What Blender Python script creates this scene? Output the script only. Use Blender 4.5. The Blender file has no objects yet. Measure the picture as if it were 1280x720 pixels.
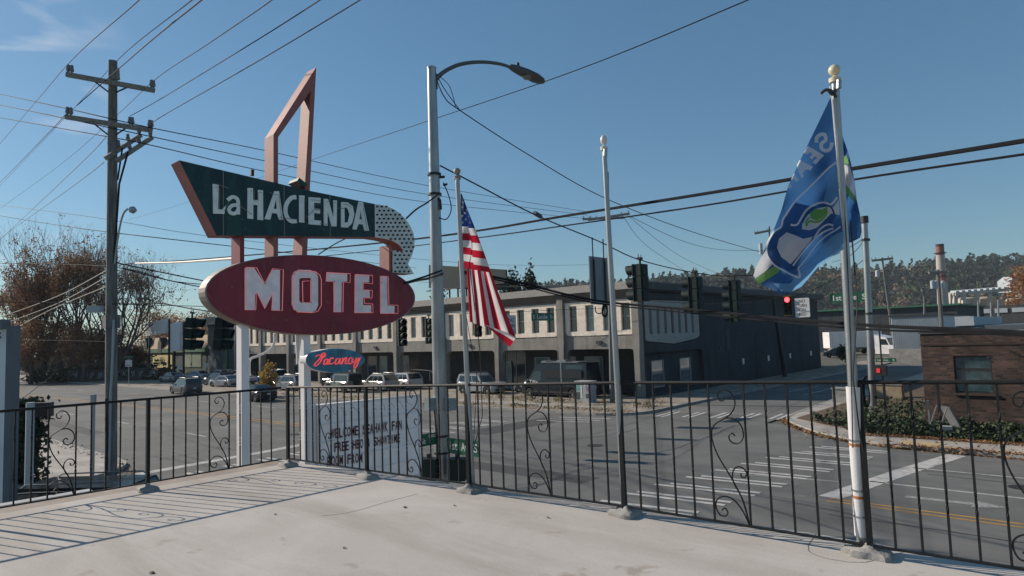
import bpy, math, random
from mathutils import Vector, Matrix, noise
from mathutils.geometry import tessellate_polygon
rnd = random.Random(7)
PI = math.pi
S = bpy.context.scene
C = bpy.data.collections.new("place"); S.collection.children.link(C)

# ------------------------------------------------------------------ camera, sky, sun
H = 4.9                      # eye height above the street (m); x runs along 1st avenue, y along the side street
FPX = 828.0
pit, rol, yaw = math.radians(4.22), math.radians(-1.9), math.radians(-42.47)
u_ = Vector((math.cos(yaw), math.sin(yaw), 0)); v_ = Vector((-u_.y, u_.x, 0)); z_ = Vector((0, 0, 1))
F0 = Vector((0, math.cos(pit), math.sin(pit))); R0 = Vector((1, 0, 0)); U0 = R0.cross(F0)
R1 = math.cos(rol)*R0 + math.sin(rol)*U0; U1 = -math.sin(rol)*R0 + math.cos(rol)*U0
tw = lambda a: Vector((a.dot(u_), a.dot(v_), a.z))
CF, CR, CU = tw(F0), tw(R1), tw(U1)
cam = bpy.data.cameras.new("camera"); camo = bpy.data.objects.new("camera", cam); C.objects.link(camo)
cam.sensor_width = 36; cam.lens = FPX/1280*36; cam.clip_end = 6000; cam.clip_start = .05
camo.matrix_world = Matrix(((CR.x, CU.x, -CF.x, 0), (CR.y, CU.y, -CF.y, 0), (CR.z, CU.z, -CF.z, H), (0, 0, 0, 1)))
S.camera = camo
SUN_EL, SUN_AZ = math.radians(28.8), math.radians(198.5)     # azimuth of the sun measured from +x
w = bpy.data.worlds.new("World"); S.world = w; w.use_nodes = True
nt = w.node_tree; nt.nodes.clear()
N = lambda t, **k: [nt.nodes.new(t)][0]
sky = N('ShaderNodeTexSky'); sky.sky_type = 'NISHITA'; sky.sun_disc = False
sky.sun_elevation = SUN_EL; sky.sun_rotation = PI/2 - SUN_AZ
sky.air_density = 1.1; sky.dust_density = .35; sky.ozone_density = 2.6; sky.altitude = 0
bg = N('ShaderNodeBackground'); bg.inputs[1].default_value = .083
out = N('ShaderNodeOutputWorld')
tc = N('ShaderNodeTexCoord'); mp = N('ShaderNodeMapping'); mp.inputs['Scale'].default_value = (1, 1, 3.2)
n1 = N('ShaderNodeTexNoise'); n1.inputs['Scale'].default_value = 6.5; n1.inputs['Detail'].default_value = 8; n1.inputs['Distortion'].default_value = .5
cr = N('ShaderNodeValToRGB'); cr.color_ramp.elements[0].position = .54; cr.color_ramp.elements[1].position = .74
nt.links.new(tc.outputs['Generated'], mp.inputs[0]); nt.links.new(mp.outputs[0], n1.inputs[0]); nt.links.new(n1.outputs[0], cr.inputs[0])
mx = N('ShaderNodeMixRGB'); mx.inputs[2].default_value = (9.5, 9.6, 10, 1)
ml = N('ShaderNodeMath'); ml.operation = 'MULTIPLY'; ml.inputs[1].default_value = .5
dn = N('ShaderNodeVectorMath'); dn.operation = 'DOT_PRODUCT'; cd_ = (CF + CR*((-170-640)/FPX) - CU*((90-360)/FPX)).normalized(); dn.inputs[1].default_value = tuple(cd_)
vn = N('ShaderNodeVectorMath'); vn.operation = 'NORMALIZE'; nt.links.new(tc.outputs['Generated'], vn.inputs[0]); nt.links.new(vn.outputs[0], dn.inputs[0])
mr = N('ShaderNodeMapRange'); mr.inputs['From Min'].default_value = .966; mr.inputs['From Max'].default_value = .992; mr.inputs['To Min'].default_value = .0; mr.inputs['To Max'].default_value = 1; nt.links.new(dn.outputs['Value'], mr.inputs[0])
mq = N('ShaderNodeMath'); mq.operation = 'MULTIPLY'; nt.links.new(cr.outputs[0], mq.inputs[0]); nt.links.new(mr.outputs[0], mq.inputs[1]); nt.links.new(mq.outputs[0], ml.inputs[0]); nt.links.new(ml.outputs[0], mx.inputs[0])
mb0 = N('ShaderNodeMixRGB'); mb0.inputs[0].default_value = .25; mb0.inputs[2].default_value = (1.0, 3.0, 4.8, 1)
mt0 = N('ShaderNodeMixRGB'); mt0.blend_type = 'MULTIPLY'; mt0.inputs[0].default_value = 1; mt0.inputs[2].default_value = (.80, .97, 1.04, 1)
nt.links.new(sky.outputs[0], mt0.inputs[1]); nt.links.new(mt0.outputs[0], mb0.inputs[1]); nt.links.new(mb0.outputs[0], mx.inputs[1]); nt.links.new(mx.outputs[0], bg.inputs[0]); nt.links.new(bg.outputs[0], out.inputs[0])
sl = bpy.data.lights.new("sun", 'SUN'); sl.energy = 5.0; sl.angle = math.radians(.5); sl.color = (1, .88, .75)
so = bpy.data.objects.new("sun", sl); C.objects.link(so)
sd = Vector((math.cos(SUN_EL)*math.cos(SUN_AZ), math.cos(SUN_EL)*math.sin(SUN_AZ), math.sin(SUN_EL)))
so.rotation_euler = sd.to_track_quat('Z', 'Y').to_euler()
S.view_settings.view_transform = 'Standard'; S.view_settings.look = 'None'; S.view_settings.exposure = .12; S.view_settings.gamma = 1
S.cycles.max_bounces = 6; S.cycles.transparent_max_bounces = 8

# ------------------------------------------------------------------ points of the place (survey of the photograph)
CAMP = Vector((0, 0, H))
def ray(x, y): return CF + CR*((x-640)/FPX) - CU*((y-360)/FPX)
def G(x, y, z=0): d = ray(x, y); return CAMP + d*((z-H)/d.z)
def onX(x, y, X): d = ray(x, y); return CAMP + d*(X/d.x)
def onY(x, y, Y): d = ray(x, y); return CAMP + d*(Y/d.y)
def at(x, y, dep): return CAMP + ray(x, y)*dep

# ------------------------------------------------------------------ materials
MATS = {}
def mat(name, col, rough=.7, metal=0, var=0, scale=3, bump=0, bscale=40, col2=None, spec=None, emit=None, trans=0, coat=0, detail=5, stretch=None):
    if name in MATS: return MATS[name]
    m = bpy.data.materials.new(name); m.use_nodes = True; t = m.node_tree; b = t.nodes['Principled BSDF']
    b.inputs['Base Color'].default_value = (*col, 1); b.inputs['Roughness'].default_value = rough; b.inputs['Metallic'].default_value = metal
    if spec is not None: b.inputs['Specular IOR Level'].default_value = spec
    if coat: b.inputs['Coat Weight'].default_value = coat; b.inputs['Coat Roughness'].default_value = .05
    if emit: b.inputs['Emission Color'].default_value = (*emit[0], 1); b.inputs['Emission Strength'].default_value = emit[1]
    if var or bump or col2:
        tcn = t.nodes.new('ShaderNodeTexCoord'); src = tcn.outputs['Object']
        if stretch:
            mpn = t.nodes.new('ShaderNodeMapping'); mpn.inputs['Scale'].default_value = stretch
            t.links.new(src, mpn.inputs[0]); src = mpn.outputs[0]
        if var or col2:
            nn = t.nodes.new('ShaderNodeTexNoise'); nn.inputs['Scale'].default_value = scale; nn.inputs['Detail'].default_value = detail; nn.inputs['Roughness'].default_value = .62
            t.links.new(src, nn.inputs['Vector'])
            rp = t.nodes.new('ShaderNodeValToRGB'); e = rp.color_ramp.elements
            e[0].position, e[1].position = .32, .68
            c2 = col2 or col
            e[0].color = (*[max(0, c*(1-var)) for c in col], 1); e[1].color = (*[min(1, c*(1+var)) for c in c2], 1)
            t.links.new(nn.outputs[0], rp.inputs[0]); t.links.new(rp.outputs[0], b.inputs['Base Color'])
        if bump:
            bn = t.nodes.new('ShaderNodeTexNoise'); bn.inputs['Scale'].default_value = bscale; bn.inputs['Detail'].default_value = 4
            t.links.new(tcn.outputs['Object'], bn.inputs['Vector'])
            bb = t.nodes.new('ShaderNodeBump'); bb.inputs['Strength'].default_value = bump; bb.inputs['Distance'].default_value = .02
            t.links.new(bn.outputs[0], bb.inputs['Height']); t.links.new(bb.outputs[0], b.inputs['Normal'])
    if trans:   # cloth or leaf that lets light through
        tr = t.nodes.new('ShaderNodeBsdfTranslucent'); mxs = t.nodes.new('ShaderNodeMixShader'); mxs.inputs[0].default_value = trans
        o = t.nodes['Material Output']
        lk = b.inputs['Base Color'].links
        if lk: t.links.new(lk[0].from_socket, tr.inputs[0])
        else: tr.inputs[0].default_value = (*col, 1)
        t.links.new(b.outputs[0], mxs.inputs[1]); t.links.new(tr.outputs[0], mxs.inputs[2]); t.links.new(mxs.outputs[0], o.inputs[0])
    MATS[name] = m; return m

M_black = mat('black_iron', (.010, .011, .012), .6, 0, .4, 9, .2, 60, spec=.3)
M_deck0 = mat('deck_coating', (.36, .335, .32), .8, 0, .08, .9, .05, 14, (.47, .44, .415), detail=9)
M_conc = mat('concrete', (.30, .29, .27), .85, 0, .2, 1.6, .4, 30, detail=8)
M_walk = mat('pavement_concrete', (.30, .275, .245), .9, 0, .2, .8, .3, 22, (.36, .33, .295), detail=9)
M_galv = mat('galvanised_steel', (.33, .36, .37), .42, .75, .18, 5, .1, 50, stretch=(1, 1, .3))
M_paintw = mat('white_paint', (.62, .62, .62), .5, 0, .1, 2.5, .1, 50, stretch=(1, 1, .3))
M_wood = mat('weathered_pole_wood', (.15, .15, .14), .9, 0, .45, 14, .6, 30, stretch=(1, 1, .06))
M_woodp = mat('weathered_crossarm_wood', (.22, .21, .18), .9, 0, .4, 12, .4, 30)
M_porc = mat('grey_insulator', (.16, .15, .15), .35)
M_wire = mat('black_cable', (.016, .017, .02), .8, spec=.1)
M_wireg = mat('grey_cable', (.09, .10, .11), .7, 0, spec=.2)
M_rubber = mat('tyre_rubber', (.02, .02, .02), .85)
M_glass = mat('dark_window_glass', (.02, .028, .034), .06, 0, spec=.8)
M_black2 = mat('black_plastic', (.018, .018, .02), .55)

def layered(name, c1, c2, c3, s1, s2, st, rough=.85, bump=.1, c4=None, grain=.35, spec=.3, f2lo=.50):
    m = bpy.data.materials.new(name); m.use_nodes = True; t = m.node_tree; b = t.nodes['Principled BSDF']; b.inputs['Roughness'].default_value = rough; b.inputs['Specular IOR Level'].default_value = spec
    tcn = t.nodes.new('ShaderNodeTexCoord')
    def nz(scale, stretch=None, det=9, lo=.4, hi=.62, rot=0):
        src = tcn.outputs['Object']
        if stretch:
            mpn = t.nodes.new('ShaderNodeMapping'); mpn.inputs['Scale'].default_value = stretch; mpn.inputs['Rotation'].default_value = (0, 0, rot); t.links.new(src, mpn.inputs[0]); src = mpn.outputs[0]
        n = t.nodes.new('ShaderNodeTexNoise'); n.inputs['Scale'].default_value = scale; n.inputs['Detail'].default_value = det; n.inputs['Roughness'].default_value = .65; n.inputs['Distortion'].default_value = .4; t.links.new(src, n.inputs['Vector'])
        r = t.nodes.new('ShaderNodeMapRange'); r.inputs['From Min'].default_value = lo; r.inputs['From Max'].default_value = hi; t.links.new(n.outputs[0], r.inputs[0]); return r.outputs[0], n.outputs[0]
    def mix(f, a, c):
        x = t.nodes.new('ShaderNodeMixRGB'); t.links.new(f, x.inputs[0])
        for i, q in ((1, a), (2, c)):
            if isinstance(q, tuple): x.inputs[i].default_value = (*q, 1)
            else: t.links.new(q, x.inputs[i])
        return x.outputs[0]
    f1, _ = nz(s1); f2, _ = nz(s2, st, 8, f2lo, f2lo+.26, .25); f3, raw = nz(60, None, 4, .3, .7); f4, _ = nz(s2*9, None, 3, .64, .72)
    col = mix(f1, c1, c2); col = mix(f2, col, c3); 
    g = t.nodes.new('ShaderNodeMixRGB'); g.blend_type = 'MULTIPLY'; g.inputs[0].default_value = grain; t.links.new(col, g.inputs[1]); t.links.new(f3, g.inputs[2])
    o = mix(f4, g.outputs[0], c4) if c4 else g.outputs[0]
    t.links.new(o, b.inputs['Base Color'])
    bb = t.nodes.new('ShaderNodeBump'); bb.inputs['Strength'].default_value = bump; bb.inputs['Distance'].default_value = .01; t.links.new(raw, bb.inputs['Height']); t.links.new(bb.outputs[0], b.inputs['Normal'])
    MATS[name] = m; return m
M_deck = layered('deck_coating', (.49, .45, .412), (.575, .54, .50), (.35, .31, .27), .55, .33, (.5, 2.6, 1), .85, .05, (.36, .31, .27), .14, .3, .44)
# ------------------------------------------------------------------ mesh collection
OFF = {}
class MB:
    def __init__(s): s.v = []; s.f = []; s.m = []
    def add(s, vs, fs, mi=0):
        b = len(s.v); s.v += [Vector(x) for x in vs]; s.f += [tuple(i+b for i in f) for f in fs]; s.m += [mi]*len(fs)
        return s
    def box(s, c, d, rot=0, mi=0, M=None):
        vs = []
        for sx, sy, sz in ((-1,-1,-1),(1,-1,-1),(1,1,-1),(-1,1,-1),(-1,-1,1),(1,-1,1),(1,1,1),(-1,1,1)):
            p = Vector((sx*d[0]/2, sy*d[1]/2, sz*d[2]/2))
            if rot: p = Matrix.Rotation(rot, 3, 'Z') @ p
            if M is not None: p = M @ p
            vs.append(p + Vector(c))
        return s.add(vs, [(0,3,2,1),(4,5,6,7),(0,1,5,4),(1,2,6,5),(2,3,7,6),(3,0,4,7)], mi)
    def bar(s, a, b, w_, h_, mi=0):           # rectangular bar from a to b
        a = Vector(a); b = Vector(b); d = (b-a).normalized()
        sx = d.cross(Vector((0, 0, 1)));  sx = sx.normalized() if sx.length > 1e-4 else Vector((1, 0, 0))
        sy = sx.cross(d)
        vs = [p + sx*i*w_/2 + sy*j*h_/2 for p in (a, b) for i, j in ((-1,-1),(1,-1),(1,1),(-1,1))]
        return s.add(vs, [(3,2,1,0),(4,5,6,7),(0,1,5,4),(1,2,6,5),(2,3,7,6),(3,0,4,7)], mi)
    def tube(s, pts, r, n=6, mi=0, cap=True):
        pts = [Vector(p) for p in pts]; rs = r if isinstance(r, (list, tuple)) else [r]*len(pts)
        vs = []; L = len(pts); prev = None
        for i, p in enumerate(pts):
            d = (pts[min(i+1, L-1)] - pts[max(i-1, 0)])
            if d.length < 1e-9: d = Vector((0, 0, 1))
            d.normalize()
            if prev is None:
                a = d.cross(Vector((0, 0, 1)));  a = a.normalized() if a.length > .05 else d.cross(Vector((0, 1, 0))).normalized()
            else:
                a = prev - d*prev.dot(d);  a = a.normalized() if a.length > 1e-5 else d.orthogonal().normalized()
            prev = a; b = d.cross(a)
            for k in range(n):
                t = 2*PI*k/n; vs.append(p + (a*math.cos(t) + b*math.sin(t))*rs[i])
        fs = [(i*n+k, i*n+(k+1) % n, (i+1)*n+(k+1) % n, (i+1)*n+k) for i in range(L-1) for k in range(n)]
        if cap: fs += [tuple(range(n-1, -1, -1)), tuple((L-1)*n+k for k in range(n))]
        return s.add(vs, fs, mi)
    def lathe(s, c, prof, n=12, mi=0, axis=None):     # prof: (radius, height) up the axis
        c = Vector(c); ax = Vector(axis or (0, 0, 1)).normalized(); a = ax.orthogonal().normalized(); b = ax.cross(a)
        vs = [c + ax*h + (a*math.cos(2*PI*k/n) + b*math.sin(2*PI*k/n))*max(r, 1e-4) for r, h in prof for k in range(n)]
        L = len(prof)
        fs = [(i*n+k, i*n+(k+1) % n, (i+1)*n+(k+1) % n, (i+1)*n+k) for i in range(L-1) for k in range(n)]
        fs += [tuple(range(n-1, -1, -1)), tuple((L-1)*n+k for k in range(n))]
        return s.add(vs, fs, mi)
    def prism(s, pts, off, holes=(), mi=0, mside=None):   # planar outline in space, thickened by the vector off
        off = Vector(off); loops = [[Vector(p) for p in pts]] + [[Vector(p) for p in h] for h in holes]
        tris = tessellate_polygon(loops); flat = [p for l in loops for p in l]; n = len(flat)
        b = len(s.v); s.v += flat + [p+off for p in flat]
        for t in tris: s.f.append(tuple(b+i for i in t)); s.m.append(mi); s.f.append(tuple(b+n+i for i in reversed(t))); s.m.append(mi)
        k = 0
        for l in loops:
            m_ = len(l)
            for i in range(m_):
                s.f.append((b+k+i, b+k+(i+1) % m_, b+n+k+(i+1) % m_, b+n+k+i)); s.m.append(mi if mside is None else mside)
            k += m_
        return s
    def build(s, name, mats, parent=None, smooth=False, label=None, cat=None, group=None, kind=None, ang=None):
        off = OFF.get(parent.name, Vector((0, 0, 0))) if parent else Vector((0, 0, 0))
        me = bpy.data.meshes.new(name); me.from_pydata([p-off for p in s.v], [], s.f)
        for m_ in (mats if isinstance(mats, (list, tuple)) else [mats]): me.materials.append(m_)
        if len(me.polygons): me.polygons.foreach_set('material_index', s.m)
        if smooth:
            me.polygons.foreach_set('use_smooth', [True]*len(me.polygons))
        me.update()
        if smooth: me.set_sharp_from_angle(angle=math.radians(ang or 40))
        o = bpy.data.objects.new(name, me); C.objects.link(o)
        if parent: o.parent = parent; OFF[o.name] = off
        tag(o, label, cat, group, kind)
        return o
def tag(o, label=None, cat=None, group=None, kind=None):
    if label: o['label'] = label
    if cat: o['category'] = cat
    if group: o['group'] = group
    if kind: o['kind'] = kind
    return o
def T(name, label, cat, loc=(0, 0, 0), group=None):
    o = bpy.data.objects.new(name, None); C.objects.link(o); o.location = loc; o.empty_display_size = .2
    OFF[o.name] = Vector(loc); return tag(o, label, cat, group)
def kids(o): return [c for c in list(C.objects) if c.parent == o]
KID = {}
def copy_tree(o, label=None, group=None, loc=None, rz=None, parent=None, scale=None):
    c = o.copy(); C.objects.link(c); c.parent = parent
    if label: c['label'] = label
    if group: c['group'] = group
    if loc is not None: c.location = loc
    if rz is not None: c.rotation_euler = (0, 0, rz)
    if scale is not None: c.scale = scale
    if o not in KID: KID[o] = kids(o)
    for ch in KID[o]: copy_tree(ch, parent=c)
    return c
TXT = {}
def text2d(s, bold=0.0):
    key = (s, bold)
    if key in TXT: return TXT[key]
    cu = bpy.data.curves.new('t', 'FONT'); cu.body = s; cu.size = 1; cu.offset = bold; cu.resolution_u = 3
    o = bpy.data.objects.new('t', cu); C.objects.link(o)
    bpy.context.view_layer.update()
    me = bpy.data.meshes.new_from_object(o.evaluated_get(bpy.context.evaluated_depsgraph_get()))
    vs = [v.co.copy() for v in me.vertices]; fs = [tuple(p.vertices) for p in me.polygons]
    bpy.data.objects.remove(o); bpy.data.curves.remove(cu); bpy.data.meshes.remove(me)
    x0 = min(v.x for v in vs); x1 = max(v.x for v in vs); y0 = min(v.y for v in vs); y1 = max(v.y for v in vs)
    TXT[key] = ([((v.x-x0)/(x1-x0), (v.y-y0)/(y1-y0)) for v in vs], fs, (x1-x0)/(y1-y0)); return TXT[key]
def put_text(mb, s, o, ex, ey, bold=0.0, mi=0):     # lettering filling the parallelogram o, ex, ey
    vs, fs, asp = text2d(s, bold); o = Vector(o); ex = Vector(ex); ey = Vector(ey)
    return mb.add([o + ex*a + ey*b for a, b in vs], fs, mi)
def smooth_pts(pts, k=4, closed=False):
    out_ = []; n = len(pts); P_ = [Vector(p) for p in pts]
    for i in range(n if closed else n-1):
        p0 = P_[(i-1) % n] if closed else P_[max(i-1, 0)]; p1 = P_[i]; p2 = P_[(i+1) % n]; p3 = P_[(i+2) % n] if closed else P_[min(i+2, n-1)]
        for j in range(k):
            t = j/k; out_.append(.5*((2*p1) + (p2-p0)*t + (2*p0-5*p1+4*p2-p3)*t*t + (3*p1-p0-3*p2+p3)*t**3))
    if not closed: out_.append(P_[-1])
    return out_
def V(*a): return Vector(a)
def sheet(name, pts, z, m, kind='structure', holes=(), label=None):
    mb = MB(); mb.prism([V(p[0], p[1], z) for p in pts], (0, 0, -.02), [[V(p[0], p[1], z) for p in h] for h in holes])
    return mb.build(name, m, kind=kind, label=label)
# ------------------------------------------------------------------ ground, roads, markings, pavements
M_asph = layered('asphalt', (.145, .145, .138), (.20, .199, .19), (.075, .075, .072), .22, .16, (.35, 2.2, 1), .9, .4, (.16, .15, .135))
M_line = layered('worn_white_marking', (.50, .49, .47), (.62, .60, .57), (.17, .165, .155), 1.2, 2.2, (1, 1, 1), .85, .2, (.14, .135, .13))
M_yel = layered('worn_yellow_marking', (.42, .24, .07), (.50, .30, .09), (.17, .13, .08), 1.2, 2.2, (1, 1, 1), .85, .2, (.14, .12, .09))
M_dirt = mat('dirt_and_gravel', (.20, .17, .13), .95, 0, .35, .7, .5, 20, (.27, .235, .19), detail=10)
M_ground = mat('far_ground', (.10, .10, .08), .95, 0, .3, .05)
M_grass = mat('green_grass', (.05, .085, .02), .9, 0, .4, 2)
sheet('ground', [(-1800, -1500), (1600, -1500), (1600, 1800), (-1800, 1800)], -.06, M_ground)
sheet('road', [(-400, -60), (90, -60), (90, 34.5), (-14, 34.5), (-14.6, 46), (-14.6, 58), (-14.6, 210), (-22, 210), (-22, 34.5), (-400, 34.5)], 0, M_asph)
sheet('far_lot', [(-14, 54), (30, 54), (30, 88), (-14, 88)], -.005, mat('lot_asphalt', (.12, .115, .11), .9, 0, .2, .8))
mk = 0.0045
def line_strip(name, pts, wd, m, z=mk):
    mb = MB(); P_ = [V(p[0], p[1], 0) for p in pts]; L_, R_ = [], []
    for i, p in enumerate(P_):
        d = (P_[min(i+1, len(P_)-1)] - P_[max(i-1, 0)]).normalized(); n = V(-d.y, d.x, 0)
        L_.append(p + n*wd/2 + V(0, 0, z)); R_.append(p - n*wd/2 + V(0, 0, z))
    k = len(P_); mb.add(L_+R_, [(i, k+i, k+i+1, i+1) for i in range(k-1)])
    return mb.build(name, m, kind='structure')
for dy in (-.16, .16):
    line_strip('yellow_line', [(-6.5, 20.1+dy), (0, 20.05+dy), (60, 20+dy)], .12, M_yel)
    line_strip('yellow_line', [(-31.5, 21.2+dy*1.6), (-60, 20.6+dy*1.8), (-99, 18.7+dy*2), (-200, 15+dy*2)], .16, M_yel)
for a, b, wd in (((-6.2, 23.12), (50, 23.2), .12), ((-5.6, 26.05), (50, 26.2), .11), ((-6.5, 16.56), (50, 16.6), .12), ((-31, 25.6), (-34, 25.6), .13),
                 ((-10.2, 21.9), (-6.9, 22.6), .06)):
    line_strip('lane_line', [a, b], wd, M_line)
for i in range(14):
    for yy in (15.64, 26.0):
        x0 = -40.3 - i*11.5; line_strip('lane_dash', [(x0, yy-(i*.25)), (x0+2.9, yy-(i*.25))], .13, M_line)
line_strip('stop_line', [(-6.55, 20.35), (-5.75, 25), (-4.85, 29.3)], .62, M_line)
line_strip('stop_line', [(-28.9, 9.4), (-29.5, 15), (-30.5, 20.6)], .55, M_line)
for k in range(9):                       # paired bars of the crossing in front of the deck
    Y = 16.15 + k*1.56; x0 = -11.75 + (Y-17.75)*.18; L_ = 3.25 - k*.05
    for dy in (-.2, .2):
        line_strip('crossing_bar', [(x0 + (0 if dy < 0 else .35), Y+dy-.02), (x0+L_, Y+.42+dy-.05*k)], .2, M_line, mk*2)
for k in range(12):
    Y = 10.9 + k*1.56; x0 = -27.4 - (Y-10.8)*.13
    for dy in (-.2, .2): line_strip('crossing_bar', [(x0, Y+dy), (x0+3, Y+dy+.12)], .2, M_line, mk*2)
for k in range(5):
    X = -20.2 + k*1.5; Y0 = 34.3 + k*.42
    for dx in (-.2, .2): line_strip('crossing_bar', [(X+dx, Y0), (X+dx-.25, Y0+2.6)], .2, M_line, mk*2)
for k in range(3): line_strip('crossing_bar', [(-25.5+k*.1, 29.6+k*.9), (-22.3+k*.1, 30.4+k*.9)], .22, M_line, mk*2)
for (a, b) in (((-19.2, 52), (-18.9, 58)), ((-17.4, 50), (-17.2, 56)), ((-18.2, 62), (-18, 70)), ((-12.5, 44.5), (-14.3, 62))):
    line_strip('lane_dash', [a, b], .14, M_line)
# worn turn arrow and patches
mb = MB(); mb.prism([V(x, y, mk*2) for x, y in ((-4.9, 21.5), (-3.3, 21.55), (-3.3, 21.3), (-2.5, 21.75), (-3.3, 22.1), (-3.3, 21.85), (-4.9, 21.75))], (0, 0, -.002))
mb.build('turn_arrow', mat('faded_marking', (.26, .255, .245), .85, 0, .5, 9), kind='structure')
M_patch = mat('asphalt_patch', (.05, .05, .05), .9, 0, .15, 1)
for pts in ([(-20, 17.5), (-13.5, 17.8), (-13.5, 18.9), (-20, 18.6)], [(-26, 24), (-24, 24), (-24, 31), (-26, 31)], [(-60, 12), (-45, 12), (-45, 13), (-60, 13.1)]):
    mb = MB(); mb.prism([V(x, y, .003) for x, y in pts], (0, 0, -.002)); mb.build('asphalt_patch', M_patch, kind='structure')
def arc(cx, cy, r, a0, a1, n=8): return [(cx+r*math.cos(math.radians(a0+(a1-a0)*i/n)), cy+r*math.sin(math.radians(a0+(a1-a0)*i/n))) for i in range(n+1)]
def pavement(name, edge, back, m, kerbm=M_conc, h=.13):
    poly = edge + back
    mb = MB(); mb.prism([V(x, y, h) for x, y in poly], (0, 0, -h-.01)); o = mb.build(name, m, kind='structure')
    kb = MB(); E_ = [V(x, y, 0) for x, y in edge]; n = len(E_); c = V(sum(p[0] for p in poly)/len(poly), sum(p[1] for p in poly)/len(poly), 0)
    for i in range(n-1):
        a, b = E_[i], E_[i+1]; d = (b-a).normalized(); nn = V(-d.y, d.x, 0)
        if nn.dot(c-a) < 0: nn = -nn
        kb.prism([a-nn*.02, b-nn*.02+d*.01, b+nn*.15+d*.01, a+nn*.15], (0, 0, h+.012))
    kb.build('kerb', kerbm, o)
    return o
pl = pavement('pavement', [(-300, 9.6), (-60, 9.9)] + arc(-32.6, 6.3, 3.7, 90, 0) + [(-28.9, -40)], [(-34, -40), (-300, -40)], M_walk)
sheet('gravel_lot', [(-300, -40), (-34.5, -40), (-34.5, 3), (-38, 6), (-300, 6)], .136, M_dirt)
pr = pavement('pavement', [(-12.8, -20)] + arc(-10.4, 9.4, 2.4, 180, 90) + [(60, 11.8)], [(60, -20)], M_walk)
pf = pavement('pavement', [(-300, 30.2), (-80, 30.2), (-60, 30.3), (-34, 32.7), (-25.5, 33.1)] + arc(-24.3, 35.9, 2.8, -80, 0) + [(-21.6, 42), (-21.9, 140)], [(-25.9, 140), (-25.9, 42.3), (-27, 42.3), (-300, 60)], M_dirt)
pb = pavement('pavement', [(-14.6, 140), (-14.3, 46), (-13.9, 38)] + [(-13.6, 36.3), (-12.9, 34.9), (-12, 33.6), (-10.6, 31.9), (-8.9, 30.6), (-6.6, 29.8), (-2.9, 29.5), (60, 29.3)], [(60, 140)], M_walk)
# pavement slabs of the far corner and of the walk along the lot, joints between them
def slabs(par, x0, x1, y0, y1, nx, ny, m, z=.131):
    for i in range(nx):
        for j in range(ny):
            ax, bx = x0+(x1-x0)*i/nx+.012, x0+(x1-x0)*(i+1)/nx-.012; ay, by = y0+(y1-y0)*j/ny+.012, y0+(y1-y0)*(j+1)/ny-.012
            q = rnd.uniform(0, .008)
            MB().prism([V(ax, ay, z+.012+q), V(bx, ay, z+.012+q), V(bx, by, z+.012+q), V(ax, by, z+.012+q)], (0, 0, -.02)).build('slab', m, par)
slabs(pb, -7.5, 16, 29.9, 31.9, 13, 1, M_walk); slabs(pb, -10.4, -7.5, 31.9, 34.2, 2, 1, M_walk)
slabs(pf, -40, -26, 34.6, 36.2, 9, 1, M_walk)
sheet('tactile_patch', [(-6.9, 30.1), (-5.6, 30.1), (-5.4, 30.9), (-6.9, 30.95)], .162, mat('sandy_patch', (.42, .32, .17), .9, 0, .3, 5))
# verge of earth and grass around the brick building
sheet('verge', [(-13, 36), (-9.5, 33.0), (-7.5, 32.1), (60, 32.1), (60, 60), (-13, 60)], .15, mat('leafy_earth', (.11, .075, .045), .95, 0, .5, 4, .5, 20))

for pts in (((-26, 14.2), (-20, 14.5), (-14, 13.9), (-9, 14.4)), ((-22, 22.5), (-19, 26), (-18.6, 30)), ((-15.5, 20), (-14.2, 25), (-15, 33)), ((-60, 24.4), (-45, 24.2), (-34, 24.6)), ((-6, 18.5), (0, 18.6), (10, 18.3)), ((-5, 25.2), (2, 25.0), (10, 25.3)), ((-48, 13.5), (-40, 17), (-36, 23))):
    P_ = smooth_pts([V(x, y, .0032) for x, y in pts], 10); P_ = [p+V(rnd.uniform(-.06, .06), rnd.uniform(-.06, .06), 0) for p in P_]; line_strip('tar_seam', [(p.x, p.y) for p in P_], .06, mat('tar', (.028, .028, .028), .6), .0032)
for x, y in ((-17.5, 24.2), (-33.5, 18.8), (-2.5, 24.6)):
    t = T('manhole_cover', 'round iron manhole cover ' + {-17.5: 'in the middle of the junction', -33.5: 'in the left carriageway', -2.5: 'beside the right stop line'}[x], 'manhole cover', (x, y, 0)); b = MB(); b.lathe((x, y, .0), [(.36, 0), (.36, .008), (.33, .008)], 24); b.build('cover', mat('cast_iron', (.045, .042, .04), .6, .4), t)
# ------------------------------------------------------------------ the deck the picture is taken from
DZ = 3.3
edge = [G(x, y, DZ) for x, y in ((361, 573.5), (470, 592), (600, 612.5), (851, 648), (983, 663.5), (1177, 697))]
edge = [V(-8.72, 4.62, DZ)] + [p + V(0, .05, 0) for p in edge[1:]]
edge.append(V(3, edge[-1].y + .3, DZ)); edge.append(V(14, edge[-1].y + .9, DZ))
mb = MB(); mb.prism([V(-8.42, -8, DZ), V(14, -8, DZ)] + edge[::-1][:-1] + [V(-8.42, 4.66, DZ)], (0, 0, -.3))
deck = mb.build('deck', M_deck, kind='structure')
mb = MB(); mb.prism([V(-8.78, -8, DZ-.01), V(-8.425, -8, DZ-.01), V(-8.425, 4.60, DZ-.01), V(-8.78, 4.62, DZ-.01)], (0, 0, -.25)); mb.build('deck_lip', mat('weathered_wood_edge', (.30, .25, .21), .85, 0, .25, 3, .3, 20), deck)
mb = MB(); mb.prism([V(-9.0, -8, DZ+.01), V(-8.79, -8, DZ+.01), V(-8.79, 2.4, DZ+.01), V(-8.94, 2.4, DZ+.01)], (0, 0, -.14)); mb.build('gutter_cap', mat('pale_gutter_paint', (.40, .40, .40), .6, 0, .12, 2), deck)
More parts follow.
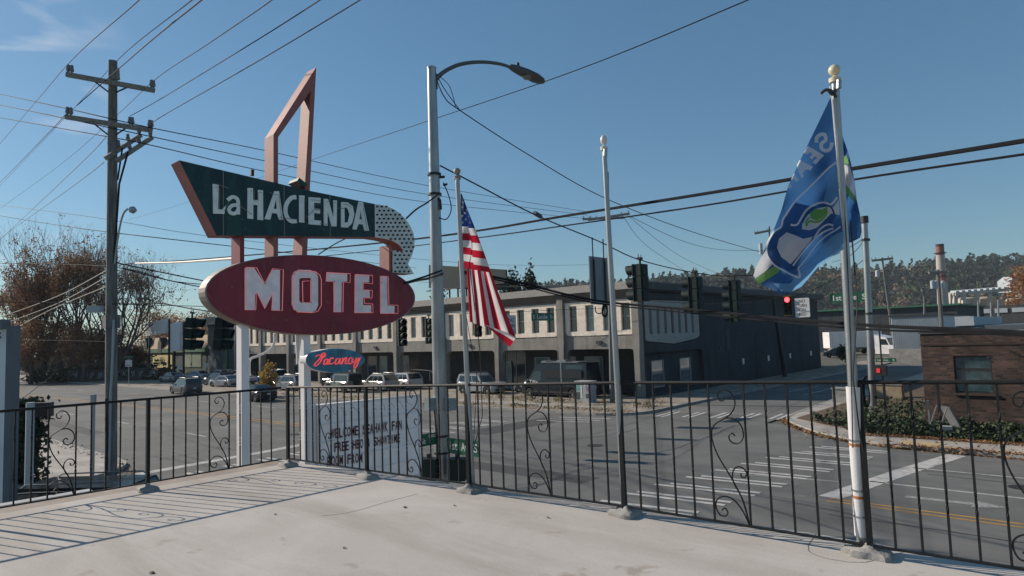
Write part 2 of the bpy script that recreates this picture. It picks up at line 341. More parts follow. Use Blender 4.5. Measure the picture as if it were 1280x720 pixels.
# hairline cracks of the coating
for pts in (((400, 645), (440, 640), (480, 629), (520, 617)), ((1018, 668), (1012, 690), (1075, 703), (1128, 690))):
    P_ = smooth_pts([G(x + rnd.uniform(-3, 3), y, DZ+.0015) for x, y in pts], 6)
    mb = MB()
    for a, b in zip(P_[:-1], P_[1:]):
        j = V(rnd.uniform(-.006, .006), rnd.uniform(-.006, .006), 0); d = (b-a).normalized(); n = V(-d.y, d.x, 0)*.0035
        mb.add([a-n, b-n+j, b+n+j, a+n], [(0, 1, 2, 3)])
    mb.build('crack', mat('crack_dirt', (.17, .155, .14), .95), deck)

# ------------------------------------------------------------------ iron railing round the deck
SC = 1.75; TOT = 10 + SC
frac = [0] + [i/TOT for i in range(1, 6)] + [(i-1+SC)/TOT for i in range(6, 11)]
SCROLLS = []
_c = [[(570,610),(545,520),(500,440),(440,350),(415,280),(425,235),(470,205),(500,180),(513,140),(495,105),(465,93),(443,108),(447,132),(463,137),(470,122)],
      [(470,203),(510,205),(540,235),(545,275),(525,298),(498,295),(487,275),(500,260),(512,270)],
      [(570,610),(540,510),(510,460),(500,425),(510,395),(535,388),(557,405),(552,425),(537,425),(535,412)],
      [(570,610),(545,560),(510,520),(470,507),(437,522),(430,550),(445,580),(470,583),(480,568),(468,553),(455,563)]]
for c in _c: SCROLLS.append([((x-(397+.047*y))/(144+.008*y), 1-(y-65)/543) for x, y in c])
def railing(name, label, posts, skip0=False):
    t = T(name, label, 'railing', posts[0][0])
    tr = MB(); br = MB()
    tr.tube([V(p.x, p.y, zt) for p, zt, zb in posts], .016, 6); 
    br2 = [V(p.x, p.y, zb) for p, zt, zb in posts]
    for a, b in zip(br2[:-1], br2[1:]): br.bar(a, b, .03, .014)
    tr.build('top_rail', M_black, t, True); br.build('bottom_rail', M_black, t)
    for i, (p, zt, zb) in enumerate(posts):
        if skip0 and i == len(posts)-1: continue
        MB().box((p.x, p.y, (zt+DZ)/2+.015), (.036, .036, zt-DZ-.03), .1).build('post', M_black, t)
        b = MB()        # post stands in a lump of mortar on the deck
        b.lathe((p.x, p.y, DZ), [(.14, 0), (.137, .03), (.12, .045), (.07, .052), (.045, .066), (.032, .085), (.026, .09)], 16)
        for k in range(len(b.v)):
            q_ = b.v[k]-V(p.x, p.y, 0); s4_ = max(abs(q_.x), abs(q_.y))/max(1e-4, math.hypot(q_.x, q_.y)); nz = noise.noise(V(q_.x*9, q_.y*9, i))*.03
            b.v[k] = V(p.x + q_.x*(.62/s4_+.22)*1.05, p.y + q_.y*(.62/s4_+.22)*.8, b.v[k].z) + V(nz, -nz, nz*.3 if q_.z > DZ+.01 else 0)
        b.build('post_footing', M_conc, t, True)
    for (p, zt, zb), (q, zt2, zb2) in zip(posts[:-1], posts[1:]):
        for f in frac[1:]:
            a = p.lerp(q, f); za = zt+(zt2-zt)*f; zc = zb+(zb2-zb)*f
            b = MB(); n = 26; vs = []
            for k in range(n+1):                     # bar with two twisted stretches
                h = k/n; tw_ = 0
                for c0 in (.25, .68):
                    tw_ += max(0, min(1, (h-c0)/.14))*PI*1.5
                for j in range(4):
                    an = tw_ + PI/4 + j*PI/2; vs.append(V(a.x+.0082*math.cos(an)*1.2, a.y+.0082*math.sin(an)*1.2, zc+(za-zc)*h))
            b.add(vs, [(k*4+j, k*4+(j+1) % 4, k*4+4+(j+1) % 4, k*4+4+j) for k in range(n) for j in range(4)])
            b.build('baluster', M_black, t)
        fa, fb = frac[5], frac[6]; a = p.lerp(q, fa); b_ = p.lerp(q, fb)
        za, zc = zt+(zt2-zt)*.5, zb+(zb2-zb)*.5
        for crv in SCROLLS:
            s = MB(); s.tube(smooth_pts([a.lerp(b_, x) + V(0, 0, zc - a.z + (za-zc)*y) for x, y in crv], 4), .0062, 5)
            s.build('scroll', M_black, t, True)
    return t
RP = [(V(-8.22, 4.5, 0), 4.33, 3.40), (V(-6.68, 4.66, 0), 4.37, 3.39), (V(-5.14, 4.85, 0), 4.41, 3.385), (V(-3.34, 5.02, 0), 4.46, 3.38), (V(-1.40, 5.12, 0), 4.50, 3.375), (V(.45, 5.25, 0), 4.53, 3.37), (V(2.3, 5.4, 0), 4.56, 3.37)]
railing('iron_railing', 'long black iron railing with scrolls along the street edge of the deck behind the flagpoles', RP)
LP = [(V(-8.25, 4.42, 0), 4.33, 3.40), (V(-8.26, 2.80, 0), 4.33, 3.39), (V(-8.27, 1.14, 0), 4.33, 3.39), (V(-8.28, -.55, 0), 4.33, 3.39), (V(-8.28, -2.2, 0), 4.33, 3.39)][::-1]
railing('iron_railing', 'short black iron railing with scrolls at the left deck edge, above the parked black car', LP, True)

# ------------------------------------------------------------------ flagpoles
def flagpole(label, base, top, r0, r1, low=None, ball=('grey', 1)):
    t = T('flagpole', label, 'flagpole', base, 'flagpoles on the deck')
    b = MB()
    if low: b.tube([base.lerp(top, low), top], [r0*.80, r1], 12)
    else: b.tube([base, top], [r0, r1], 12)
    b.build('pole', M_galv, t, True)
    if low:
        MB().tube([base.lerp(top, .035), base.lerp(top, low+.004)], r0*1.12, 14).build('sleeve', M_paintw, t, True)
        MB().tube([base, base.lerp(top, .05)], r0*.85, 12).build('stub', M_galv, t, True)
        for f in (.075, .13, .235): MB().tube([base.lerp(top, f), base.lerp(top, f+.004)], r0*1.2, 14).build('clamp', M_galv, t, True)
        for f in (.115, .225): MB().tube([base.lerp(top, f), base.lerp(top, f+.006)], r0*1.15, 14).build('rust_band', mat('rust', (.42, .16, .05), .9), t, True)
    ft = MB(); ft.lathe(base - V(0, 0, .02), [(.165, 0), (.16, .04), (.14, .058), (.09, .066), (.05, .09)], 16)
    for k in range(len(ft.v)):
        q_ = ft.v[k]-V(base.x, base.y, 0); s4_ = max(abs(q_.x), abs(q_.y))/max(1e-4, math.hypot(q_.x, q_.y)); nz = noise.noise(V(q_.x*8, q_.y*8, base.x))*.035
        ft.v[k] = V(base.x + q_.x*(.62/s4_+.22), base.y + q_.y*(.62/s4_+.22)*.8, ft.v[k].z) + V(nz, -nz, nz*.3 if q_.z > DZ else 0)
    ft.build('footing', M_conc, t, True)
    br_ = ball[1]; bm = {'gold': mat('ivory_ball', (.62, .55, .38), .35), 'white': mat('ivory_white', (.6, .58, .52), .4), 'grey': mat('dull_ball', (.22, .21, .19), .5)}[ball[0]]
    el = 1.45 if ball[0] == 'white' else 1
    f = MB(); f.lathe(top, [(r1*1.5, -.03), (r1*1.6, .0), (r1*.8, .012)] + [(br_*math.sin(PI*(i+.5)/9), .02+br_*el*(1-math.cos(PI*(i+.5)/9))) for i in range(9)], 14)
    f.build('finial', bm, t, True)
    c = MB(); c.tube([top - V(0, 0, .05), top + V(.035, -.03, -.055)], .012, 6); c.tube([top + V(.03, -.03, -.09), top + V(.035, -.03, -.03)], .018, 8)
    c.build('pulley', M_galv, t)
    return t
def pole_pts(bx, by, tx, ty):
    b = G(bx, by, DZ); d = (b-CAMP).dot(CF); return b, at(tx, ty, d)
bA, tA = pole_pts(591, 613, 571.5, 221); bM, tM = pole_pts(781, 642, 755, 184); bR, tR = pole_pts(1078.5, 690, 1043.5, 98)
flagpole('thin grey flagpole flying the striped American flag', bA, tA, .030, .024, ball=('grey', .038))
flagpole('bare flagpole with white finial and no flag, between the two flags', bM, tM, .031, .021, ball=('white', .031))
flagpole('flagpole with white lower sleeve and ivory ball carrying the blue and green flag', bR, tR, .042, .026, .345, ('gold', .040))
hy = MB(); hy.tube([at(1046, 118, 4.68), at(1058, 300, 4.66), at(1063, 420, 4.64), at(1066, 560, 4.63)], .004, 5)
hy.tube([at(1063, 275, 4.62), at(1072, 380, 4.6), at(1066, 470, 4.62), at(1075, 545, 4.62), at(1079, 565, 4.62)], .005, 5)
hy.build('halyard', M_black2, label='thin black halyard rope hanging beside the flagpole of the blue and green flag', cat='rope')
hy = MB(); hy.tube([at(576, 243, 7.1), at(600, 440, 7.08), at(603, 520, 7.08), at(592, 560, 7.08)], .005, 5); hy.tube([at(580, 380, 7.1), at(596, 470, 7.06), at(592, 555, 7.05)], .004, 5)
hy.build('halyard', M_black2, label='thin dark halyard rope hanging from the American flag', cat='rope')
# ------------------------------------------------------------------ the motel sign
Xs = -10.0; TK = .32
M_maroon = layered('faded_maroon_enamel', (.24, .026, .046), (.18, .022, .036), (.27, .06, .06), 1.4, 1.6, (1, 3.5, .6), .5, .05, (.24, .12, .10), .15, .4)
M_green = layered('weathered_green_enamel', (.004, .026, .036), (.006, .042, .044), (.014, .085, .060), 1.8, 1.4, (1, 3, .8), .5, .05, (.05, .12, .10), .15, .4)
M_rim = mat('maroon_rim_paint', (.20, .055, .055), .6, 0, .25, 3, .1, 30)
M_pink = mat('faded_pink_paint', (.27, .105, .092), .65, 0, .18, 4, .15, 30, detail=9)
M_letter = mat('chalky_white_enamel', (.84, .80, .79), .6, 0, .12, 5)
M_letter2 = mat('pale_green_white_enamel', (.72, .78, .74), .6, 0, .12, 6)
M_neonp = mat('pink_neon_tube', (.75, .25, .27), .25, emit=((1, .22, .22), .25))
M_neond = mat('unlit_neon_tube', (.16, .17, .15), .3)
M_neonr = mat('lit_red_neon', (.8, .06, .07), .3, emit=((1, .12, .13), .45))
M_metalwhite = mat('white_sheet_metal', (.74, .71, .70), .5, 0, .1, 2, .1, 20, stretch=(1, 1, .4))
def tr(o, s, pts, X=Xs): return [onX(o[0]+x/s, o[1]+y/s, X) for x, y in pts]
sg = T('motel_sign', 'tall motel sign: green boomerang panel over a maroon oval reading MOTEL on two white posts', 'sign', (Xs-.15, 5, 0))
cL, cR_ = onX(256.5, 361, Xs), onX(519.5, 371, Xs); cT, cB = onX(392, 318.5, Xs), onX(392, 418.5, Xs)
yc, ry = (cL.y+cR_.y)/2, (cR_.y-cL.y)/2; zt_, zb_ = onX(388, 318.3, Xs).z, onX(390, 419, Xs).z
ell = lambda k, X, n=64: [V(X, yc+ry*k*math.copysign(abs(math.cos(2*PI*i/n))**.97, math.cos(2*PI*i/n)), (zt_+zb_)/2 + (zt_-zb_)/2*k*math.sin(2*PI*i/n)) for i in range(n)]
b = MB(); b.prism(ell(1, Xs-.25), (.25-.012, 0, 0)); ov = b.build('oval_cabinet', mat('weathered_rim_metal', (.27, .21, .185), .6, .1, .3, 3, .2, 30), sg)
b = MB(); b.prism(ell(.985, Xs-.012), (.014, 0, 0)); b.build('oval_face', M_maroon, sg)
b = MB(); e1, e2 = ell(1.0, Xs), ell(.985, Xs+.004)
LET = {'M': ((240, 310), [(393,150),(462,150),(545,275),(597,163),(656,165),(655,470),(598,470),(598,350),(545,455),(485,335),(470,350),(468,466),(393,465)], [],
            [[(405,145),(485,148),(545,265),(605,155),(685,162),(677,470),(597,468),(605,340),(545,455),(485,330),(478,465),(400,465),(405,145)]]),
       'O': ((240, 310), [(745,215),(760,180),(800,163),(880,165),(925,180),(942,215),(942,430),(925,470),(885,485),(800,480),(760,462),(745,420)], [[(800,235),(815,225),(885,225),(893,245),(890,400),(878,412),(812,410),(800,395)]],
            [[(765,195),(795,168),(925,176),(960,205),(970,240),(970,430),(945,475),(900,485),(790,480),(765,450),(765,195)], [(828,250),(890,245),(890,408),(832,408),(828,250)]]),
       'T': ((370, 310), [(225,185),(380,190),(380,252),(340,255),(335,480),(280,480),(285,252),(228,248)], [], [[(230,183),(408,193),(405,260),(355,258),(352,480),(285,482),(283,252),(225,250),(230,183)]]),
       'E': ((370, 310), [(437,200),(545,203),(545,258),(497,258),(497,312),(548,315),(550,372),(500,372),(500,428),(560,430),(560,485),(438,485)], [],
            [[(445,198),(575,205),(575,268),(505,262),(508,315),(573,318),(570,375),(510,375),(515,415),(575,420),(578,485),(440,487),(445,198)]]),
       'L': ((370, 310), [(628,210),(680,212),(682,430),(735,435),(735,490),(630,490)], [], [[(645,210),(692,215),(697,425),(765,430),(765,490),(633,492),(640,260),(645,210)]])}
for ch in 'MOTEL':
    o_, pol, hl, neon = LET[ch]
    b = MB(); b.prism(tr(o_, 6, pol, Xs+.004), (.018, 0, 0), [tr(o_, 6, h, Xs+.004) for h in hl]); lt = b.build('letter', M_letter, sg)
    for nl in neon:
        b = MB(); b.tube(tr(o_, 6, nl, Xs+.06), .0068, 6); b.build('neon_tube', M_neonp, lt, True)
        b = MB()
        for p in tr(o_, 6, nl[:-1], Xs+.03)[::2]: b.tube([p-V(.02, 0, 0), p+V(.028, 0, 0)], .008, 5)
        b.build('tube_holder', M_black2, lt)
# green boomerang panel
pg_ = [(224.2, 200.3), (300, 218), (380, 237), (468.3, 255), (468.7, 296.2), (380, 295.4), (270.8, 294.2)]
b = MB(); b.prism([onX(x, y, Xs)-V(TK, 0, 0) for x, y in pg_], (TK-.012, 0, 0)); b.build('panel_cabinet', M_rim, sg)
b = MB(); b.prism([onX(x, y, Xs)-V(.0115, 0, 0) for x, y in pg_], (.013, 0, 0)); b.build('panel_face', M_green, sg)
def stroke(mb, pts, wd, X, k=5):       # flat letter stroke of constant width on the sign plane
    P_ = smooth_pts(pts, k); L_, R_ = [], []
    for i, p in enumerate(P_):
        d = P_[min(i+1, len(P_)-1)] - P_[max(i-1, 0)]; d = V(0, d.y, d.z).normalized(); n = V(0, -d.z, d.y)*wd/2
        L_.append(p+n); R_.append(p-n)
    mb.prism(L_ + R_[::-1], (X, 0, 0))
c3, c4 = (210, 190), (360, 210); s4 = 5.335
HAC = [(c3, 6, [(333,240),(378,243),(374,430),(405,432),(432,400),(420,465),(337,462)], []),
       (c3, 6, [(595,270),(635,272),(637,360),(672,362),(672,285),(710,288),(712,512),(668,508),(670,400),(637,395),(637,503),(593,498)], []),
       (c3, 6, [(795,295),(830,295),(862,508),(832,510),(815,462),(778,458),(765,508),(722,503)], [[(808,350),(815,428),(790,426)]]),
       (c4, s4, [(72,182),(108,185),(108,365),(72,362)], []),
       (c4, s4, [(135,195),(215,200),(215,235),(172,232),(172,270),(212,275),(212,305),(172,300),(172,348),(218,352),(218,382),(135,375)], []),
       (c4, s4, [(237,205),(265,208),(300,320),(300,215),(325,217),(322,390),(290,390),(262,290),(262,385),(237,382)], []),
       (c4, s4, [(352,228),(395,230),(430,255),(440,310),(425,370),(395,398),(352,395)], [[(374,262),(395,268),(408,310),(398,360),(376,366)]]),
       (c4, s4, [(468,225),(498,228),(538,418),(508,420),(497,377),(468,374),(455,412),(428,408)], [[(482,285),(491,345),(474,342)]])]
def shrink(pts, k=.75):
    c = sum(pts, V(0, 0, 0))/len(pts); return [c + V(0, (p.y-c.y)*k, (p.z-c.z)*(.5+.5*k)) for p in pts]
for o_, s_, pol, hl in HAC:
    b = MB(); b.prism(tr(o_, s_, pol, Xs+.003), (.012, 0, 0), [tr(o_, s_, h, Xs+.003) for h in hl]); lt = b.build('letter', M_letter2, sg)
    P_ = shrink(tr(o_, s_, pol, Xs+.05)); q = [p + V(0, .018, -.01) for p in P_]
    b = MB(); b.tube(q[:max(3, len(q)//2)], .0045, 5); b.build('neon_tube', M_neond, lt, True)
for sts in ([[(445,362),(480,338),(515,350),(525,385),(525,468)], [(520,398),(480,402),(456,430),(470,458),(502,460),(522,440)]], ):
    b = MB()
    for k, st in enumerate(sts): stroke(b, tr(c3, 6, st, Xs+.003+.002*k), .055, .012)
    b.build('letter', M_letter2, sg)
b = MB(); stroke(b, [onX(x, y, Xs+.003) for x, y in ((370, 246.5), (364, 247.5), (358.5, 254), (356.5, 262), (358, 270), (363, 276), (370.5, 276.5))], .07, .012); b.build('letter', M_letter2, sg)
b = MB()
for pts in (((366, 242), (455, 272)), ((455, 375), (425, 445)), ((535, 400), (630, 470)), ((760, 300), (795, 320)), ((840, 490), (960, 505))):
    b.tube(tr(c3, 6, pts, Xs+.07), .006, 5)
b.tube(tr(c4, s4, ((120, 330), (180, 275), (215, 280)), Xs+.07), .006, 5); b.tube(tr(c4, s4, ((215, 370), (262, 375)), Xs+.07), .006, 5); b.tube(tr(c4, s4, ((330, 268), (372, 270)), Xs+.07), .006, 5)
b.build('broken_neon_tube', M_neond, sg, True)
for x_, y0_, y1_ in ((279, 213, 294), (355, 231, 295), (412, 243, 295.5)):
    p, q_ = onX(x_, y0_, Xs+.003), onX(x_, y1_, Xs+.003); MB().box(((p.x+q_.x)/2, p.y, (p.z+q_.z)/2), (.006, .012, p.z-q_.z)).build('panel_seam', M_neond, sg)
for x_, y0_, y1_ in ((338, 322, 332), (396, 320, 330), (300, 395, 404), (415, 404, 415), (470, 333, 345)):
    p, q_ = onX(x_, y0_, Xs+.005), onX(x_, y1_, Xs+.005); MB().box((p.x, p.y, (p.z+q_.z)/2), (.006, .010, p.z-q_.z)).build('panel_seam', mat('rust_streak', (.20, .09, .06), .9), sg)
# arrow head with bulbs
ah = [(578,240),(620,246),(665,256),(705,275),(745,302),(785,342),(815,385),(835,430),(845,480),(842,530),(828,580),(800,640),(840,706),(770,702),(700,697),(698,620),(700,550),(735,548),(765,572),(768,548),(752,522),(725,500),(690,482),(640,470),(580,461)]
ahw = tr(c4, s4, ah, Xs); b = MB(); b.prism([p - V(TK, 0, 0) for p in ahw], (TK-.012, 0, 0)); b.build('arrow_cabinet', M_pink, sg)
b = MB(); b.prism([p - V(.0115, 0, 0) for p in ahw], (.013, 0, 0)); b.build('arrow_face', mat('pale_bulb_board', (.66, .70, .67), .6, 0, .12, 6), sg)
def inside(p, poly):
    c = False; j = len(poly)-1
    for i in range(len(poly)):
        if (poly[i][1] > p[1]) != (poly[j][1] > p[1]) and p[0] < (poly[j][0]-poly[i][0])*(p[1]-poly[i][1])/(poly[j][1]-poly[i][1])+poly[i][0]: c = not c
        j = i
    return c
b = MB(); nb = 0
for i in range(16):
    for j in range(20):
        x, y = 592+i*30+(15 if j % 2 else 0), 258+j*27
        if inside((x, y), ah) and min((x-a)**2+(y-c)**2 for a, c in ah) > 90:
            p = onX(c4[0]+x/s4, c4[1]+y/s4, Xs); nb += 1
            b.lathe(p + V(.001, 0, 0), [(.019, 0), (.018, .01), (.021, .025), (.012, .042)], 7, axis=(1, 0, 0))
b.build('bulb', mat('dark_bulb', (.035, .038, .036), .25), sg, True, kind='stuff')
# pink fin frame rising through the panel, posts
fr = lambda pts, X=Xs-.33: [onX(x, y, Xs) + V(-.33, 0, 0) for x, y in pts]
FD = (.30, 0, 0)
b = MB(); b.prism(fr([(343, 332), (343, 167.5), (396.5, 83), (388.5, 236), (384.5, 332), (378, 332), (382, 236), (389.5, 113), (348.8, 171), (348.8, 332)]), FD); b.build('fin_frame', M_pink, sg)
b = MB(); b.prism(fr([(301, 330), (301, 290), (306.5, 290), (306.5, 330)]), FD); b.build('strut', M_maroon, sg)
b = MB(); b.prism(fr([(487.5, 342), (487.5, 306), (490.5, 306), (490.5, 342)]), FD); b.build('strut', M_pink, sg)
b = MB(); b.box(onX(372, 230, Xs-.1), (.3, .17, .07), 0, M=Matrix.Rotation(-.55, 3, 'X')); b.build('junction_box', M_green, sg)
b = MB(); b.box(onX(315, 216, Xs-.15), (.05, .05, .1)); b.build('lug', M_black2, sg)
for px_, wd in ((303.5, .125), (380.5, .125)):
    p = onX(px_, 430, Xs-.16); b = MB(); b.box((p.x, p.y, 2.65), (.17, wd, 5.3)); b.build('post', M_metalwhite, sg)
b = MB(); b.tube(smooth_pts([at(312, 470, 10.9), at(311.5, 455, 10.9), at(314, 448, 10.9), at(322, 445, 10.9), at(336, 438, 10.9), at(343, 428, 10.9), at(343.5, 417, 10.9)]), .022, 7); b.tube([at(371, 415, 11.2), at(372.5, 440, 11.2), at(373, 455, 11.2)], .035, 7); b.build('conduit', M_metalwhite, sg, True)
# vacancy cabinet
cv, sv = (370, 425), 12.8
ve = [(160,330),(185,240),(300,190),(490,148),(640,140),(800,150),(950,185),(1060,250),(1103,315),(1080,375),(980,440),(820,500),(620,525),(420,500),(270,460),(190,400)]
P_ = tr(cv, sv, ve, Xs+.02); P_ = smooth_pts(P_, 3, True); b = MB(); b.prism([p-V(.2, 0, 0) for p in P_], (.19, 0, 0)); b.build('vacancy_cabinet', M_metalwhite, sg)
b = MB(); b.prism([p-V(.0095, 0, 0) for p in P_], (.012, 0, 0)); b.build('vacancy_face', mat('blue_enamel', (.045, .21, .31), .5, 0, .25, 5), sg)
VS = [[(310,268),(340,248),(400,243),(372,300),(330,350),(292,388),(300,415),(335,405),(378,360),(402,310),(420,262),(405,228)], [(405,228),(440,208),(462,245),(430,285),(440,240)],
      [(505,312),(465,310),(445,345),(440,385),(465,390),(495,350),(512,312),(497,370),(508,390),(530,372)], [(592,302),(562,285),(537,320),(530,368),(560,386),(602,362)],
      [(685,300),(645,305),(625,350),(630,385),(660,380),(690,330),(704,298),(692,360),(710,380),(728,362)], [(745,288),(737,340),(722,388),(752,330),(787,285),(802,292),(790,340),(787,378),(815,380)],
      [(892,287),(862,288),(835,330),(840,375),(870,382),(905,352)], [(905,300),(893,342),(915,362),(945,330),(965,288)], [(1022,280),(992,350),(957,430),(932,452),(925,402),(962,350),(1002,290)]]
for k, st in enumerate(VS):
    b = MB(); b.tube(smooth_pts(tr(cv, sv, st, Xs+.07), 5), .0075, 6); b.tube(smooth_pts([p+V(0, .018, .004) for p in tr(cv, sv, st, Xs+.072)], 5), .0045, 6)
    b.build('neon_script', M_neonr, sg, True)
b = MB()
for x, y, t_ in ((222, 350, 1), (565, 235, 0), (745, 190, 0), (742, 250, 0)): 
    q = tr(cv, sv, [(x-22, y-32), (x+18, y-36), (x+20, y+30), (x-24, y+32), (x-22, y-32)] if t_ else [(x-24, y), (x, y-28), (x+20, y-8), (x+8, y+22), (x-20, y+16)], Xs+.06); b.tube(q, .006, 5)
b.build('unlit_neon_no', M_neond, sg, True)

# reader board
rb = T('reader_board', 'white changeable-letter board reading WELCOME SEAHAWK FAN beside the white sign posts', 'sign', (-9.95, 6.6, 0))
Xb = -9.95
q = [onX(398, 506.5, Xb), onX(523, 490.5, Xb)]; bot = 2.35
b = MB(); b.prism([V(Xb-.2, q[0].y, q[0].z), V(Xb-.2, q[1].y, q[0].z-.02), V(Xb-.2, q[1].y, bot), V(Xb-.2, q[0].y, bot)], (.19, 0, 0)); b.build('cabinet', M_metalwhite, rb)
Mb = mat('reader_board_plastic', (.86, .82, .80), .4, 0, .10, 2.5, detail=8, coat=.3)
zt2 = q[0].z-.03; rows = 5; rh = (zt2-bot-.03)/rows
for i in range(rows):
    for j in range(2):
        y0 = q[0].y+.03 + (q[1].y-q[0].y-.06)*j/2; y1 = q[0].y+.03 + (q[1].y-q[0].y-.06)*(j+1)/2
        MB().box((Xb, (y0+y1)/2, zt2-rh*(i+.5)), (.02, y1-y0-.006, rh-.012)).build('panel', Mb, rb)
b = MB()
for i in range(1, rows): b.box((Xb+.012, (q[0].y+q[1].y)/2, zt2-rh*i), (.016, q[1].y-q[0].y-.02, .018))
for z_ in (zt2+.015, bot+.01): b.box((Xb, (q[0].y+q[1].y)/2, z_), (.035, q[1].y-q[0].y+.02, .035))
for y_ in (q[0].y, q[1].y): b.box((Xb, y_, (zt2+bot)/2), (.035, .035, zt2-bot+.03))
b.build('frame_rail', M_metalwhite, rb)
b = MB(); b.box((Xb-.1, q[0].y-.07, 1.95), (.12, .10, 3.9)); b.build('post', M_metalwhite, rb)
b = MB(); b.box((Xb-.1, q[1].y-.3, 1.2), (.12, .10, 2.4)); b.build('post', M_metalwhite, rb)
for k in range(9):
    b = MB(); y_ = q[0].y + .25 + k*.2; p = [V(Xb+.0115, y_+rnd.uniform(-.03, .03)+i*.035, zt2-.04-i*.045+rnd.uniform(-.03, .03)) for i in range(4)]
    b.tube(p, .0035, 4); b.build('crack', M_neond, rb)
Mr = mat('maroon_letter_plastic', (.08, .006, .02), .4)
def row_text(s, a, b_, c, d):      # a,b: top left/right pixels, c,d: bottom left/right
    TL, TR, BL, BR = [onX(*p, Xb+.022) for p in (a, b_, c, d)]; n = len(s)
    for i, chh in enumerate(s):
        if chh == ' ': continue
        f0, f1 = (i+.06)/n, (i+.93)/n
        if chh == 'I': f0, f1 = (i+.38)/n, (i+.6)/n
        bl = BL.lerp(BR, f0); br_ = BL.lerp(BR, f1); tl = TL.lerp(TR, f0)
        mb_ = MB(); put_text(mb_, chh, bl, br_-bl, tl-bl, .018); mb_.build('letter', Mr, rb)
W = lambda x, y: (240+x/3.6, 440+y/3.6)
row_text('WELCOME SEAHAWK FAN', W(625, 347), W(945, 306), W(625, 391), W(945, 347))
row_text('FREE HBO & SHOWTIME', W(640, 409), W(937, 367), W(640, 452), W(937, 406))
row_text('ROOM FROM', W(608, 471), W(768, 454), W(608, 516), W(768, 496))

# ------------------------------------------------------------------ street lamp pole at the motel corner
LB = V(-11.3, 9.85, 0); ld = (LB-CAMP).dot(CF)
def up(base, px, py):          # point above a base, at the pixel row py, seen along px
    d = (base-CAMP).dot(CF); return at(px, py, d)
lt_ = up(LB, 539.5, 85); lt_ = V(lt_.x, lt_.y, lt_.z)
pole_at = lambda z: LB.lerp(lt_, z/lt_.z)
lp = T('street_lamp', 'tall galvanised street lamp with curved arm, right of the oval sign', 'street lamp', LB)
b = MB(); b.tube([LB, LB.lerp(lt_, .5), lt_], [.165, .14, .098], 20); b.lathe(LB, [(.26, 0), (.26, .05), (.2, .1), (.17, .3)], 16); b.build('pole', M_galv, lp, True)
MB().lathe(lt_ - V(0, 0, .02), [(.105, 0), (.108, .03), (.06, .06), (.01, .07)], 14).build('pole_cap', M_galv, lp, True)
arm = [up(LB, 545, 99)] + [at(x, y, ld + k) for x, y, k in ((556, 89, .05), (575, 80.5, .1), (600, 77.5, .2), (625, 80, .3), (643, 86, .4))]
b = MB(); b.tube(smooth_pts(arm, 5), [.05-.018*i/25 for i in range(26)], 10); b.tube([arm[0]-V(0, 0, .22), arm[0]+V(0, 0, .12)], .035, 8); b.build('arm', mat('dark_galvanised_arm', (.10, .12, .13), .5, .5), lp, True)
b = MB(); e = arm[-1]; d_ = (at(673, 100, ld+.55) - at(640, 85, ld+.4)).normalized(); sd_ = d_.cross(V(0, 0, 1)).normalized(); upv = sd_.cross(d_)
prof = [(-.10, .05, .05), (.0, .085, .075), (.12, .11, .085), (.25, .15, .085), (.42, .165, .075), (.55, .12, .05), (.60, .04, .02)]
vs = []; n = 14
for t_, wd, ht in [(a_*1.25, b_*1.2, c_*1.25) for a_, b_, c_ in prof]:
    c = e + d_*t_*1.0
    for k in range(n):
        a = 2*PI*k/n; vs.append(c + sd_*math.cos(a)*wd + upv*(math.sin(a)*ht*(1 if math.sin(a) > 0 else .75)))
b.add(vs, [(i*n+k, i*n+(k+1) % n, (i+1)*n+(k+1) % n, (i+1)*n+k) for i in range(len(prof)-1) for k in range(n)] + [tuple(range(n))[::-1], tuple((len(prof)-1)*n+k for k in range(n))])
hd = b.build('lamp_head', mat('grey_lamp_housing', (.07, .08, .085), .5), lp, True)
MB().lathe(e + d_*.06 + upv*.08, [(.035, 0), (.04, .03), (.035, .09), (.01, .1)], 10).build('photocell', M_black2, hd, True)
MB().lathe(e + d_*.36 - upv*.045, [(.14, 0), (.12, -.03), (.06, -.05)], 14).build('lens', mat('lamp_lens', (.2, .2, .18), .2), hd, True)
for y in (218, 243, 545, 566):
    p = pole_at(up(LB, 545, y).z); MB().tube([p-V(0, 0, .025), p+V(0, 0, .025)], .15 if y < 300 else .165, 16).build('band_clamp', M_black2, lp, True)
b = MB(); p = pole_at(up(LB, 548, 222).z); q_ = at(556, 221, ld); b.tube([p, q_], .03, 6); b.tube([q_-V(0, 0, .15), at(557, 232, ld)], .05, 8); b.tube([p-V(0,0,.4), at(550, 250, ld-.1), at(551, 262, ld-.1)], .03, 6); b.build('cable_bracket', M_black2, lp, True)
b = MB(); b.tube(smooth_pts([at(554, 228, ld-.1), at(561, 245, ld-.1), at(564, 262, ld-.1), at(558, 274, ld-.1), at(549, 272, ld-.1)]), .012, 5); b.build('drip_loop', M_wire, lp, True); b = MB(); b.tube(smooth_pts([at(548, 98, ld-.1), at(556, 112, ld-.1), at(566, 126, ld-.1), at(575, 138, ld-.1)]), .01, 5); b.tube(smooth_pts([at(550, 96, ld-.1), at(562, 108, ld-.1), at(570, 135, ld-.1)]), .008, 5)
b.build('drip_loop', M_wire, lp, True)
for x0, x1, y0, y1 in ((532.5, 545, 497, 513), (557, 568.5, 498, 513)):
    a, c = at(x0, y1, ld-.1), at(x1, y0, ld-.1); ce = (a+c)/2; wdt = (c-a).dot(CR)
    b = MB(); b.box(ce, (wdt*.95, .2, c.z-a.z), rot=yaw*-1+PI*.5-.75); b.build('control_box', mat('grey_cabinet_paint', (.20, .24, .25), .5, .1, .1, 3), lp)
b = MB(); b.tube([at(543, 513, ld-.17), at(546, 548, ld-.17), at(547, 600, ld-.17)], .02, 6); b.build('conduit', M_black2, lp)
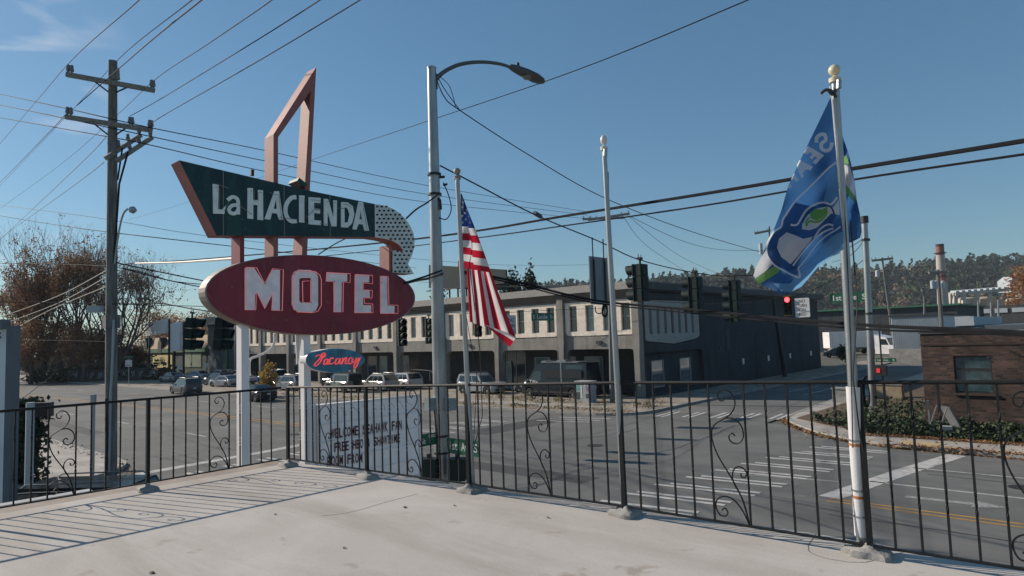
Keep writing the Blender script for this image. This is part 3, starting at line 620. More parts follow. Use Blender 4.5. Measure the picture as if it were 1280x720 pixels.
M_sgreen = mat('green_sign_sheet', (.004, .085, .045), .45, 0, .1, 4); M_swhite = mat('white_sign_sheet', (.52, .53, .53), .45, 0, .06, 4); M_txt = mat('reflective_white', (.6, .6, .6), .5); M_sback = mat('sign_back_metal', (.13, .15, .165), .5, .4, .1, 3)
M_blk = mat('black_print', (.015, .015, .015), .6)
def plate(name, TLp, TRp, BLp, plane, m, texts=(), parent=None, th=.012, **kw):
    """flat sign; plane = ('X', v) or ('Y', v); texts: (string, x0, y0, x1, y1) in plate fractions from bottom left"""
    on = onX if plane[0] == 'X' else onY
    TL, TR, BL = on(*TLp, plane[1]), on(*TRp, plane[1]), on(*BLp, plane[1])
    ex = TR-TL; ex.z = 0; ey = V(0, 0, (TL.z-BL.z)); o_ = V(BL.x, BL.y, BL.z); n = V(1, 0, 0) if plane[0] == 'X' else V(0, -1, 0)
    t = parent or T(name, kw['label'], kw['cat'], o_, kw.get('group'))
    pn = name if parent else 'plate'
    c_ = .06*min(ex.length, ey.length); exn, eyn = ex.normalized(), ey.normalized()
    pts = [o_+exn*c_, o_+ex-exn*c_, o_+ex+eyn*c_, o_+ex+ey-eyn*c_, o_+ex+ey-exn*c_, o_+ey+exn*c_, o_+ey-eyn*c_, o_+eyn*c_]
    b = MB(); b.prism(pts, -n*th); pp = b.build(pn, [m, M_sback], t)
    if texts:
        for tx in texts:
            mb_ = MB(); s, x0, y0, x1, y1 = tx; put_text(mb_, s, o_ + ex*x0 + ey*y0 + n*.003, ex*(x1-x0), ey*(y1-y0), .012)
            mb_.build('lettering', M_txt if m is M_sgreen else M_blk, pp if parent else t)
    return t
plate('street_name_plate', (559, 547), (600, 552.5), (559, 566), ('Y', LB.y-.2), M_sgreen, [('1st', .08, .25, .33, .8), ('Ave', .45, .25, .70, .8), ('S', .82, .25, .93, .8)], parent=lp)
plate('street_name_plate', (525, 543.5), (546.5, 540), (525, 559), ('X', LB.x+.2), M_sgreen, [('5400', .5, .62, .92, .88), ('St', .08, .2, .32, .65)], parent=lp)
ldn = 0
# ------------------------------------------------------------------ signal heads
M_sig = mat('dark_green_signal_paint', (.006, .018, .018), .6, 0, .2, 6, spec=.25); M_sigy = mat('dark_yellow_edge', (.45, .26, .02), .5)
def signal(label, n=3, lit=None, yellow=False, sec=.34, group='traffic signals hanging over the crossing'):
    t = T('traffic_signal', label, 'traffic light', (0, 0, 0), group)
    for k in range(n):
        zc = -(k+.5)*sec
        b = MB(); b.box((0, 0, zc), (.24, sec*1.12, sec*.95)); b.box((.115, 0, zc), (.02, sec*1.3, sec*.985)); b.box((-.13, 0, zc), (.03, sec*.8, sec*.75)); h = b.build('housing', M_sig, t)
        b = MB(); r = sec*.46
        if n: 
            vs = []; m_ = 12
            for i, x_ in enumerate((.125, .42)):
                for rr in (r, r*.94):
                    for j in range(m_+1):
                        a = math.radians(-50 + 280*j/m_); vs.append(V(x_ - (.09*(1-math.sin(a))*.5 if i else 0), rr*math.cos(a), zc + rr*math.sin(a)))
            q4 = m_+1
            fs = [(j, j+1, 2*q4+j+1, 2*q4+j) for j in range(m_)] + [(q4+j, 3*q4+j, 3*q4+j+1, q4+j+1) for j in range(m_)] + [(2*q4+j, 2*q4+j+1, 3*q4+j+1, 3*q4+j) for j in range(m_)]
            b.add(vs, fs); b.build('visor', M_sig, h, True)
        b = MB(); b.lathe((.127, 0, zc), [(r*.93, 0), (r*.8, .02), (.01, .035)], 16, axis=(1, 0, 0))
        mm = mat('lens_red_lit', (.7, .02, .02), .3, emit=((1, .05, .06), 5)) if lit == k else mat('lens_%d' % min(k, 2), ((.06, .008, .008), (.06, .03, .005), (.005, .04, .03))[min(k, 2)], .25)
        b.build('lens', mm, h, True)
    if yellow:
        b = MB()
        y1, z1 = sec*.6, n*sec+.06
        b.box((.05, y1, -n*sec/2), (.02, .035, z1)); b.box((.05, -y1, -n*sec/2), (.02, .035, z1)); b.box((.05, 0, .03), (.02, 2*y1, .035)); b.box((.05, 0, -n*sec-.03), (.02, 2*y1, .035)); b.build('edge_strip', M_sigy, t)
        MB().box((.03, 0, -n*sec/2), (.02, 2*y1, n*sec+.05)).build('backplate', M_black2, t)
    b = MB(); b.tube([(0, 0, -.02), (0, 0, .14)], .03, 8); b.box((0, 0, .15), (.1, .16, .06)); b.tube([(.0, -.07, .14), (0, -.07, .26)], .012, 5); b.tube([(.0, .07, .14), (0, .07, .26)], .012, 5); b.build('hanger', M_black2, t, True)
    return t
def place(o, px, py, X=None, Y=None, face=0, tilt=None, sc=1):
    sc *= 1.16 if X != -23.8 and X != -24.2 and X != -24.8 and Y != 40.2 else 1
    p = onX(px, py, X) if X is not None else onY(px, py, Y)
    o.location = p; o.rotation_euler = (tilt[0] if tilt else 0, tilt[1] if tilt else 0, face); o.scale = (sc,)*3; return p
place(signal('three-lens signal seen from behind, nearest the grey sign back over the crossing', 3), 800, 330, X=-11, face=PI)
place(signal('three-lens signal seen from behind, middle one of the three over the road by the flag', 3), 869, 346, X=-10.9, face=PI, sc=1.08)
place(signal('four-lens signal seen from behind, hanging closest to the blue and green flag', 4), 918, 350, X=-10.8, face=PI, sc=1.02)
place(signal('signal with lit red lens and yellow-edged backplate, facing the deck', 3, 0, True, group=None), 984, 371, Y=40.2, face=-PI/2+.25, sc=1.05)
place(signal('tilted three-lens signal with side visors, left one below the oval sign', 3), 240, 397, Y=9.2, face=.85, tilt=(0, .1), sc=.92)
place(signal('three-lens signal half hidden behind the oval sign and its post', 3), 277, 397, Y=9.3, face=.85, tilt=(0, .08), sc=.88)
place(signal('four-lens signal seen between the oval sign and the lamp pole', 4, sec=.30), 502, 399, X=-23.8, face=-.35)
place(signal('signal half hidden behind the tall lamp pole', 4, sec=.30), 536, 398, X=-24.2, face=-.4)
place(signal('small signal glimpsed under the fly end of the striped flag', 3, yellow=True, sec=.28), 597, 400, X=-24.8, face=-.5)
for px_, X_, lab in ((536, -11.5, 'pedestrian signal box on the left side of the lamp pole'), (572, -10.95, 'pedestrian signal box on the right side of the lamp pole')):
    p = at(px_, 572, ld-.25); t = T('pedestrian_signal', lab, 'traffic light', p)
    b = MB(); b.box(p - V(0, 0, .24), (.36, .3, .46), rot=.6); hs = b.build('housing', M_sig, t)
    b = MB()
    for k in range(5): b.box(p + Matrix.Rotation(.6, 3, 'Z') @ V(.19, 0, -.08-.08*k), (.05, .26, .012), rot=.6)
    b.build('louvre', M_black2, hs); MB().tube([p+V(0, 0, -.02), p+V(0, 0, .08)], .05, 8).build('mount', M_black2, t)
# signs hanging on the span wires
t = T('hanging_sign', 'blank grey back of a tall sign hanging on the span wire by the bare flagpole', 'sign', onX(747, 383, -11))
TL, TR, BL = onX(736.5, 320, -11), onX(759, 322, -11), onX(736.5, 380, -11)
b = MB(); b.prism([V(-11, TL.y, BL.z), V(-11, TR.y, BL.z-.02), V(-11, TR.y, TL.z), V(-11, TL.y, TL.z)], (-.03, 0, 0)); b.build('plate', mat('aluminium_sign_back', (.17, .19, .205), .55, .3, .08, 3), t)
b = MB()
for f in (.2, .8): y_ = TL.y+(TR.y-TL.y)*f; b.box((-10.97, y_, (TL.z+BL.z)/2), (.03, .05, TL.z-BL.z-.2)); b.tube([(-11, y_, TL.z-.1), (-11, y_, TL.z+.55)], .02, 6)
b.build('bracket', M_black2, t)
b = MB(); b.tube(smooth_pts([at(744, 383, 18.8), at(745, 390, 18.8), at(750, 392, 18.8), at(754, 388, 18.8), at(756, 380, 18.8)]), .015, 5)
for k in range(3): b.tube([at(756+3.2*math.cos(a*PI/5), 388+7*math.sin(a*PI/5)+k*.7, 18.8) for a in range(11)], .022, 5)
b.build('cable_coil', M_wire, t, True)
plate('hanging_sign', (664.5, 391), (692.5, 388), (664.5, 401), ('X', -26.2), M_sgreen, [('S', .06, .25, .14, .75), ('Lucile', .24, .22, .70, .8), ('St', .82, .3, .94, .75)], label='green sign reading S Lucile St on the far span wire', cat='street sign')
plate('hanging_sign', (634, 394), (645.5, 393.5), (634, 419), ('X', -25.8), M_swhite, [('NO', .2, .66, .8, .86), ('TURN', .15, .38, .85, .56), ('ON RED', .1, .1, .9, .28)], label='white sign half hidden by the tip of the striped flag', cat='sign')
plate('hanging_sign', (994.5, 373), (1013, 373.5), (994.5, 397), ('Y', 40), M_swhite, [('NO', .28, .76, .72, .92), ('TURN', .2, .53, .8, .69), ('ON', .3, .31, .7, .47), ('RED', .25, .09, .75, .25)], label='white sign reading NO TURN ON RED beside the lit red signal', cat='sign')
# ------------------------------------------------------------------ the grey two-storey building
XC_, YF = -26.56, 43.0
M_frame = layered('taupe_painted_concrete', (.27, .25, .222), (.33, .305, .275), (.17, .155, .14), .9, .7, (2.5, 2.5, .35), .9, .15, (.15, .14, .125), .3)
M_stucco = mat('beige_rough_stucco', (.76, .65, .54), .95, 0, .12, 2.2, 1.0, 9, (.82, .72, .60), detail=10)
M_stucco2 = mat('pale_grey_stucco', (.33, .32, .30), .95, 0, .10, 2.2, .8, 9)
M_agg = mat('exposed_aggregate_cap', (.34, .32, .29), .95, 0, .35, 9, .8, 30, detail=10)
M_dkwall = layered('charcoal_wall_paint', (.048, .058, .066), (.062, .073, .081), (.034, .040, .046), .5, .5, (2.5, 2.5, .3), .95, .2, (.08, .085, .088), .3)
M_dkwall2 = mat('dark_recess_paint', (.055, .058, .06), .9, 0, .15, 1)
M_eave = mat('eave_painted_shade', (.10, .09, .08), .9, 0, .2, 1)  # dark tone paints in the shadow recess below the cap
M_alu = mat('aluminium_window_frame', (.30, .31, .31), .5, .4)
M_win = mat('reflecting_window', (.035, .05, .055), .04, 0, .35, 1.2, spec=.9)
M_win2 = mat('pale_window_blind_glass', (.14, .20, .21), .1, 0, .22, 1.4, spec=.8)
M_win3 = mat('mirror_like_glass', (.42, .44, .46), .05, .9, .12, .8)
gb = T('commercial_building', 'long grey two-storey building with beige stucco window panels and arched ground-floor bays', 'building', (XC_, YF, 0))
def rrect(x0, x1, z0, z1, r, f, n=4, only=None):
    pts = []
    for cx, cz, a0, k in ((x1-r, z1-r, 0, 'tr'), (x0+r, z1-r, 90, 'tl'), (x0+r, z0+r, 180, 'bl'), (x1-r, z0+r, 270, 'br')):
        rr = r if (only is None or k in only) else 0.0
        if rr == 0:
            pts.append(f(x1 if 'r' in k else x0, z1 if 't' in k else z0))
        else:
            for i in range(n+1):
                a = math.radians(a0+90*i/n); pts.append(f(cx+r*math.cos(a), cz+r*math.sin(a)))
    return pts
BAY = 7.35; NB = 9
cols = [XC_ - BAY*i for i in range(NB+1)]
fY = lambda Y: (lambda x, z: V(x, Y, z))
xw0 = cols[-1]-.4
# frame with openings: upper panels and lower arched bays
holes = []
for i in range(NB):
    x1, x0 = cols[i]-.38, cols[i+1]+.38
    holes.append(rrect(x0, x1, 4.72, 7.55, .45, fY(YF), only=('bl', 'br')))
    holes.append(rrect(x0, x1, .02, 3.72, .55, fY(YF), only=('tl', 'tr')))
b = MB(); b.prism([V(xw0, YF, 0), V(XC_, YF, 0), V(XC_, YF, 7.9), V(xw0, YF, 7.9)], (0, .45, 0), holes); b.build('frame', M_frame, gb)
for i in range(NB+1):        # columns stand proud, arch brackets spread at their heads
    x = cols[i] - (.2 if i == 0 else 0)
    b = MB(); b.prism([V(x-.22, YF-.28, 0), V(x+.22, YF-.28, 0), V(x+.24, YF-.28, 3.3), V(x+.30, YF-.28, 4.3), V(x+.30, YF-.28, 7.9), V(x-.30, YF-.28, 7.9), V(x-.30, YF-.28, 4.3), V(x-.24, YF-.28, 3.3)], (0, .277, 0)); b.build('column', M_frame, gb)
for i in range(NB):
    x1, x0 = cols[i]-.33, cols[i+1]+.33
    nwin = 4; hs = []; wins = []
    for k in range(nwin):
        c = x0 + (x1-x0)*((k+.5)/nwin); hs.append([V(c-.41, YF-.05, 5.14), V(c+.41, YF-.05, 5.14), V(c+.41, YF-.05, 7.22), V(c-.41, YF-.05, 7.22)]); wins.append(c)
    b = MB(); b.prism(rrect(x0+.06, x1-.06, 4.8, 7.5, .4, fY(YF-.05), only=('bl', 'br')), (0, .3, 0), hs); b.build('stucco_panel', M_stucco, gb)
    for c in wins:
        b = MB()
        for dx in (-.385, .385): b.box((c+dx, YF+.13, 6.18), (.05, .06, 2.08))
        for z in (5.165, 7.195): b.box((c, YF+.13, z), (.72, .06, .05))
        b.box((c, YF+.13, 6.2), (.72, .05, .04)); fr_ = b.build('window_frame', M_alu, gb)
        b = MB(); j = rnd.uniform(-.012, .012); b.prism([V(c-.36, YF+.17-j, 5.19), V(c+.36, YF+.17+j, 5.19), V(c+.36, YF+.17+j, 7.17), V(c-.36, YF+.17-j, 7.17)], (0, .01, 0)); b.build('pane', M_win if rnd.random() < .6 else M_win2, fr_)
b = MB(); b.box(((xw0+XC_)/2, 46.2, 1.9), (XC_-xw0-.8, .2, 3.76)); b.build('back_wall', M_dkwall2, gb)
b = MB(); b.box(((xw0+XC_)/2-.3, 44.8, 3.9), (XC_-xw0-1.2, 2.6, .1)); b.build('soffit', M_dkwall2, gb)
def shopwin(xa, xb, za, zb, glass, Y=46.06, n=1):
    b = MB()
    for k in range(n+1): b.box((xa+(xb-xa)*k/n, Y, (za+zb)/2), (.07, .08, zb-za))
    for z in (za, zb): b.box(((xa+xb)/2, Y, z), (xb-xa-.08, .08, .07))
    f_ = b.build('shop_window_frame', M_alu, gb)
    for k in range(n):
        x0, x1 = xa+(xb-xa)*k/n+.04, xa+(xb-xa)*(k+1)/n-.04; MB().box(((x0+x1)/2, Y+.005, (za+zb)/2), (x1-x0, .02, zb-za-.08)).build('pane', glass, f_)
XW = lambda px, py=450: onY(px, py, 46.06).x
shopwin(XW(668.5), XW(687.5), 1.0, 2.95, M_win2); shopwin(XW(711), XW(719.5), .9, 3.0, M_win2); shopwin(XW(731), XW(753.5), .3, 3.0, M_win2)
shopwin(XW(634), XW(657), .1, 3.5, M_win, n=2); shopwin(XW(634), XW(640), .1, 2.6, M_win2, Y=45.95)
shopwin(XW(494), XW(511), .1, 3.2, M_win2, n=2); shopwin(XW(460), XW(471), .1, 3.2, M_win, n=1); shopwin(XW(475), XW(484), .1, 3.2, M_win2, n=1); shopwin(XW(360), XW(372), .2, 3.0, M_win, n=2); shopwin(XW(440), XW(450), .2, 3.0, M_win)
# parapet: bright aggregate cap over an eave coloured dark for its shadow
b = MB(); b.prism([V(XC_+.15, YF-.55, 8.22), V(XC_+.15, YF-.55, 8.80), V(XC_+.15, YF+.2, 8.86), V(XC_+.15, YF+.2, 8.22)], (xw0-XC_-.3, 0, 0)); b.build('parapet_cap', M_agg, gb)
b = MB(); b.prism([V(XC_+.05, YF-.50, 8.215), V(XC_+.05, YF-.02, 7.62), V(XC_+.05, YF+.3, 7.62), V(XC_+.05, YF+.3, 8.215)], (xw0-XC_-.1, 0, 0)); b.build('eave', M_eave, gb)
b = MB(); b.box(((xw0+XC_)/2, 64, 8.3), (XC_-xw0-.6, 40, .3)); b.build('roof', mat('roof_membrane', (.22, .21, .20), .9, 0, .2, .3), gb)
for x_, y_, w_, h_ in ((-38, 52, 2.4, 1.1), (-46, 56, 1.6, .9), (-33, 60, 1.2, .8), (-29.5, 66, 2.0, 1.0)):
    ac = T('roof_unit', 'grey ventilation unit on the flat roof, ' + {-38: 'second from the corner', -46: 'farthest to the left', -33: 'third along the roof', -29.5: 'nearest the side wall'}[x_], 'air unit', (x_, y_, 8.45)); MB().box((x_, y_, 8.45+h_/2), (w_, 1.4, h_)).build('casing', M_alu, ac); MB().tube([(x_+.3, y_, 8.45+h_), (x_+.3, y_, 8.7+h_)], .25, 10).build('fan_hood', M_black2, ac)
# side facade on the cross street
YE = 84
fX = lambda X: (lambda y, z: V(X, y, z))
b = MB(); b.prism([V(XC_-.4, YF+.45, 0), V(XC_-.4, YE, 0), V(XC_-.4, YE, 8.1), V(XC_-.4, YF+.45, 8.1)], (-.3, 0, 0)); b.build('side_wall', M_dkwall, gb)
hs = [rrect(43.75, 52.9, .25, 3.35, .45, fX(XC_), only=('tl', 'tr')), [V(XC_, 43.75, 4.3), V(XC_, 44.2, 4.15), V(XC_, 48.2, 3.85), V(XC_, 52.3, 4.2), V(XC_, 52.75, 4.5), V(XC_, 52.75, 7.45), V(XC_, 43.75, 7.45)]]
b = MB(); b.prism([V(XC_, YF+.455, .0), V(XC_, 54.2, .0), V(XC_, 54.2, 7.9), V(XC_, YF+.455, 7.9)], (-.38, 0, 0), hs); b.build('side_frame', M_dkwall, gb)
hs = []; wy = []
for k in range(7):
    c = 44.75 + k*1.13; wy.append(c); hs.append([V(XC_-.08, c-.22, 4.75), V(XC_-.08, c+.22, 4.75), V(XC_-.08, c+.22, 6.75), V(XC_-.08, c-.22, 6.75)])
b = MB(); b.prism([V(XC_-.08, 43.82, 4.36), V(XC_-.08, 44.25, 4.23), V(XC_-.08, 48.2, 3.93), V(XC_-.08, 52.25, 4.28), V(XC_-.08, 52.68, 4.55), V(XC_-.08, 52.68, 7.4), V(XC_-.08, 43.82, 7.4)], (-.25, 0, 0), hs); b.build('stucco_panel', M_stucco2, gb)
for c in wy:
    b = MB()
    for dy in (-.2, .2): b.box((XC_-.22, c+dy, 5.75), (.05, .035, 1.99))
    for z in (4.77, 6.73): b.box((XC_-.22, c, z), (.05, .36, .035))
    f_ = b.build('window_frame', M_alu, gb); MB().box((XC_-.25, c, 5.75), (.01, .37, 1.93)).build('pane', M_win2 if rnd.random() < .5 else M_win, f_)
for ya, yb in ((44.95, 46.75), (49.4, 51.2)):
    b = MB()
    for y in (ya, yb): b.box((XC_-.33, y, 1.65), (.08, .07, 2.07))
    for z in (.65, 2.68): b.box((XC_-.33, (ya+yb)/2, z), (.08, yb-ya-.07, .07))
    f_ = b.build('window_frame', M_alu, gb); MB().box((XC_-.36, (ya+yb)/2, 1.66), (.02, yb-ya-.08, 1.96)).build('pane', M_win3, f_)
b = MB(); b.prism([V(XC_+.3, YF+.05, 8.2), V(XC_+.3, YE+.3, 8.2), V(XC_+.3, YE+.3, 8.72), V(XC_+.3, YF+.05, 8.72)], (-.7, 0, 0)); b.build('side_parapet', mat('dark_roof_edge', (.06, .065, .07), .8, 0, .2, 1), gb)
b = MB(); b.prism([V(XC_+.32, YF-.1, 8.725), V(XC_+.32, YE+.35, 8.725), V(XC_+.32, YE+.35, 8.80), V(XC_+.32, YF-.1, 8.80)], (-.6, 0, 0)); b.build('coping', mat('coping_metal', (.12, .13, .135), .5, .3), gb)
for y in (58.8, 64.9, 70.8, 77.4): MB().box((XC_-.392, y, 4.1), (.03, .12, 8)).build('pilaster', mat('dark_seam', (.03, .036, .042), .9), gb)
for y in (61.8, 68, 74, 80.6): MB().box((XC_-.36, y, 1.85), (.09, .32, .55)).build('vent_box', M_metalwhite, gb)
for y, z, h in ((58.7, 4.0, 1.9),): MB().box((XC_-.37, y, z), (.07, .7, h)).build('shutter', M_dkwall2, gb)
MB().box((XC_-.36, 57, 3.3), (.08, .14, .14)).build('alarm_bell', mat('red_bell', (.25, .03, .03), .4), gb)
for x in (cols[1]-.42, cols[3]-.42, cols[5]-.42):
    MB().tube([(x, YF-.12, .2), (x, YF-.12, 7.6)], .06, 6).build('downpipe', mat('downpipe_paint', (.16, .15, .14), .6), gb)
for k in range(NB):
    if k % 2 == 0: MB().box((cols[k]-BAY*.5, YF-.10, 4.25), (.5, .12, .22)).build('wall_light', M_black2, gb)
# entrance steps
es = T('entrance_steps', 'concrete entrance steps with a metal handrail by the grey building bay', 'steps', (-51, 44.2, 0))
for k in range(5): MB().box((-50.2+k*.32, 43.9, .09+.17*(4-k)-.085+.0), (.34, 1.5, .17+.34*(4-k))).build('step', M_conc, es)
b = MB(); b.tube([(-49, 43.2, .1), (-49, 43.2, .95), (-51, 43.2, 1.85), (-54, 43.2, 1.9)], .03, 6); b.tube([(-51, 43.2, .8), (-51, 43.2, 1.85)], .025, 6); b.build('handrail', M_alu, es, True)
# billboard on the roof, conifer beyond
bbd = T('billboard', 'dark green back of a billboard rising behind the roof of the grey building', 'billboard', (-60, 70, 8.4))
Yb = 66
TL, TR, BR_, BL = onY(536, 331, Yb), onY(632, 337, Yb), onY(634, 363, Yb), onY(536, 360, Yb)
b = MB(); b.prism([BL, BR_, TR, TL], (0, .3, 0)); b.build('board', mat('billboard_green', (.006, .022, .020), .8, 0, .2, .8), bbd)
b = MB()
for k in range(9):
    p = BL.lerp(BR_, (k+.5)/9); b.box((p.x, Yb+.15, p.z-1.5), (.18, .18, 3.4))
b.box(((BL.x+BR_.x)/2, Yb-.3, BL.z-.5), (BR_.x-BL.x, .5, .12)); b.build('support', M_black2, bbd)
for k in range(5):
    p = BL.lerp(BR_, (k+.5)/5); MB().tube([(p.x, Yb-.1, p.z), (p.x, Yb-1.1, p.z-.5), (p.x, Yb-1.2, p.z-.2)], .05, 5).build('flood_light', M_black2, bbd)

# ------------------------------------------------------------------ left background buildings
Yg = 44
def quadY(a, b_, Y): return onY(*a, Y), onY(*b_, Y)
gs = T('green_shop', 'low dark green shop with a tan mansard roof, dormers and a yellow sign', 'building', onY(195, 470, Yg))
x0, x1 = onY(186, 450, Yg).x, onY(258, 450, Yg).x
zt0 = onY(222, 438, Yg).z; zr = onY(222, 421, Yg+2).z
MB().box(((x0+x1)/2, Yg+8, zt0/2), (x1-x0, 16, zt0)).build('wall', mat('dark_green_wall', (.022, .045, .038), .85, 0, .2, .5), gs)
MB().box(((x0+x1)/2, Yg-.1, zt0+.02), (x1-x0+.6, .5, .7)).build('fascia', mat('green_fascia', (.03, .10, .045), .7), gs)
b = MB(); b.prism([V(x0, Yg-.2, zt0+.38), V(x0, Yg+1.2, zr), V(x0, Yg+14, zr), V(x0, Yg+14, zt0+.38)], (x1-x0, 0, 0)); b.build('mansard_roof', mat('tan_shingles', (.36, .29, .19), .95, 0, .35, 3, .4, 20, stretch=(1, 1, 3)), gs)
for px_ in (182, 200): 
    p = onY(px_, 432, Yg-.3); b = MB(); b.prism([p+V(-.8, -.1, -1.3), p+V(.8, -.1, -1.3), p+V(.8, -.1, .4), p+V(0, -.1, 1.4), p+V(-.8, -.1, .4)], (0, 1.2, 0)); b.build('dormer', mat('dark_dormer', (.02, .025, .025), .8), gs)
sa, sb2 = onY(190, 444, Yg-.4), onY(214, 461, Yg-.4)
ys = MB().box(((sa.x+sb2.x)/2, Yg-.2, (sa.z+sb2.z)/2), (sb2.x-sa.x, .15, sa.z-sb2.z)).build('yellow_sign', mat('pale_yellow_sign', (.50, .44, .17), .7), gs)
b = MB(); cx, cz = (sa.x+sb2.x)/2, (sa.z+sb2.z)/2+.1
for r0, r1 in ((.5, .62), (.75, .85)):
    P_ = [V(cx+1.5*r1*math.cos(PI*i/10), Yg-.285, cz-.1+r1*math.sin(PI*i/10)) for i in range(11)] + [V(cx+1.5*r0*math.cos(PI*i/10), Yg-.285, cz-.1+r0*math.sin(PI*i/10)) for i in range(10, -1, -1)]
    b.prism(P_, (0, -.01, 0))
for k in range(9): b.box((cx-1.6+k*.4, Yg-.29, cz-.25), (.26, .012, .22))
b.build('emblem', mat('brown_print', (.12, .07, .03), .8), ys)
for xa, xb in ((229, 240), (241, 252)):
    a, c = onY(xa, 442, Yg), onY(xb, 459, Yg); MB().box(((a.x+c.x)/2, Yg-.05, (a.z+c.z)/2), (c.x-a.x, .1, a.z-c.z)).build('window', mat('pale_green_pane', (.26, .30, .22), .3, 0, .2, 1), gs)
bs = T('blue_shop', 'dark blue-green flat building between the green shop and the oval sign post', 'building', onY(280, 470, Yg))
x2 = onY(312, 450, Yg).x; zz = onY(280, 404, Yg).z
MB().box(((x1+x2)/2+.3, Yg+8, zz/2), (x2-x1-.3, 16, zz)).build('wall', mat('dark_teal_wall', (.03, .055, .065), .85, 0, .15, .4), bs)
a = onY(251, 403, Yg+1); MB().box((a.x+1, Yg+2.5, zz+.5), (3.2, 4, 1.6)).build('stair_head', mat('tan_stucco', (.34, .28, .2), .9), bs)
MB().box(((x1+x2)/2, Yg-.1, zz*.62), (.9, .15, zz*1.0)).build('pilaster', mat('green_fascia', (.03, .10, .045), .7), bs)
MB().box(((x1+x2)/2, Yg-.2, zz+.1), (x2-x1, .4, .3)).build('cornice', M_frame, bs)
ts = T('roadside_signboard', 'two blank white signboards on tall frames above the green shop', 'billboard', onY(200, 440, 40))
for (xa, ya), (xb, yb), (xc, yc_), (xd, yd), in (((182, 404.5), (206.5, 398.5), (206.5, 416), (182, 420.5)), ((213, 405), (224.5, 402), (224.5, 438), (213, 439.5))):
    P_ = [onY(px_, py_, 39) for px_, py_ in ((xa, ya), (xb, yb), (xc, yc_), (xd, yd))]
    b = MB(); b.prism(P_, (0, .4, 0)); pn = b.build('board', mat('white_board', (.62, .62, .63), .6, 0, .05, 1), ts)
    for p, q_ in ((P_[0], P_[3]), (P_[1], P_[2])): MB().box((p.x, 39.6, p.z/2), (.25, .25, p.z*1.0)).build('leg', M_black2, ts)
# far low structures closing the gap behind the posts
ls = T('distant_sheds', 'row of low pale sheds seen far off between the oval sign and the trees', 'building', (-130, 75, 0))
for k, (x, y, w_, h_) in enumerate(((-150, 95, 30, 6), (-118, 105, 22, 9), (-180, 80, 30, 5))): MB().box((x, y, h_/2), (w_, 12, h_)).build('shed', mat('pale_shed', (.26, .24, .22), .9, 0, .2, .4), ls)

# ------------------------------------------------------------------ brick building on the far right corner
YBk = 35.0; XBk = -6.85
def brick_mat(name, c1, c2, mortar, sx=1.9, sz=4.6, rough=.9):
    m = bpy.data.materials.new(name); m.use_nodes = True; t = m.node_tree; bs_ = t.nodes['Principled BSDF']; bs_.inputs['Roughness'].default_value = rough
    tcn = t.nodes.new('ShaderNodeTexCoord'); sp = t.nodes.new('ShaderNodeSeparateXYZ'); cb = t.nodes.new('ShaderNodeCombineXYZ'); ad = t.nodes.new('ShaderNodeMath'); ad.operation = 'ADD'
    t.links.new(tcn.outputs['Object'], sp.inputs[0]); t.links.new(sp.outputs[0], ad.inputs[0]); t.links.new(sp.outputs[1], ad.inputs[1]); t.links.new(ad.outputs[0], cb.inputs[0]); t.links.new(sp.outputs[2], cb.inputs[1])
    br = t.nodes.new('ShaderNodeTexBrick'); br.inputs['Scale'].default_value = 1; br.inputs['Brick Width'].default_value = .27; br.inputs['Row Height'].default_value = .10; br.inputs['Mortar Size'].default_value = .010
    br.inputs['Color1'].default_value = (*c1, 1); br.inputs['Color2'].default_value = (*c2, 1); br.inputs['Mortar'].default_value = (*mortar, 1); br.inputs['Bias'].default_value = -.1
    t.links.new(cb.outputs[0], br.inputs['Vector'])
    nn = t.nodes.new('ShaderNodeTexNoise'); nn.inputs['Scale'].default_value = .9; nn.inputs['Detail'].default_value = 8; t.links.new(tcn.outputs['Object'], nn.inputs['Vector'])
    rp = t.nodes.new('ShaderNodeMapRange'); rp.inputs['From Min'].default_value = .3; rp.inputs['From Max'].default_value = .7; rp.inputs['To Min'].default_value = .35; rp.inputs['To Max'].default_value = 1.25; t.links.new(nn.outputs[0], rp.inputs[0])
    mu = t.nodes.new('ShaderNodeMixRGB'); mu.blend_type = 'MULTIPLY'; mu.inputs[0].default_value = 1; t.links.new(br.outputs[0], mu.inputs[1]); t.links.new(rp.outputs[0], mu.inputs[2]); t.links.new(mu.outputs[0], bs_.inputs['Base Color'])
    bb = t.nodes.new('ShaderNodeBump'); bb.inputs['Strength'].default_value = .7; bb.inputs['Distance'].default_value = .02; bb.invert = True; t.links.new(br.outputs['Fac'], bb.inputs['Height']); t.links.new(bb.outputs[0], bs_.inputs['Normal'])
    return m
M_brick = brick_mat('brown_brick', (.13, .068, .05), (.020, .016, .015), (.07, .06, .052))
kb_ = T('brick_building', 'one-storey brown brick building with a wide dark window, behind the ivy bank', 'building', (XBk, YBk, 0))
wx0, wx1 = onY(1193, 468, YBk).x, onY(1241, 468, YBk).x; wz0, wz1 = 1.78, 3.42
b = MB(); b.prism([V(XBk, YBk, 0), V(14, YBk, 0), V(14, YBk, 4.40), V(XBk, YBk, 4.40)], (0, .3, 0), [[V(wx0, YBk, wz0), V(wx1, YBk, wz0), V(wx1, YBk, wz1), V(wx0, YBk, wz1)], [V(2.2, YBk, wz0), V(4, YBk, wz0), V(4, YBk, wz1), V(2.2, YBk, wz1)]]); b.build('wall', M_brick, kb_)
b = MB(); b.prism([V(XBk, YBk+.302, 0), V(XBk, 52, 0), V(XBk, 52, 4.40), V(XBk, YBk+.302, 4.40)], (.3, 0, 0)); b.build('wall', M_brick, kb_)
b = MB(); b.box(((XBk+14)/2, (YBk+52)/2, 4.25), (14-XBk-.7, 16.2, .1)); b.build('roof', mat('pale_gravel_roof', (.33, .32, .31), .9, 0, .2, .5), kb_)
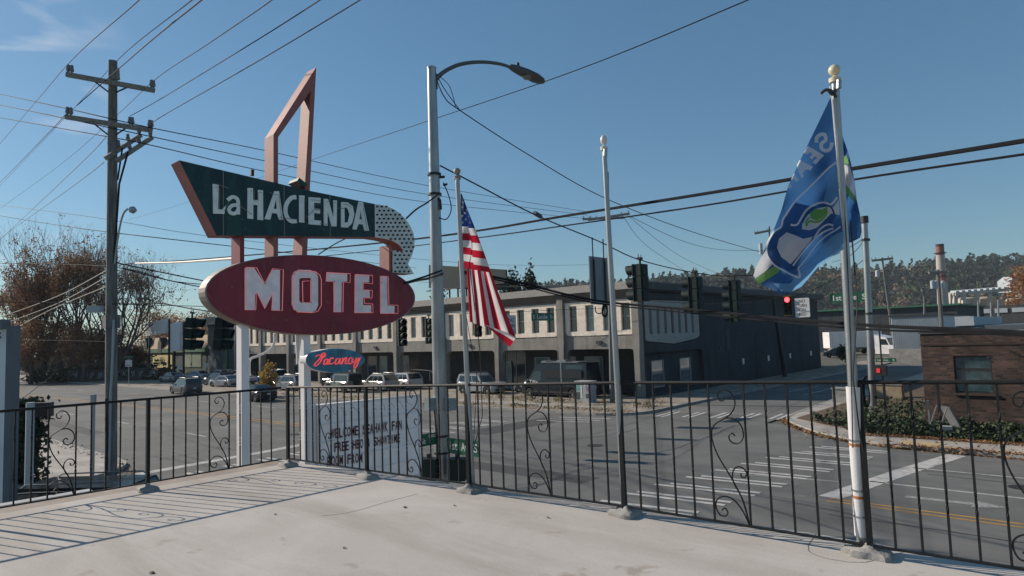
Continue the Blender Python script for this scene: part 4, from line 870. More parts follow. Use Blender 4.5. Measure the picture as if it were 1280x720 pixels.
b = MB(); b.prism([V(XBk-.06, YBk-.06, 4.41), V(14, YBk-.06, 4.41), V(14, YBk-.06, 4.47), V(XBk-.06, YBk-.06, 4.47)], (0, .42, 0)); b.prism([V(XBk-.06, YBk+.37, 4.41), V(XBk-.06, 52, 4.41), V(XBk-.06, 52, 4.52), V(XBk-.06, YBk+.37, 4.52)], (.42, 0, 0)); b.build('coping', mat('roof_edge_flashing', (.07, .07, .07), .6, .2), kb_)
for z in (3.92, ): b = MB(); b.box(((XBk+14)/2, YBk-.02, z), (14-XBk, .04, .08)); b.build('brick_course', mat('soot_brick', (.05, .03, .025), .9), kb_)
for xa, xb in ((wx0, wx1), (2.2, 4)):
    b = MB()
    for x in (xa+.03, xb-.03): b.box((x, YBk+.12, (wz0+wz1)/2), (.06, .08, wz1-wz0))
    for z in (wz0+.03, wz1-.03, wz0+(wz1-wz0)*.64, wz0+(wz1-wz0)*.30): b.box(((xa+xb)/2, YBk+.12, z), (xb-xa-.12, .07, .055))
    f_ = b.build('window_frame', M_black2, kb_)
    for z0_, z1_ in ((.05, .29), (.32, .62), (.66, .95)):
        a_, c_ = wz0+(wz1-wz0)*z0_, wz0+(wz1-wz0)*z1_; MB().box(((xa+xb)/2, YBk+.14, (a_+c_)/2), (xb-xa-.12, .01, c_-a_)).build('pane', mat('teal_reflecting_glass', (.03, .07, .08), .05, 0, .5, 3, spec=.9), f_)
    MB().box(((xa+xb)/2, YBk-.03, wz0-.05), (xb-xa+.2, .14, .08)).build('sill', mat('dark_brick_sill', (.06, .04, .032), .9), kb_)
# low roofs, plant and warehouses behind it
M_teal = mat('grey_blue_metal_wall', (.10, .12, .14), .7, 0, .15, .3)
M_pale = mat('pale_corrugated_wall', (.42, .46, .48), .7, 0, .1, .5)
wh = T('warehouse', 'long dark warehouse closing the cross street behind the trailer', 'building', onY(1080, 430, 150))
a, c = onY(1024, 400, 135), onY(1180, 400, 135); zt = onY(1080, 387, 135).z
MB().box(((a.x+c.x)/2-6, 150, zt/2), (c.x-a.x+16, 30, zt)).build('wall', M_dkwall, wh); MB().box(((a.x+c.x)/2-6, 149.9, zt+.15), (c.x-a.x+17, 31, .3)).build('roof_edge', mat('green_trim', (.02, .13, .07), .6), wh)
wh = T('warehouse', 'pale blue-grey corrugated warehouse left of the brick building', 'building', onY(1120, 430, 100))
a, c = onY(1116, 430, 96), onY(1175, 430, 96); zt = onY(1125, 396, 96).z
MB().box(((a.x+c.x)/2, 108, zt/2), (c.x-a.x, 24, zt)).build('wall', M_pale, wh); 
b = MB()
for k in range(26): b.box((a.x+(c.x-a.x)*(k+.5)/26, 95.96, zt/2), (.05, .06, zt))
b.build('corrugation', M_pale, wh, kind='stuff'); MB().box(((a.x+c.x)/2, 108, zt+.1), (c.x-a.x+.5, 24.5, .2)).build('roof', M_dkwall, wh)
MB().box(((a.x+c.x)/2, 94, .9), (c.x-a.x, .3, 1.8)).build('loading_wall', M_conc, wh)
wh = T('warehouse', 'low building with a pale parapet and bright flat roof above the brick building', 'building', (6, 64, 0))
a, c = onY(1194, 400, 60), onY(1290, 405, 60)
zt = onY(1200, 399, 60).z
MB().box(((a.x+22)/2, 72, zt/2-.5), (22-a.x, 24, zt-.06)).build('wall', M_teal, wh)
b = MB(); b.prism([V(a.x, 59.8, zt-.5), V(a.x+1.2, 59.8, zt-.5), V(a.x+1.2, 59.8, zt+.2), V(a.x, 59.8, zt+.2)], (0, .3, 0)); b.prism([V(a.x, 60.11, zt-.5), V(a.x, 84, zt-.5), V(a.x, 84, zt+.2), V(a.x, 60.11, zt+.2)], (.3, 0, 0)); b.build('parapet', M_pale, wh)
b = MB(); b.box((10, 66, zt-.42), (23, 11, .1)); b.build('roof', mat('pale_gravel_roof', (.33, .32, .31), .9), wh)
MB().box((5, 73, zt-.05), (16, .3, .8)).build('rear_parapet', M_teal, wh)
wh = T('warehouse', 'very long dark low warehouse below the wooded hill at the right', 'building', (60, 190, 0))
a = onY(1040, 392, 190); zt = onY(1200, 384, 190).z
MB().box(((a.x+120)/2, 205, zt/2), (120-a.x, 30, zt)).build('wall', M_dkwall2, wh)
for k in range(7):
    p = onY(1140+k*22, 380, 189); MB().box((p.x, 189.9, zt-1.2), (2.4, .2, 1)).build('window', M_pale, wh)
# industrial plant and chimney
D1 = 300
ip = T('cement_plant', 'cement plant with pale conveyor gallery and tanks below the hill', 'factory', at(1230, 390, D1))
def slab_px(name, pts, dep, th, m, parent):
    P_ = [at(x, y, dep) for x, y in pts]; b = MB(); b.prism(P_, CF*th); return b.build(name, m, parent)
M_cem = mat('cement_dust_concrete', (.42, .39, .34), .9, 0, .25, .25); M_cem2 = mat('rusty_cream_metal', (.34, .28, .2), .8, 0, .3, .3)
slab_px('conveyor_gallery', [(1192, 366), (1262, 360.5), (1262, 364), (1192, 369.5)], D1, 6, M_cem, ip)
for k in range(9): slab_px('roof_vent', [(1195+k*7.5, 366-k*.6), (1199+k*7.5, 365.6-k*.6), (1199+k*7.5, 363.2-k*.6), (1195+k*7.5, 363.6-k*.6)], D1, 4, M_pale, ip)
for x in (1188, 1195, 1205, 1222, 1238, 1252): slab_px('column', [(x, 367), (x+2.4, 367), (x+2.4, 388), (x, 388)], D1-1, 2, M_cem, ip)
slab_px('hopper_house', [(1225, 374), (1243, 371), (1252, 376), (1252, 388), (1225, 388)], D1+8, 8, M_cem2, ip); slab_px('crusher_house', [(1200, 374), (1220, 372), (1222, 388), (1200, 388)], D1+10, 8, M_cem, ip)
for (x, y, r, h_) in ((1265, 388, 6.5, 15), (1252, 388, 3.6, 14), (1276, 388, 5.5, 20)):
    p = at(x, y, D1+4); sc_ = D1/FPX; MB().lathe(p, [(r*sc_, 0), (r*sc_, h_*sc_*.85), (r*sc_*.6, h_*sc_), (.1, h_*sc_*1.05)], 16).build('tank', M_cem, ip, True)
slab_px('cooling_house', [(1262, 352), (1270, 346), (1277, 352), (1276, 366), (1264, 366)], D1+9, 8, M_pale, ip)
ch = T('chimney_stack', 'tall red and white banded chimney rising in front of the wooded hill', 'chimney', at(1179, 386, 250))
pb_ = at(1179.5, 390, 250); pt = at(1174.5, 305, 250); r0, r1 = 1.95, 1.35
for f0, f1, m in ((0, .44, 'w'), (.44, .60, 'r2'), (.60, .84, 'w'), (.84, .965, 'r')):
    MB().tube([pb_.lerp(pt, f0), pb_.lerp(pt, f1)], [r0+(r1-r0)*f0, r0+(r1-r0)*f1], 20).build('band', {'w': mat('chimney_white', (.38, .34, .30), .8, 0, .12, .3), 'r': mat('chimney_red', (.22, .09, .075), .8, 0, .2, .3), 'r2': mat('chimney_faded_red', (.36, .13, .10), .8, 0, .2, .3)}[m], ch, True)
MB().tube([pb_.lerp(pt, .965), pt], [r1+.02, r1+.05], 20).build('rim', mat('chimney_soot', (.06, .04, .04), .9), ch, True)
b = MB()
for f in (.52, .86): p = pb_.lerp(pt, f); b.tube([p, p+V(0, 0, .3)], 2.05, 16)
b.build('catwalk', M_black2, ch)

# ------------------------------------------------------------------ left pylon sign, pipes and small posts
py_ = T('pylon_sign', 'pale slab sign with shade-coloured side cut by the left edge, black letter at its corner', 'sign', (-19, 2.4, 0))
dl = 15.0
a, c, e_ = at(-60, 412, dl*1.02), at(8, 407, dl), at(18.5, 405.5, dl*1.035)
for nm, p, q_, m in (('face', a, c, mat('pale_grey_sign_face', (.62, .66, .67), .6, 0, .08, 1)), ('side', c, e_, mat('shade_dark_side', (.10, .13, .15), .7, 0, .1, 1))):  # side coloured darker than the face, as its shadow side
    b = MB(); n_ = (V(p.x, p.y, 0)-V(q_.x, q_.y, 0)).cross(V(0, 0, 1)).normalized()*.04; n_ = n_ if n_.dot(CF) > 0 else -n_
    b.prism([V(p.x, p.y, 0), V(q_.x, q_.y, 0), V(q_.x, q_.y, c.z), V(p.x, p.y, c.z)], n_*3); b.build(nm, m, py_)
MB().bar(a + V(0, 0, .03), c + V(0, 0, .03), .2, .22).build('cap', mat('shade_dark_side', (.05, .065, .08), .7), py_)
b = MB(); o_ = at(-6, 424, dl*.992); put_text(b, 'S', o_, (at(1.5, 424, dl*.99)-o_), V(0, 0, .16), .03); b.build('lettering', M_blk, py_)
def post(name, label, cat, px, yt, base, r, m, cap=0):
    t = T(name, label, cat, base); top = up(base, px, yt); b = MB(); b.tube([base, V(base.x, base.y, top.z)], r, 10); b.build('pipe', m, t, True)
    if cap: MB().tube([V(base.x, base.y, top.z-.35), V(base.x, base.y, top.z+.01)], r*1.45, 10).build('cap', m, t, True)
    return t
post('steel_post', 'short grey steel post with a thicker cap, beyond the left railing', 'post', 116, 494, V(-27.2, 7.4, 0), .07, M_galv, 1)
post('steel_post', 'pale grey pipe post in front of the dark bush at the left edge', 'post', 33, 504, V(-24, 4.9, 0), .11, mat('pale_grey_pipe', (.38, .42, .44), .6))
t = T('meter_box', 'dark box on a bracket beside the pale pipe post', 'box', at(50, 512, 20)); p = at(53, 512, 20); MB().box(p, (.3, .5, .42), rot=-.6).build('box', M_black2, t); MB().tube([at(34, 506, 20), at(58, 505, 20)], .025, 6).build('bracket', M_black2, t)
def street_post(label, px, ytop, ybot, X=None, base=None, plates=()):
    base = base or G(px, ybot, .1); t = T('signpost', label, 'street sign', base); top = up(base, px, ytop)
    MB().tube([base, V(base.x, base.y, top.z)], .045, 6).build('post', M_galv, t)
    d = (base-CAMP).dot(CF)
    for (x0, y0, x1, y1, m, texts) in plates:
        a, c = at(x0, y1, d-.1), at(x1, y0, d-.1); b = MB(); ex = V(c.x-a.x, c.y-a.y, 0); h = c.z-a.z
        b.prism([a, a+ex, a+ex+V(0, 0, h), a+V(0, 0, h)], CF*.03); pp = b.build('plate', m, t)
        if texts:
            b = MB()
            for s_, u0, v0, u1, v1 in texts: put_text(b, s_, a + ex*u0 + V(0, 0, h*v0) - CF*.01, ex*(u1-u0), V(0, 0, h*(v1-v0)), .01)
            b.build('lettering', M_blk if m is M_swhite else M_txt, pp)
    return t
street_post('signpost with green street plate over a white sign, by the green shop car park', 161, 445, 482, plates=((155.5, 445, 166.5, 448, M_sgreen, ()), (156.5, 450, 165, 458.5, M_swhite, (('ONLY', .12, .12, .88, .32),))))
street_post('small white signpost behind the grey car on the far side of the avenue', 224, 456, 472, base=G(224, 476, .1), plates=((221.5, 456, 226, 462, M_swhite, ()),))
street_post('small white notice standing right of the green shop window', 259, 453, 470, base=G(259, 474, .1), plates=((257, 453.5, 261, 459, M_swhite, ()),))
street_post('slim grey post with round foot on the far corner by the signal cabinet', 712.5, 450, 510, base=V(-29.6, 37.2, .13))
t = T('no_parking_post', 'low steel post among the ivy beside the A-frame sign', 'post', G(1163, 541, .15)); q_ = G(1163, 541, .15); MB().box((q_.x, q_.y, .85), (.06, .06, 1.4)).build('post', M_galv, t); MB().box((q_.x, q_.y-.045, 1.35), (.14, .03, .35)).build('plate', M_dkwall2, t)
# A-frame sandwich board
af = T('a_frame_sign', 'grey A-frame board standing on the pavement below the brick building', 'sign', (-4.6, 31.3, .15))
a1, a2, tp = G(1165, 545, .15), G(1202, 546, .15), None
c0 = (a1+a2)/2; hgt = 1.25; dirx = (a2-a1).normalized(); wv = (V(-dirx.y, dirx.x, 0) - dirx*.55).normalized()
for sgn, e_ in ((-1, a1), (1, a2)):
    tpp = c0 + V(0, 0, hgt) + dirx*.03*sgn + dirx*(-.05); b = MB(); n_ = dirx*.035*sgn
    if sgn > 0: b.prism([e_-wv*.32, e_+wv*.32, tpp+wv*.32, tpp-wv*.32], n_); b.build('board', mat('grey_board_back', (.13, .135, .14), .7, 0, .1, 3), af)
    else:
        for w2 in (-.3, .3): b.bar(e_+wv*w2, tpp+wv*w2, .045, .045)
        b.build('leg_frame', mat('pale_wood_frame', (.34, .31, .27), .8), af)
MB().box(c0+V(0, 0, .28), (.42, .3, .3), rot=.3).build('ballast_box', mat('pale_box', (.35, .38, .38), .6), af)
# signal cabinet
cb_ = T('signal_cabinet', 'grey signal cabinet covered in pasted posters and paint on the far corner', 'cabinet', (-28.3, 38.3, .13))
MB().box((-28.3, 38.3, .85), (1.25, .75, 1.4)).build('body', mat('cabinet_grey', (.30, .32, .33), .6, .1, .15, 2), cb_); MB().box((-28.3, 38.3, 1.59), (1.35, .85, .08)).build('lid', mat('cabinet_top', (.36, .36, .35), .6), cb_); MB().box((-28.3, 38.3, .1), (1.3, .8, .12)).build('plinth', M_conc, cb_)
for k, (dx, z, w_, h_, m) in enumerate(((-.38, 1.2, .4, .5, 'paste_teal'), (-.42, .6, .3, .5, 'paste_dark'), (-.1, .9, .14, .9, 'paste_white'), (.42, 1.1, .22, .3, 'paste_purple'), (.4, .6, .25, .3, 'paste_dark'), (.22, 1.35, .12, .14, 'paste_white'))):
    MB().box((-28.3+dx, 37.92-.003*k, z), (w_, .01, h_)).build('poster', mat(m, {'paste_teal': (.12, .28, .28), 'paste_dark': (.03, .05, .06), 'paste_white': (.5, .52, .52), 'paste_purple': (.18, .12, .25)}[m], .7, 0, .6, 16), cb_)
# concrete planter blocks at the far right corner
for i, (px_, py0) in enumerate(((1057, 503), (1112, 497))):
    p = G(px_, py0, .13); t = T('concrete_block', ('mossy concrete block behind the right flagpole sleeve', 'tan stone block at the foot of the brick building corner')[i], 'block', p)
    b = MB(); b.box(p+V(0, 0, .42), (1.3 if i == 0 else 1.6, .7, .84)); b.build('block', (M_conc, mat('tan_stone', (.33, .26, .18), .9, 0, .2, 3))[i], t); MB().box(p+V(0, 0, .88), (1.4 if i == 0 else 1.7, .8, .09)).build('cap', M_conc, t)
# ------------------------------------------------------------------ utility poles
UB = V(-28.6, 8.4, .13); ud = (UB-CAMP).dot(CF)
up_t = at(141, 76, ud)
upo = T('utility_pole', 'big wooden utility pole with two crossarms on the near left corner', 'utility pole', UB)
b = MB(); b.tube([UB-V(0, 0, .2), UB.lerp(up_t, .35), up_t], [.215, .20, .15], 12); b.build('pole', M_wood, upo, True)
def insul(p, parent, h=.32, r=.075):
    b = MB(); b.lathe(p, [(r*.35, 0), (r*.5, .05), (r, .08), (r, h*.55), (r*.72, h*.6), (r*.8, h*.9), (r*.3, h)], 8); b.build('insulator', M_porc, parent, True)
def crossarm(a, c, parent, ins=(), w_=.13, brace=None):
    b = MB(); b.bar(a, c, w_, w_*1.3); ca = b.build('crossarm', M_woodp, parent)
    for f in ins: insul(a.lerp(c, f) + V(0, 0, w_*.6), ca)
    if brace:
        for f in (.28, .72): MB().bar(a.lerp(c, f), brace, .03, .05).build('brace', M_black2, parent)
ua, uc = at(83, 93, ud-.35), at(193, 113, ud+.0)
crossarm(ua, uc, upo, (.02, .06, .965, .99), brace=at(139.5, 118, ud))
b = MB(); b.bar(at(143, 84, ud), at(144, 99, ud), .14, .3); b.build('top_bracket', M_woodp, upo)
ub, ue = at(82, 146, ud-.35), at(190, 163, ud)
crossarm(ub, ue, upo, (.02, .06, .74, .77, .97, .995), brace=at(139.5, 172, ud))
for dx, dy in ((0, 0), (14, 3)): crossarm(at(132+dx, 198+dy, ud-.4), at(176+dx, 169+dy, ud+.9), upo, (.35, .62, .95), w_=.12)
b = MB(); b.tube([at(160, 190, ud-.2), at(149, 230, ud-.25), at(147, 260, ud-.25), at(142, 330, ud-.25)], .035, 6); b.tube([at(153, 185, ud-.2), at(147, 225, ud-.25)], .03, 6); b.build('riser_cable', M_wire, upo, True)
b = MB(); b.tube([at(142, 400, ud-.25), at(141, 440, ud-.25), at(138, 500, ud-.25), at(136, 590, ud-.25)], .045, 8); b.build('conduit', mat('pale_conduit', (.32, .38, .42), .5, .3), upo, True)
b = MB(); b.tube([at(133, 498, ud-.3), at(133, 600, ud-.3)], .05, 8); b.build('conduit', M_black2, upo, True)
# small lamp arm on the pole
b = MB(); b.tube(smooth_pts([at(143, 330, ud-.3), at(147, 300, ud-.3), at(151, 278, ud-.3), at(155, 266, ud-.3), at(160, 261, ud-.3)]), .035, 6); b.build('lamp_arm', M_galv, upo, True)
b = MB(); b.lathe(at(163, 262, ud-.3), [(.03, -.03), (.11, 0), (.14, .12), (.05, .22)], 10, axis=(at(170, 262.5, ud)-at(160, 261, ud))); b.build('lamp_head', M_galv, upo, True)
p = at(119, 386.5, ud-.4); MB().box(p, (.5, .25, .24), rot=.7).build('cable_box', mat('grey_cable_box', (.36, .40, .41), .6), upo)
MB().box(at(139, 402, ud), (.5, .5, .5)).build('pole_clamp', M_wood, upo)
def simple_pole(label, base, px, ytop, r=.13, arms=(), m=None, trans=(), lamp=None, lean=0):
    t = T('utility_pole', label, 'utility pole', base); d = (base-CAMP).dot(CF); top = at(px, ytop, d)
    MB().tube([base, top], [r, r*.7], 8).build('pole', m or M_wood, t, True)
    for (x0, y0, x1, y1) in arms: crossarm(at(x0, y0, d), at(x1, y1, d), t, (.03, .2, .8, .97), w_=.11*d/50+.03)
    for (x, y, h) in trans:
        MB().lathe(at(x, y, d-.3), [(.01, 0), (.17*d/60, .03), (.17*d/60, h*.62*d/60), (.06, h*.62*d/60+.1)], 10).build('transformer', mat('transformer_grey', (.42, .45, .47), .5), t, True)
    if lamp: MB().tube(smooth_pts([at(x, y, d) for x, y in lamp]), .05, 6).build('lamp_arm', M_galv, t, True)
    return t
SP = V(-10.45, 40.6, .15)      # steel strain pole by the ivy bank
sp = T('signal_pole', 'tall grey steel strain pole rising out of the ivy left of the brick building', 'pole', SP); sdp = (SP-CAMP).dot(CF)
b = MB(); spt = at(1080.5, 271, sdp); b.tube([SP-V(0, 0, .3), spt], [.20, .15], 14); b.build('pole', M_galv, sp, True); MB().tube([spt-V(0, 0, .35), spt+V(0, 0, .03)], .2, 10).build('cap', M_black2, sp, True)
for y in (300, 392, 496): p = at(1081+(y-271)*.046, y, sdp); MB().tube([p-V(0, 0, .06), p+V(0, 0, .06)], .22, 12).build('band_clamp', M_black2, sp, True)
b = MB(); dq = sdp-.4
for k in range(3): b.tube(smooth_pts([at(1082+k, 470, dq), at(1077+k, 480, dq), at(1079, 500+k*2, dq), at(1085, 508, dq), at(1087, 496, dq), at(1084, 478, dq), at(1080, 485, dq), at(1083, 515+k*3, dq)]), .045, 5)
b.build('cable_coil', M_wire, sp, True)
plate('street_name_plate', (1038, 367), (1087, 364.5), (1038, 379), ('Y', 40.2), M_sgreen, [('1st', .08, .22, .3, .78), ('Ave', .4, .22, .68, .78), ('S', .82, .22, .92, .78)], parent=sp)
plate('street_name_plate', (1094.5, 447.5), (1120.5, 446), (1094.5, 452.5), ('Y', 47), M_sgreen, [('1st', .08, .22, .28, .78), ('Ave', .38, .22, .62, .78), ('S', .82, .22, .92, .78)], parent=T('street_sign', 'small green street sign reading 1st Ave S above the red hand signal', 'street sign', (-12, 47, 0)))
p = onY(1100, 463, 46); t = T('pedestrian_signal', 'pedestrian signal showing a red hand near the steel pole', 'traffic light', p)
MB().box(p, (.75, .4, .6)).build('housing', M_black2, t); MB().box(p-V(.05, .22, 0), (.20, .02, .26)).build('hand_lens', mat('red_hand', (.5, .02, .03), .4, emit=((1, .06, .08), .35)), t); MB().tube([V(p.x+.1, p.y+.1, 0), V(p.x+.1, p.y+.1, 5)], .05, 6).build('post', M_black2, t)
simple_pole('grey double pole at the grey building corner, behind the bare flagpole', G(765, 503, .1), 759, 215, r=.16, m=mat('grey_steel_pole', (.16, .17, .17), .6, .3), arms=())
simple_pole('dark leaning wooden pole against the side wall of the grey building', V(-24.6, 66, .1), 966, 372, r=.22, m=M_black2)
simple_pole('leaning dark utility pole with crossarm and transformer left of the chimney', G(1119, 446, .1), 1102.5, 322, r=.2, arms=((1089, 326, 1116, 323),), trans=((1097, 346, .9),), lamp=((1110, 367), (1117, 363), (1124, 362), (1130, 362.5)))
simple_pole('dark utility pole carrying transformers right in front of the chimney', onY(1177, 408, 84), 1172, 337, r=.22, arms=((1161, 341, 1184, 340),), trans=((1166, 361, 1.1), (1170.5, 361, 1.1), (1179, 361, 1.1)))
simple_pole('slim pole with a small crossarm left of the chimney', onY(1156, 408, 110), 1155, 358, r=.16, arms=((1152, 363, 1160, 363),))
for x in (1223, 1239, 1248): simple_pole({1223: 'leftmost of three slim grey poles behind the low pale parapet', 1239: 'middle one of three slim grey poles behind the low pale parapet', 1248: 'rightmost of three slim grey poles behind the low pale parapet'}[x], onY(x, 396, 100), x-.5, 376 if x != 1239 else 378, r=.12, m=M_galv)
simple_pole('distant utility pole just left of the blue and green flag', onY(963, 420, 120), 961.5, 283, r=.2, arms=((943, 292, 963, 288),), trans=((951.5, 318, 1.6),))
simple_pole('distant pole with a long double crossarm of insulators behind the bare flagpole', onY(757, 420, 75), 761, 262, r=.14, m=M_wood, arms=((735, 275, 787, 267), (728, 274, 780, 272)))
simple_pole('thin pole standing between the oval sign post and the trees', onY(263, 474, 60), 261.5, 398, r=.1, m=M_galv)
# guy wire of the big pole
def wire(name, label, pts, r=.012, m=None, k=6, group=None, cat='wire'):
    b = MB(); b.tube(smooth_pts(pts, k), r, 5); return b.build(name, m or M_wire, None, True, label, cat, group)
def A(x, y, d): return at(x, y, d)
# overhead lines: (pixel x, y, distance) of points on each line
WG = 'power lines reaching the big wooden pole'
WL = [('uppermost overhead power line leaving the left end of the top crossarm', [(200, -28, 12), (174, 0, 13.5), (88, 77, 24.7), (40, 133, 40), (-30, 215, 70)], .014, 0),
 ('overhead power line running from the pole top towards the upper picture edge', [(268, -22, 12), (240, 0, 13), (146, 76, 25), (90, 138, 40), (0, 232, 80)], .014, 0),
 ('thicker overhead cable passing just right of the pole top', [(280, -22, 12), (252, 0, 13), (190, 50, 18), (137, 96, 24.5), (96, 132, 24.8)], .02, 0),
 ('overhead power line from the right end of the top crossarm', [(385, -38, 11), (340, 0, 13), (260, 55, 17), (192, 101, 25), (145, 145, 34), (70, 210, 55), (-20, 275, 90)], .014, 0),
 ('overhead power line from the right side of the second crossarm', [(440, -26, 11), (400, 0, 12), (320, 51, 15), (202, 123, 24), (163, 145, 25)], .014, 0),
 ('lowest of the overhead power lines coming in from the upper right', [(490, -27, 11), (450, 0, 12), (320, 78, 15), (200, 147, 24), (185, 160, 25)], .014, 0),
 ('overhead line sloping down from the second crossarm to the left edge', [(82, 143, 24.6), (57, 170, 40), (0, 228, 70), (-30, 255, 90)], .02, 0),
 ('thin line sloping from the lower crossarm to the left edge', [(132, 172, 25), (90, 215, 45), (0, 300, 90)], .02, 1),
 ('second thin line sloping from the lower crossarm to the left edge', [(130, 203, 25), (84, 238, 45), (0, 298, 85)], .02, 1),
 ('upper of three level power lines from the left edge to the top crossarm pole', [(-20, 114, 40), (0, 117.5, 38), (85, 136, 26), (195, 161, 25), (340, 190, 34), (535, 232, 50), (735, 265, 70)], .022, 0),
 ('middle of three level power lines passing the big pole', [(-20, 127, 40), (0, 131, 38), (82, 148, 26), (195, 172, 25), (340, 203, 34), (535, 243, 50), (735, 269, 70)], .022, 0),
 ('lowest of three level power lines passing the big pole', [(-20, 143, 40), (0, 147, 38), (130, 170, 26), (200, 184, 25), (340, 216, 34), (535, 253, 50), (730, 273, 70)], .022, 0),
 ('thin line crossing the sky below the green panel', [(-10, 255, 50), (120, 272, 40), (300, 300, 40), (600, 330, 60), (740, 331, 70)], .016, 1),
 ('thin dark line passing behind the pole towards the oval sign', [(-10, 268, 50), (57, 279, 40), (135, 290, 26), (300, 309, 26), (520, 335, 60)], .018, 0),
 ('level dark line across the bare trees', [(-10, 329, 40), (0, 329, 40), (133, 333, 26), (220, 352, 26), (300, 358, 26)], .02, 0),
 ('thin dark line across the lower crowns of the trees', [(-10, 423, 30), (0, 424, 30), (134, 427, 25)], .015, 0),
 ('long thin line climbing from the green panel to the top picture edge', [(160, 275, 60), (237, 252, 50), (395, 198, 30), (545, 148, 16), (720, 88, 11), (935, 0, 8), (1000, -30, 7)], .010, 0),
 ('service cable from the lamp pole top falling to the right', [(546, 100, 14.2), (556, 122, 14.2), (575, 138, 14.5), (660, 193, 16), (755, 247, 19), (860, 288, 24), (950, 315, 30)], .014, 0),
 ('span wire from the lamp pole carrying the grey sign back and three signals', [(550, 207, 14.2), (600, 233, 15), (670, 269, 16.5), (747, 301, 19), (800, 325, 20.8), (869, 341, 23.7), (919, 345, 26), (985, 338, 30), (1045, 318, 34), (1082, 297, 36.5)], .02, 0),
 ('far span wire carrying the lit red signal and its sign', [(765, 372, 49), (860, 379, 44), (931, 379, 41), (978, 372, 39), (1004, 367, 38.5), (1053, 344, 37.5), (1083, 322, 36.6)], .022, 0),
 ('span cable from the left edge through the big pole to the hanging signals', [(-20, 376.5, 27), (0, 377, 27), (139, 380, 25), (195, 379, 23), (240, 386, 21.8), (277, 390, 20), (350, 385, 18), (440, 370, 16), (553, 343, 14.2)], .022, 0),
 ('thin wire behind the oval sign carrying the four-lens signal', [(139, 380, 25), (300, 384, 27), (502, 388, 30), (600, 392, 35), (680, 388, 41), (765, 385, 49)], .015, 0),
 ('heavy cable bundle from the right edge sinking behind the striped flag', [(1300, 172, 7), (1280, 176, 7.2), (1065, 211, 9), (900, 239, 11), (700, 271, 15), (600, 288, 18), (500, 301, 22), (380, 313, 28), (250, 324, 36), (150, 331, 44)], .034, 0),
 ('second cable below the heavy bundle at the right', [(1300, 190, 7), (1280, 193, 7.2), (1065, 225, 9), (880, 257, 11.5), (700, 283, 15), (600, 297, 18), (480, 312, 24), (350, 326, 30)], .019, 0),
 ('twisted cable pair dropping across the grey building to the right edge', [(575, 339, 15), (640, 351, 16), (740, 375, 17), (860, 387, 15), (1060, 405, 11), (1200, 412, 9), (1300, 417, 8)], .036, 0),
 ('its twin cable running just below across the brick building', [(575, 341, 15), (640, 354, 16), (740, 378, 17), (860, 391, 15), (1060, 410, 11), (1200, 415.5, 9), (1300, 421, 8)], .022, 0),
 ('thick cable pair from the big pole behind the oval sign', [(140, 327, 25), (200, 340, 26), (300, 358, 28), (400, 362, 30), (520, 351, 20), (553, 342, 14.3)], .028, 0),
 ('dark cable below the pale feed behind the oval sign', [(152, 335, 25), (200, 348, 26), (260, 360, 27), (320, 366, 28)], .025, 0),
 ('thin drop line to the distant pole left of the blue and green flag', [(787, 270, 70), (850, 300, 80), (900, 312, 95), (955, 313, 118)], .03, 0),
 ('thin pale line from the insulator crossarm towards the hill', [(780, 272, 70), (812, 310, 90), (870, 347, 140)], .03, 1), ('second thin pale line from the insulator crossarm towards the hill', [(784, 269, 70), (850, 320, 100), (900, 343, 150)], .03, 1),
 ('thin line between the steel pole and the roofs at the right', [(1083, 297, 36.6), (1062, 320, 40), (1040, 328, 60)], .02, 0),
 ('guy cable with turnbuckle from the lamp pole to the arrow tail', [(548, 243, 14.1), (533, 254, 13.5), (520, 262, 13), (508, 273, 12.6)], .02, 0),
 ('guy cable from the oval sign top towards the lamp pole', [(398, 318, 11), (424, 302, 12.0), (452, 290, 13)], .012, 0),
 ('dark cable joining the oval sign and the lamp pole', [(505, 354, 12), (530, 346, 13), (552, 338, 14)], .025, 0),
 ('thin line at the level of the building eave left of the flag', [(520, 352, 60), (640, 358, 55), (745, 352, 50)], .02, 1)]
def far_on(pts):      # lines go on past the picture edge to poles out of view
    P_ = smooth_pts([A(*p) for p in pts], 6)
    for e_ in (0, -1):
        x, y = pts[e_][:2]
        if x <= 0 or x >= 1280 or y <= 0:
            core = [A(*p) for p in pts]; a_, b2_ = core[e_], core[2 if e_ == 0 else -3]; q_ = a_ + (a_-b2_).normalized()*22 + V(0, 0, .4)
            P_ = [q_]+P_ if e_ == 0 else P_+[q_]
    return P_
for lab, pts, r, g in WL: wire('cable', lab, far_on(pts), r*.85, M_wireg if g else M_wire, 1)
wire('guy_wire', 'steel guy wire running from the big pole down to the left edge of the road', [A(137, 385, 25), A(80, 455, 23), A(22, 503, 21)], .01, M_wireg, 3)
mp_ = mat('pale_service_cable', (.50, .47, .42), .6)
wire('cable', 'thick pale cable leading to the left end of the oval sign', [A(160, 329.5, 25), A(220, 328, 20), A(297, 323, 11)], .028, mp_)
for k, (y0, y1, x1) in enumerate(((338, 398, -5), (346, 408, -5), (358, 404, 30))):
    wire('cable', ('uppermost', 'middle', 'lowest')[k] + ' pale service line fanning left from the big pole across the tree', [A(133, y0, 25), A(70, (y0+y1)/2+3, 30), A(x1, y1, 36)], .017, mp_)
b = MB()
for x, y in ((425, 305), (800, 0)):
    pass
wire('splice', 'fat splice sleeve on the span wire right of the striped flag', [A(668, 266, 16.4), A(676, 271, 16.6)], .06, M_wireg, 2, cat='splice')

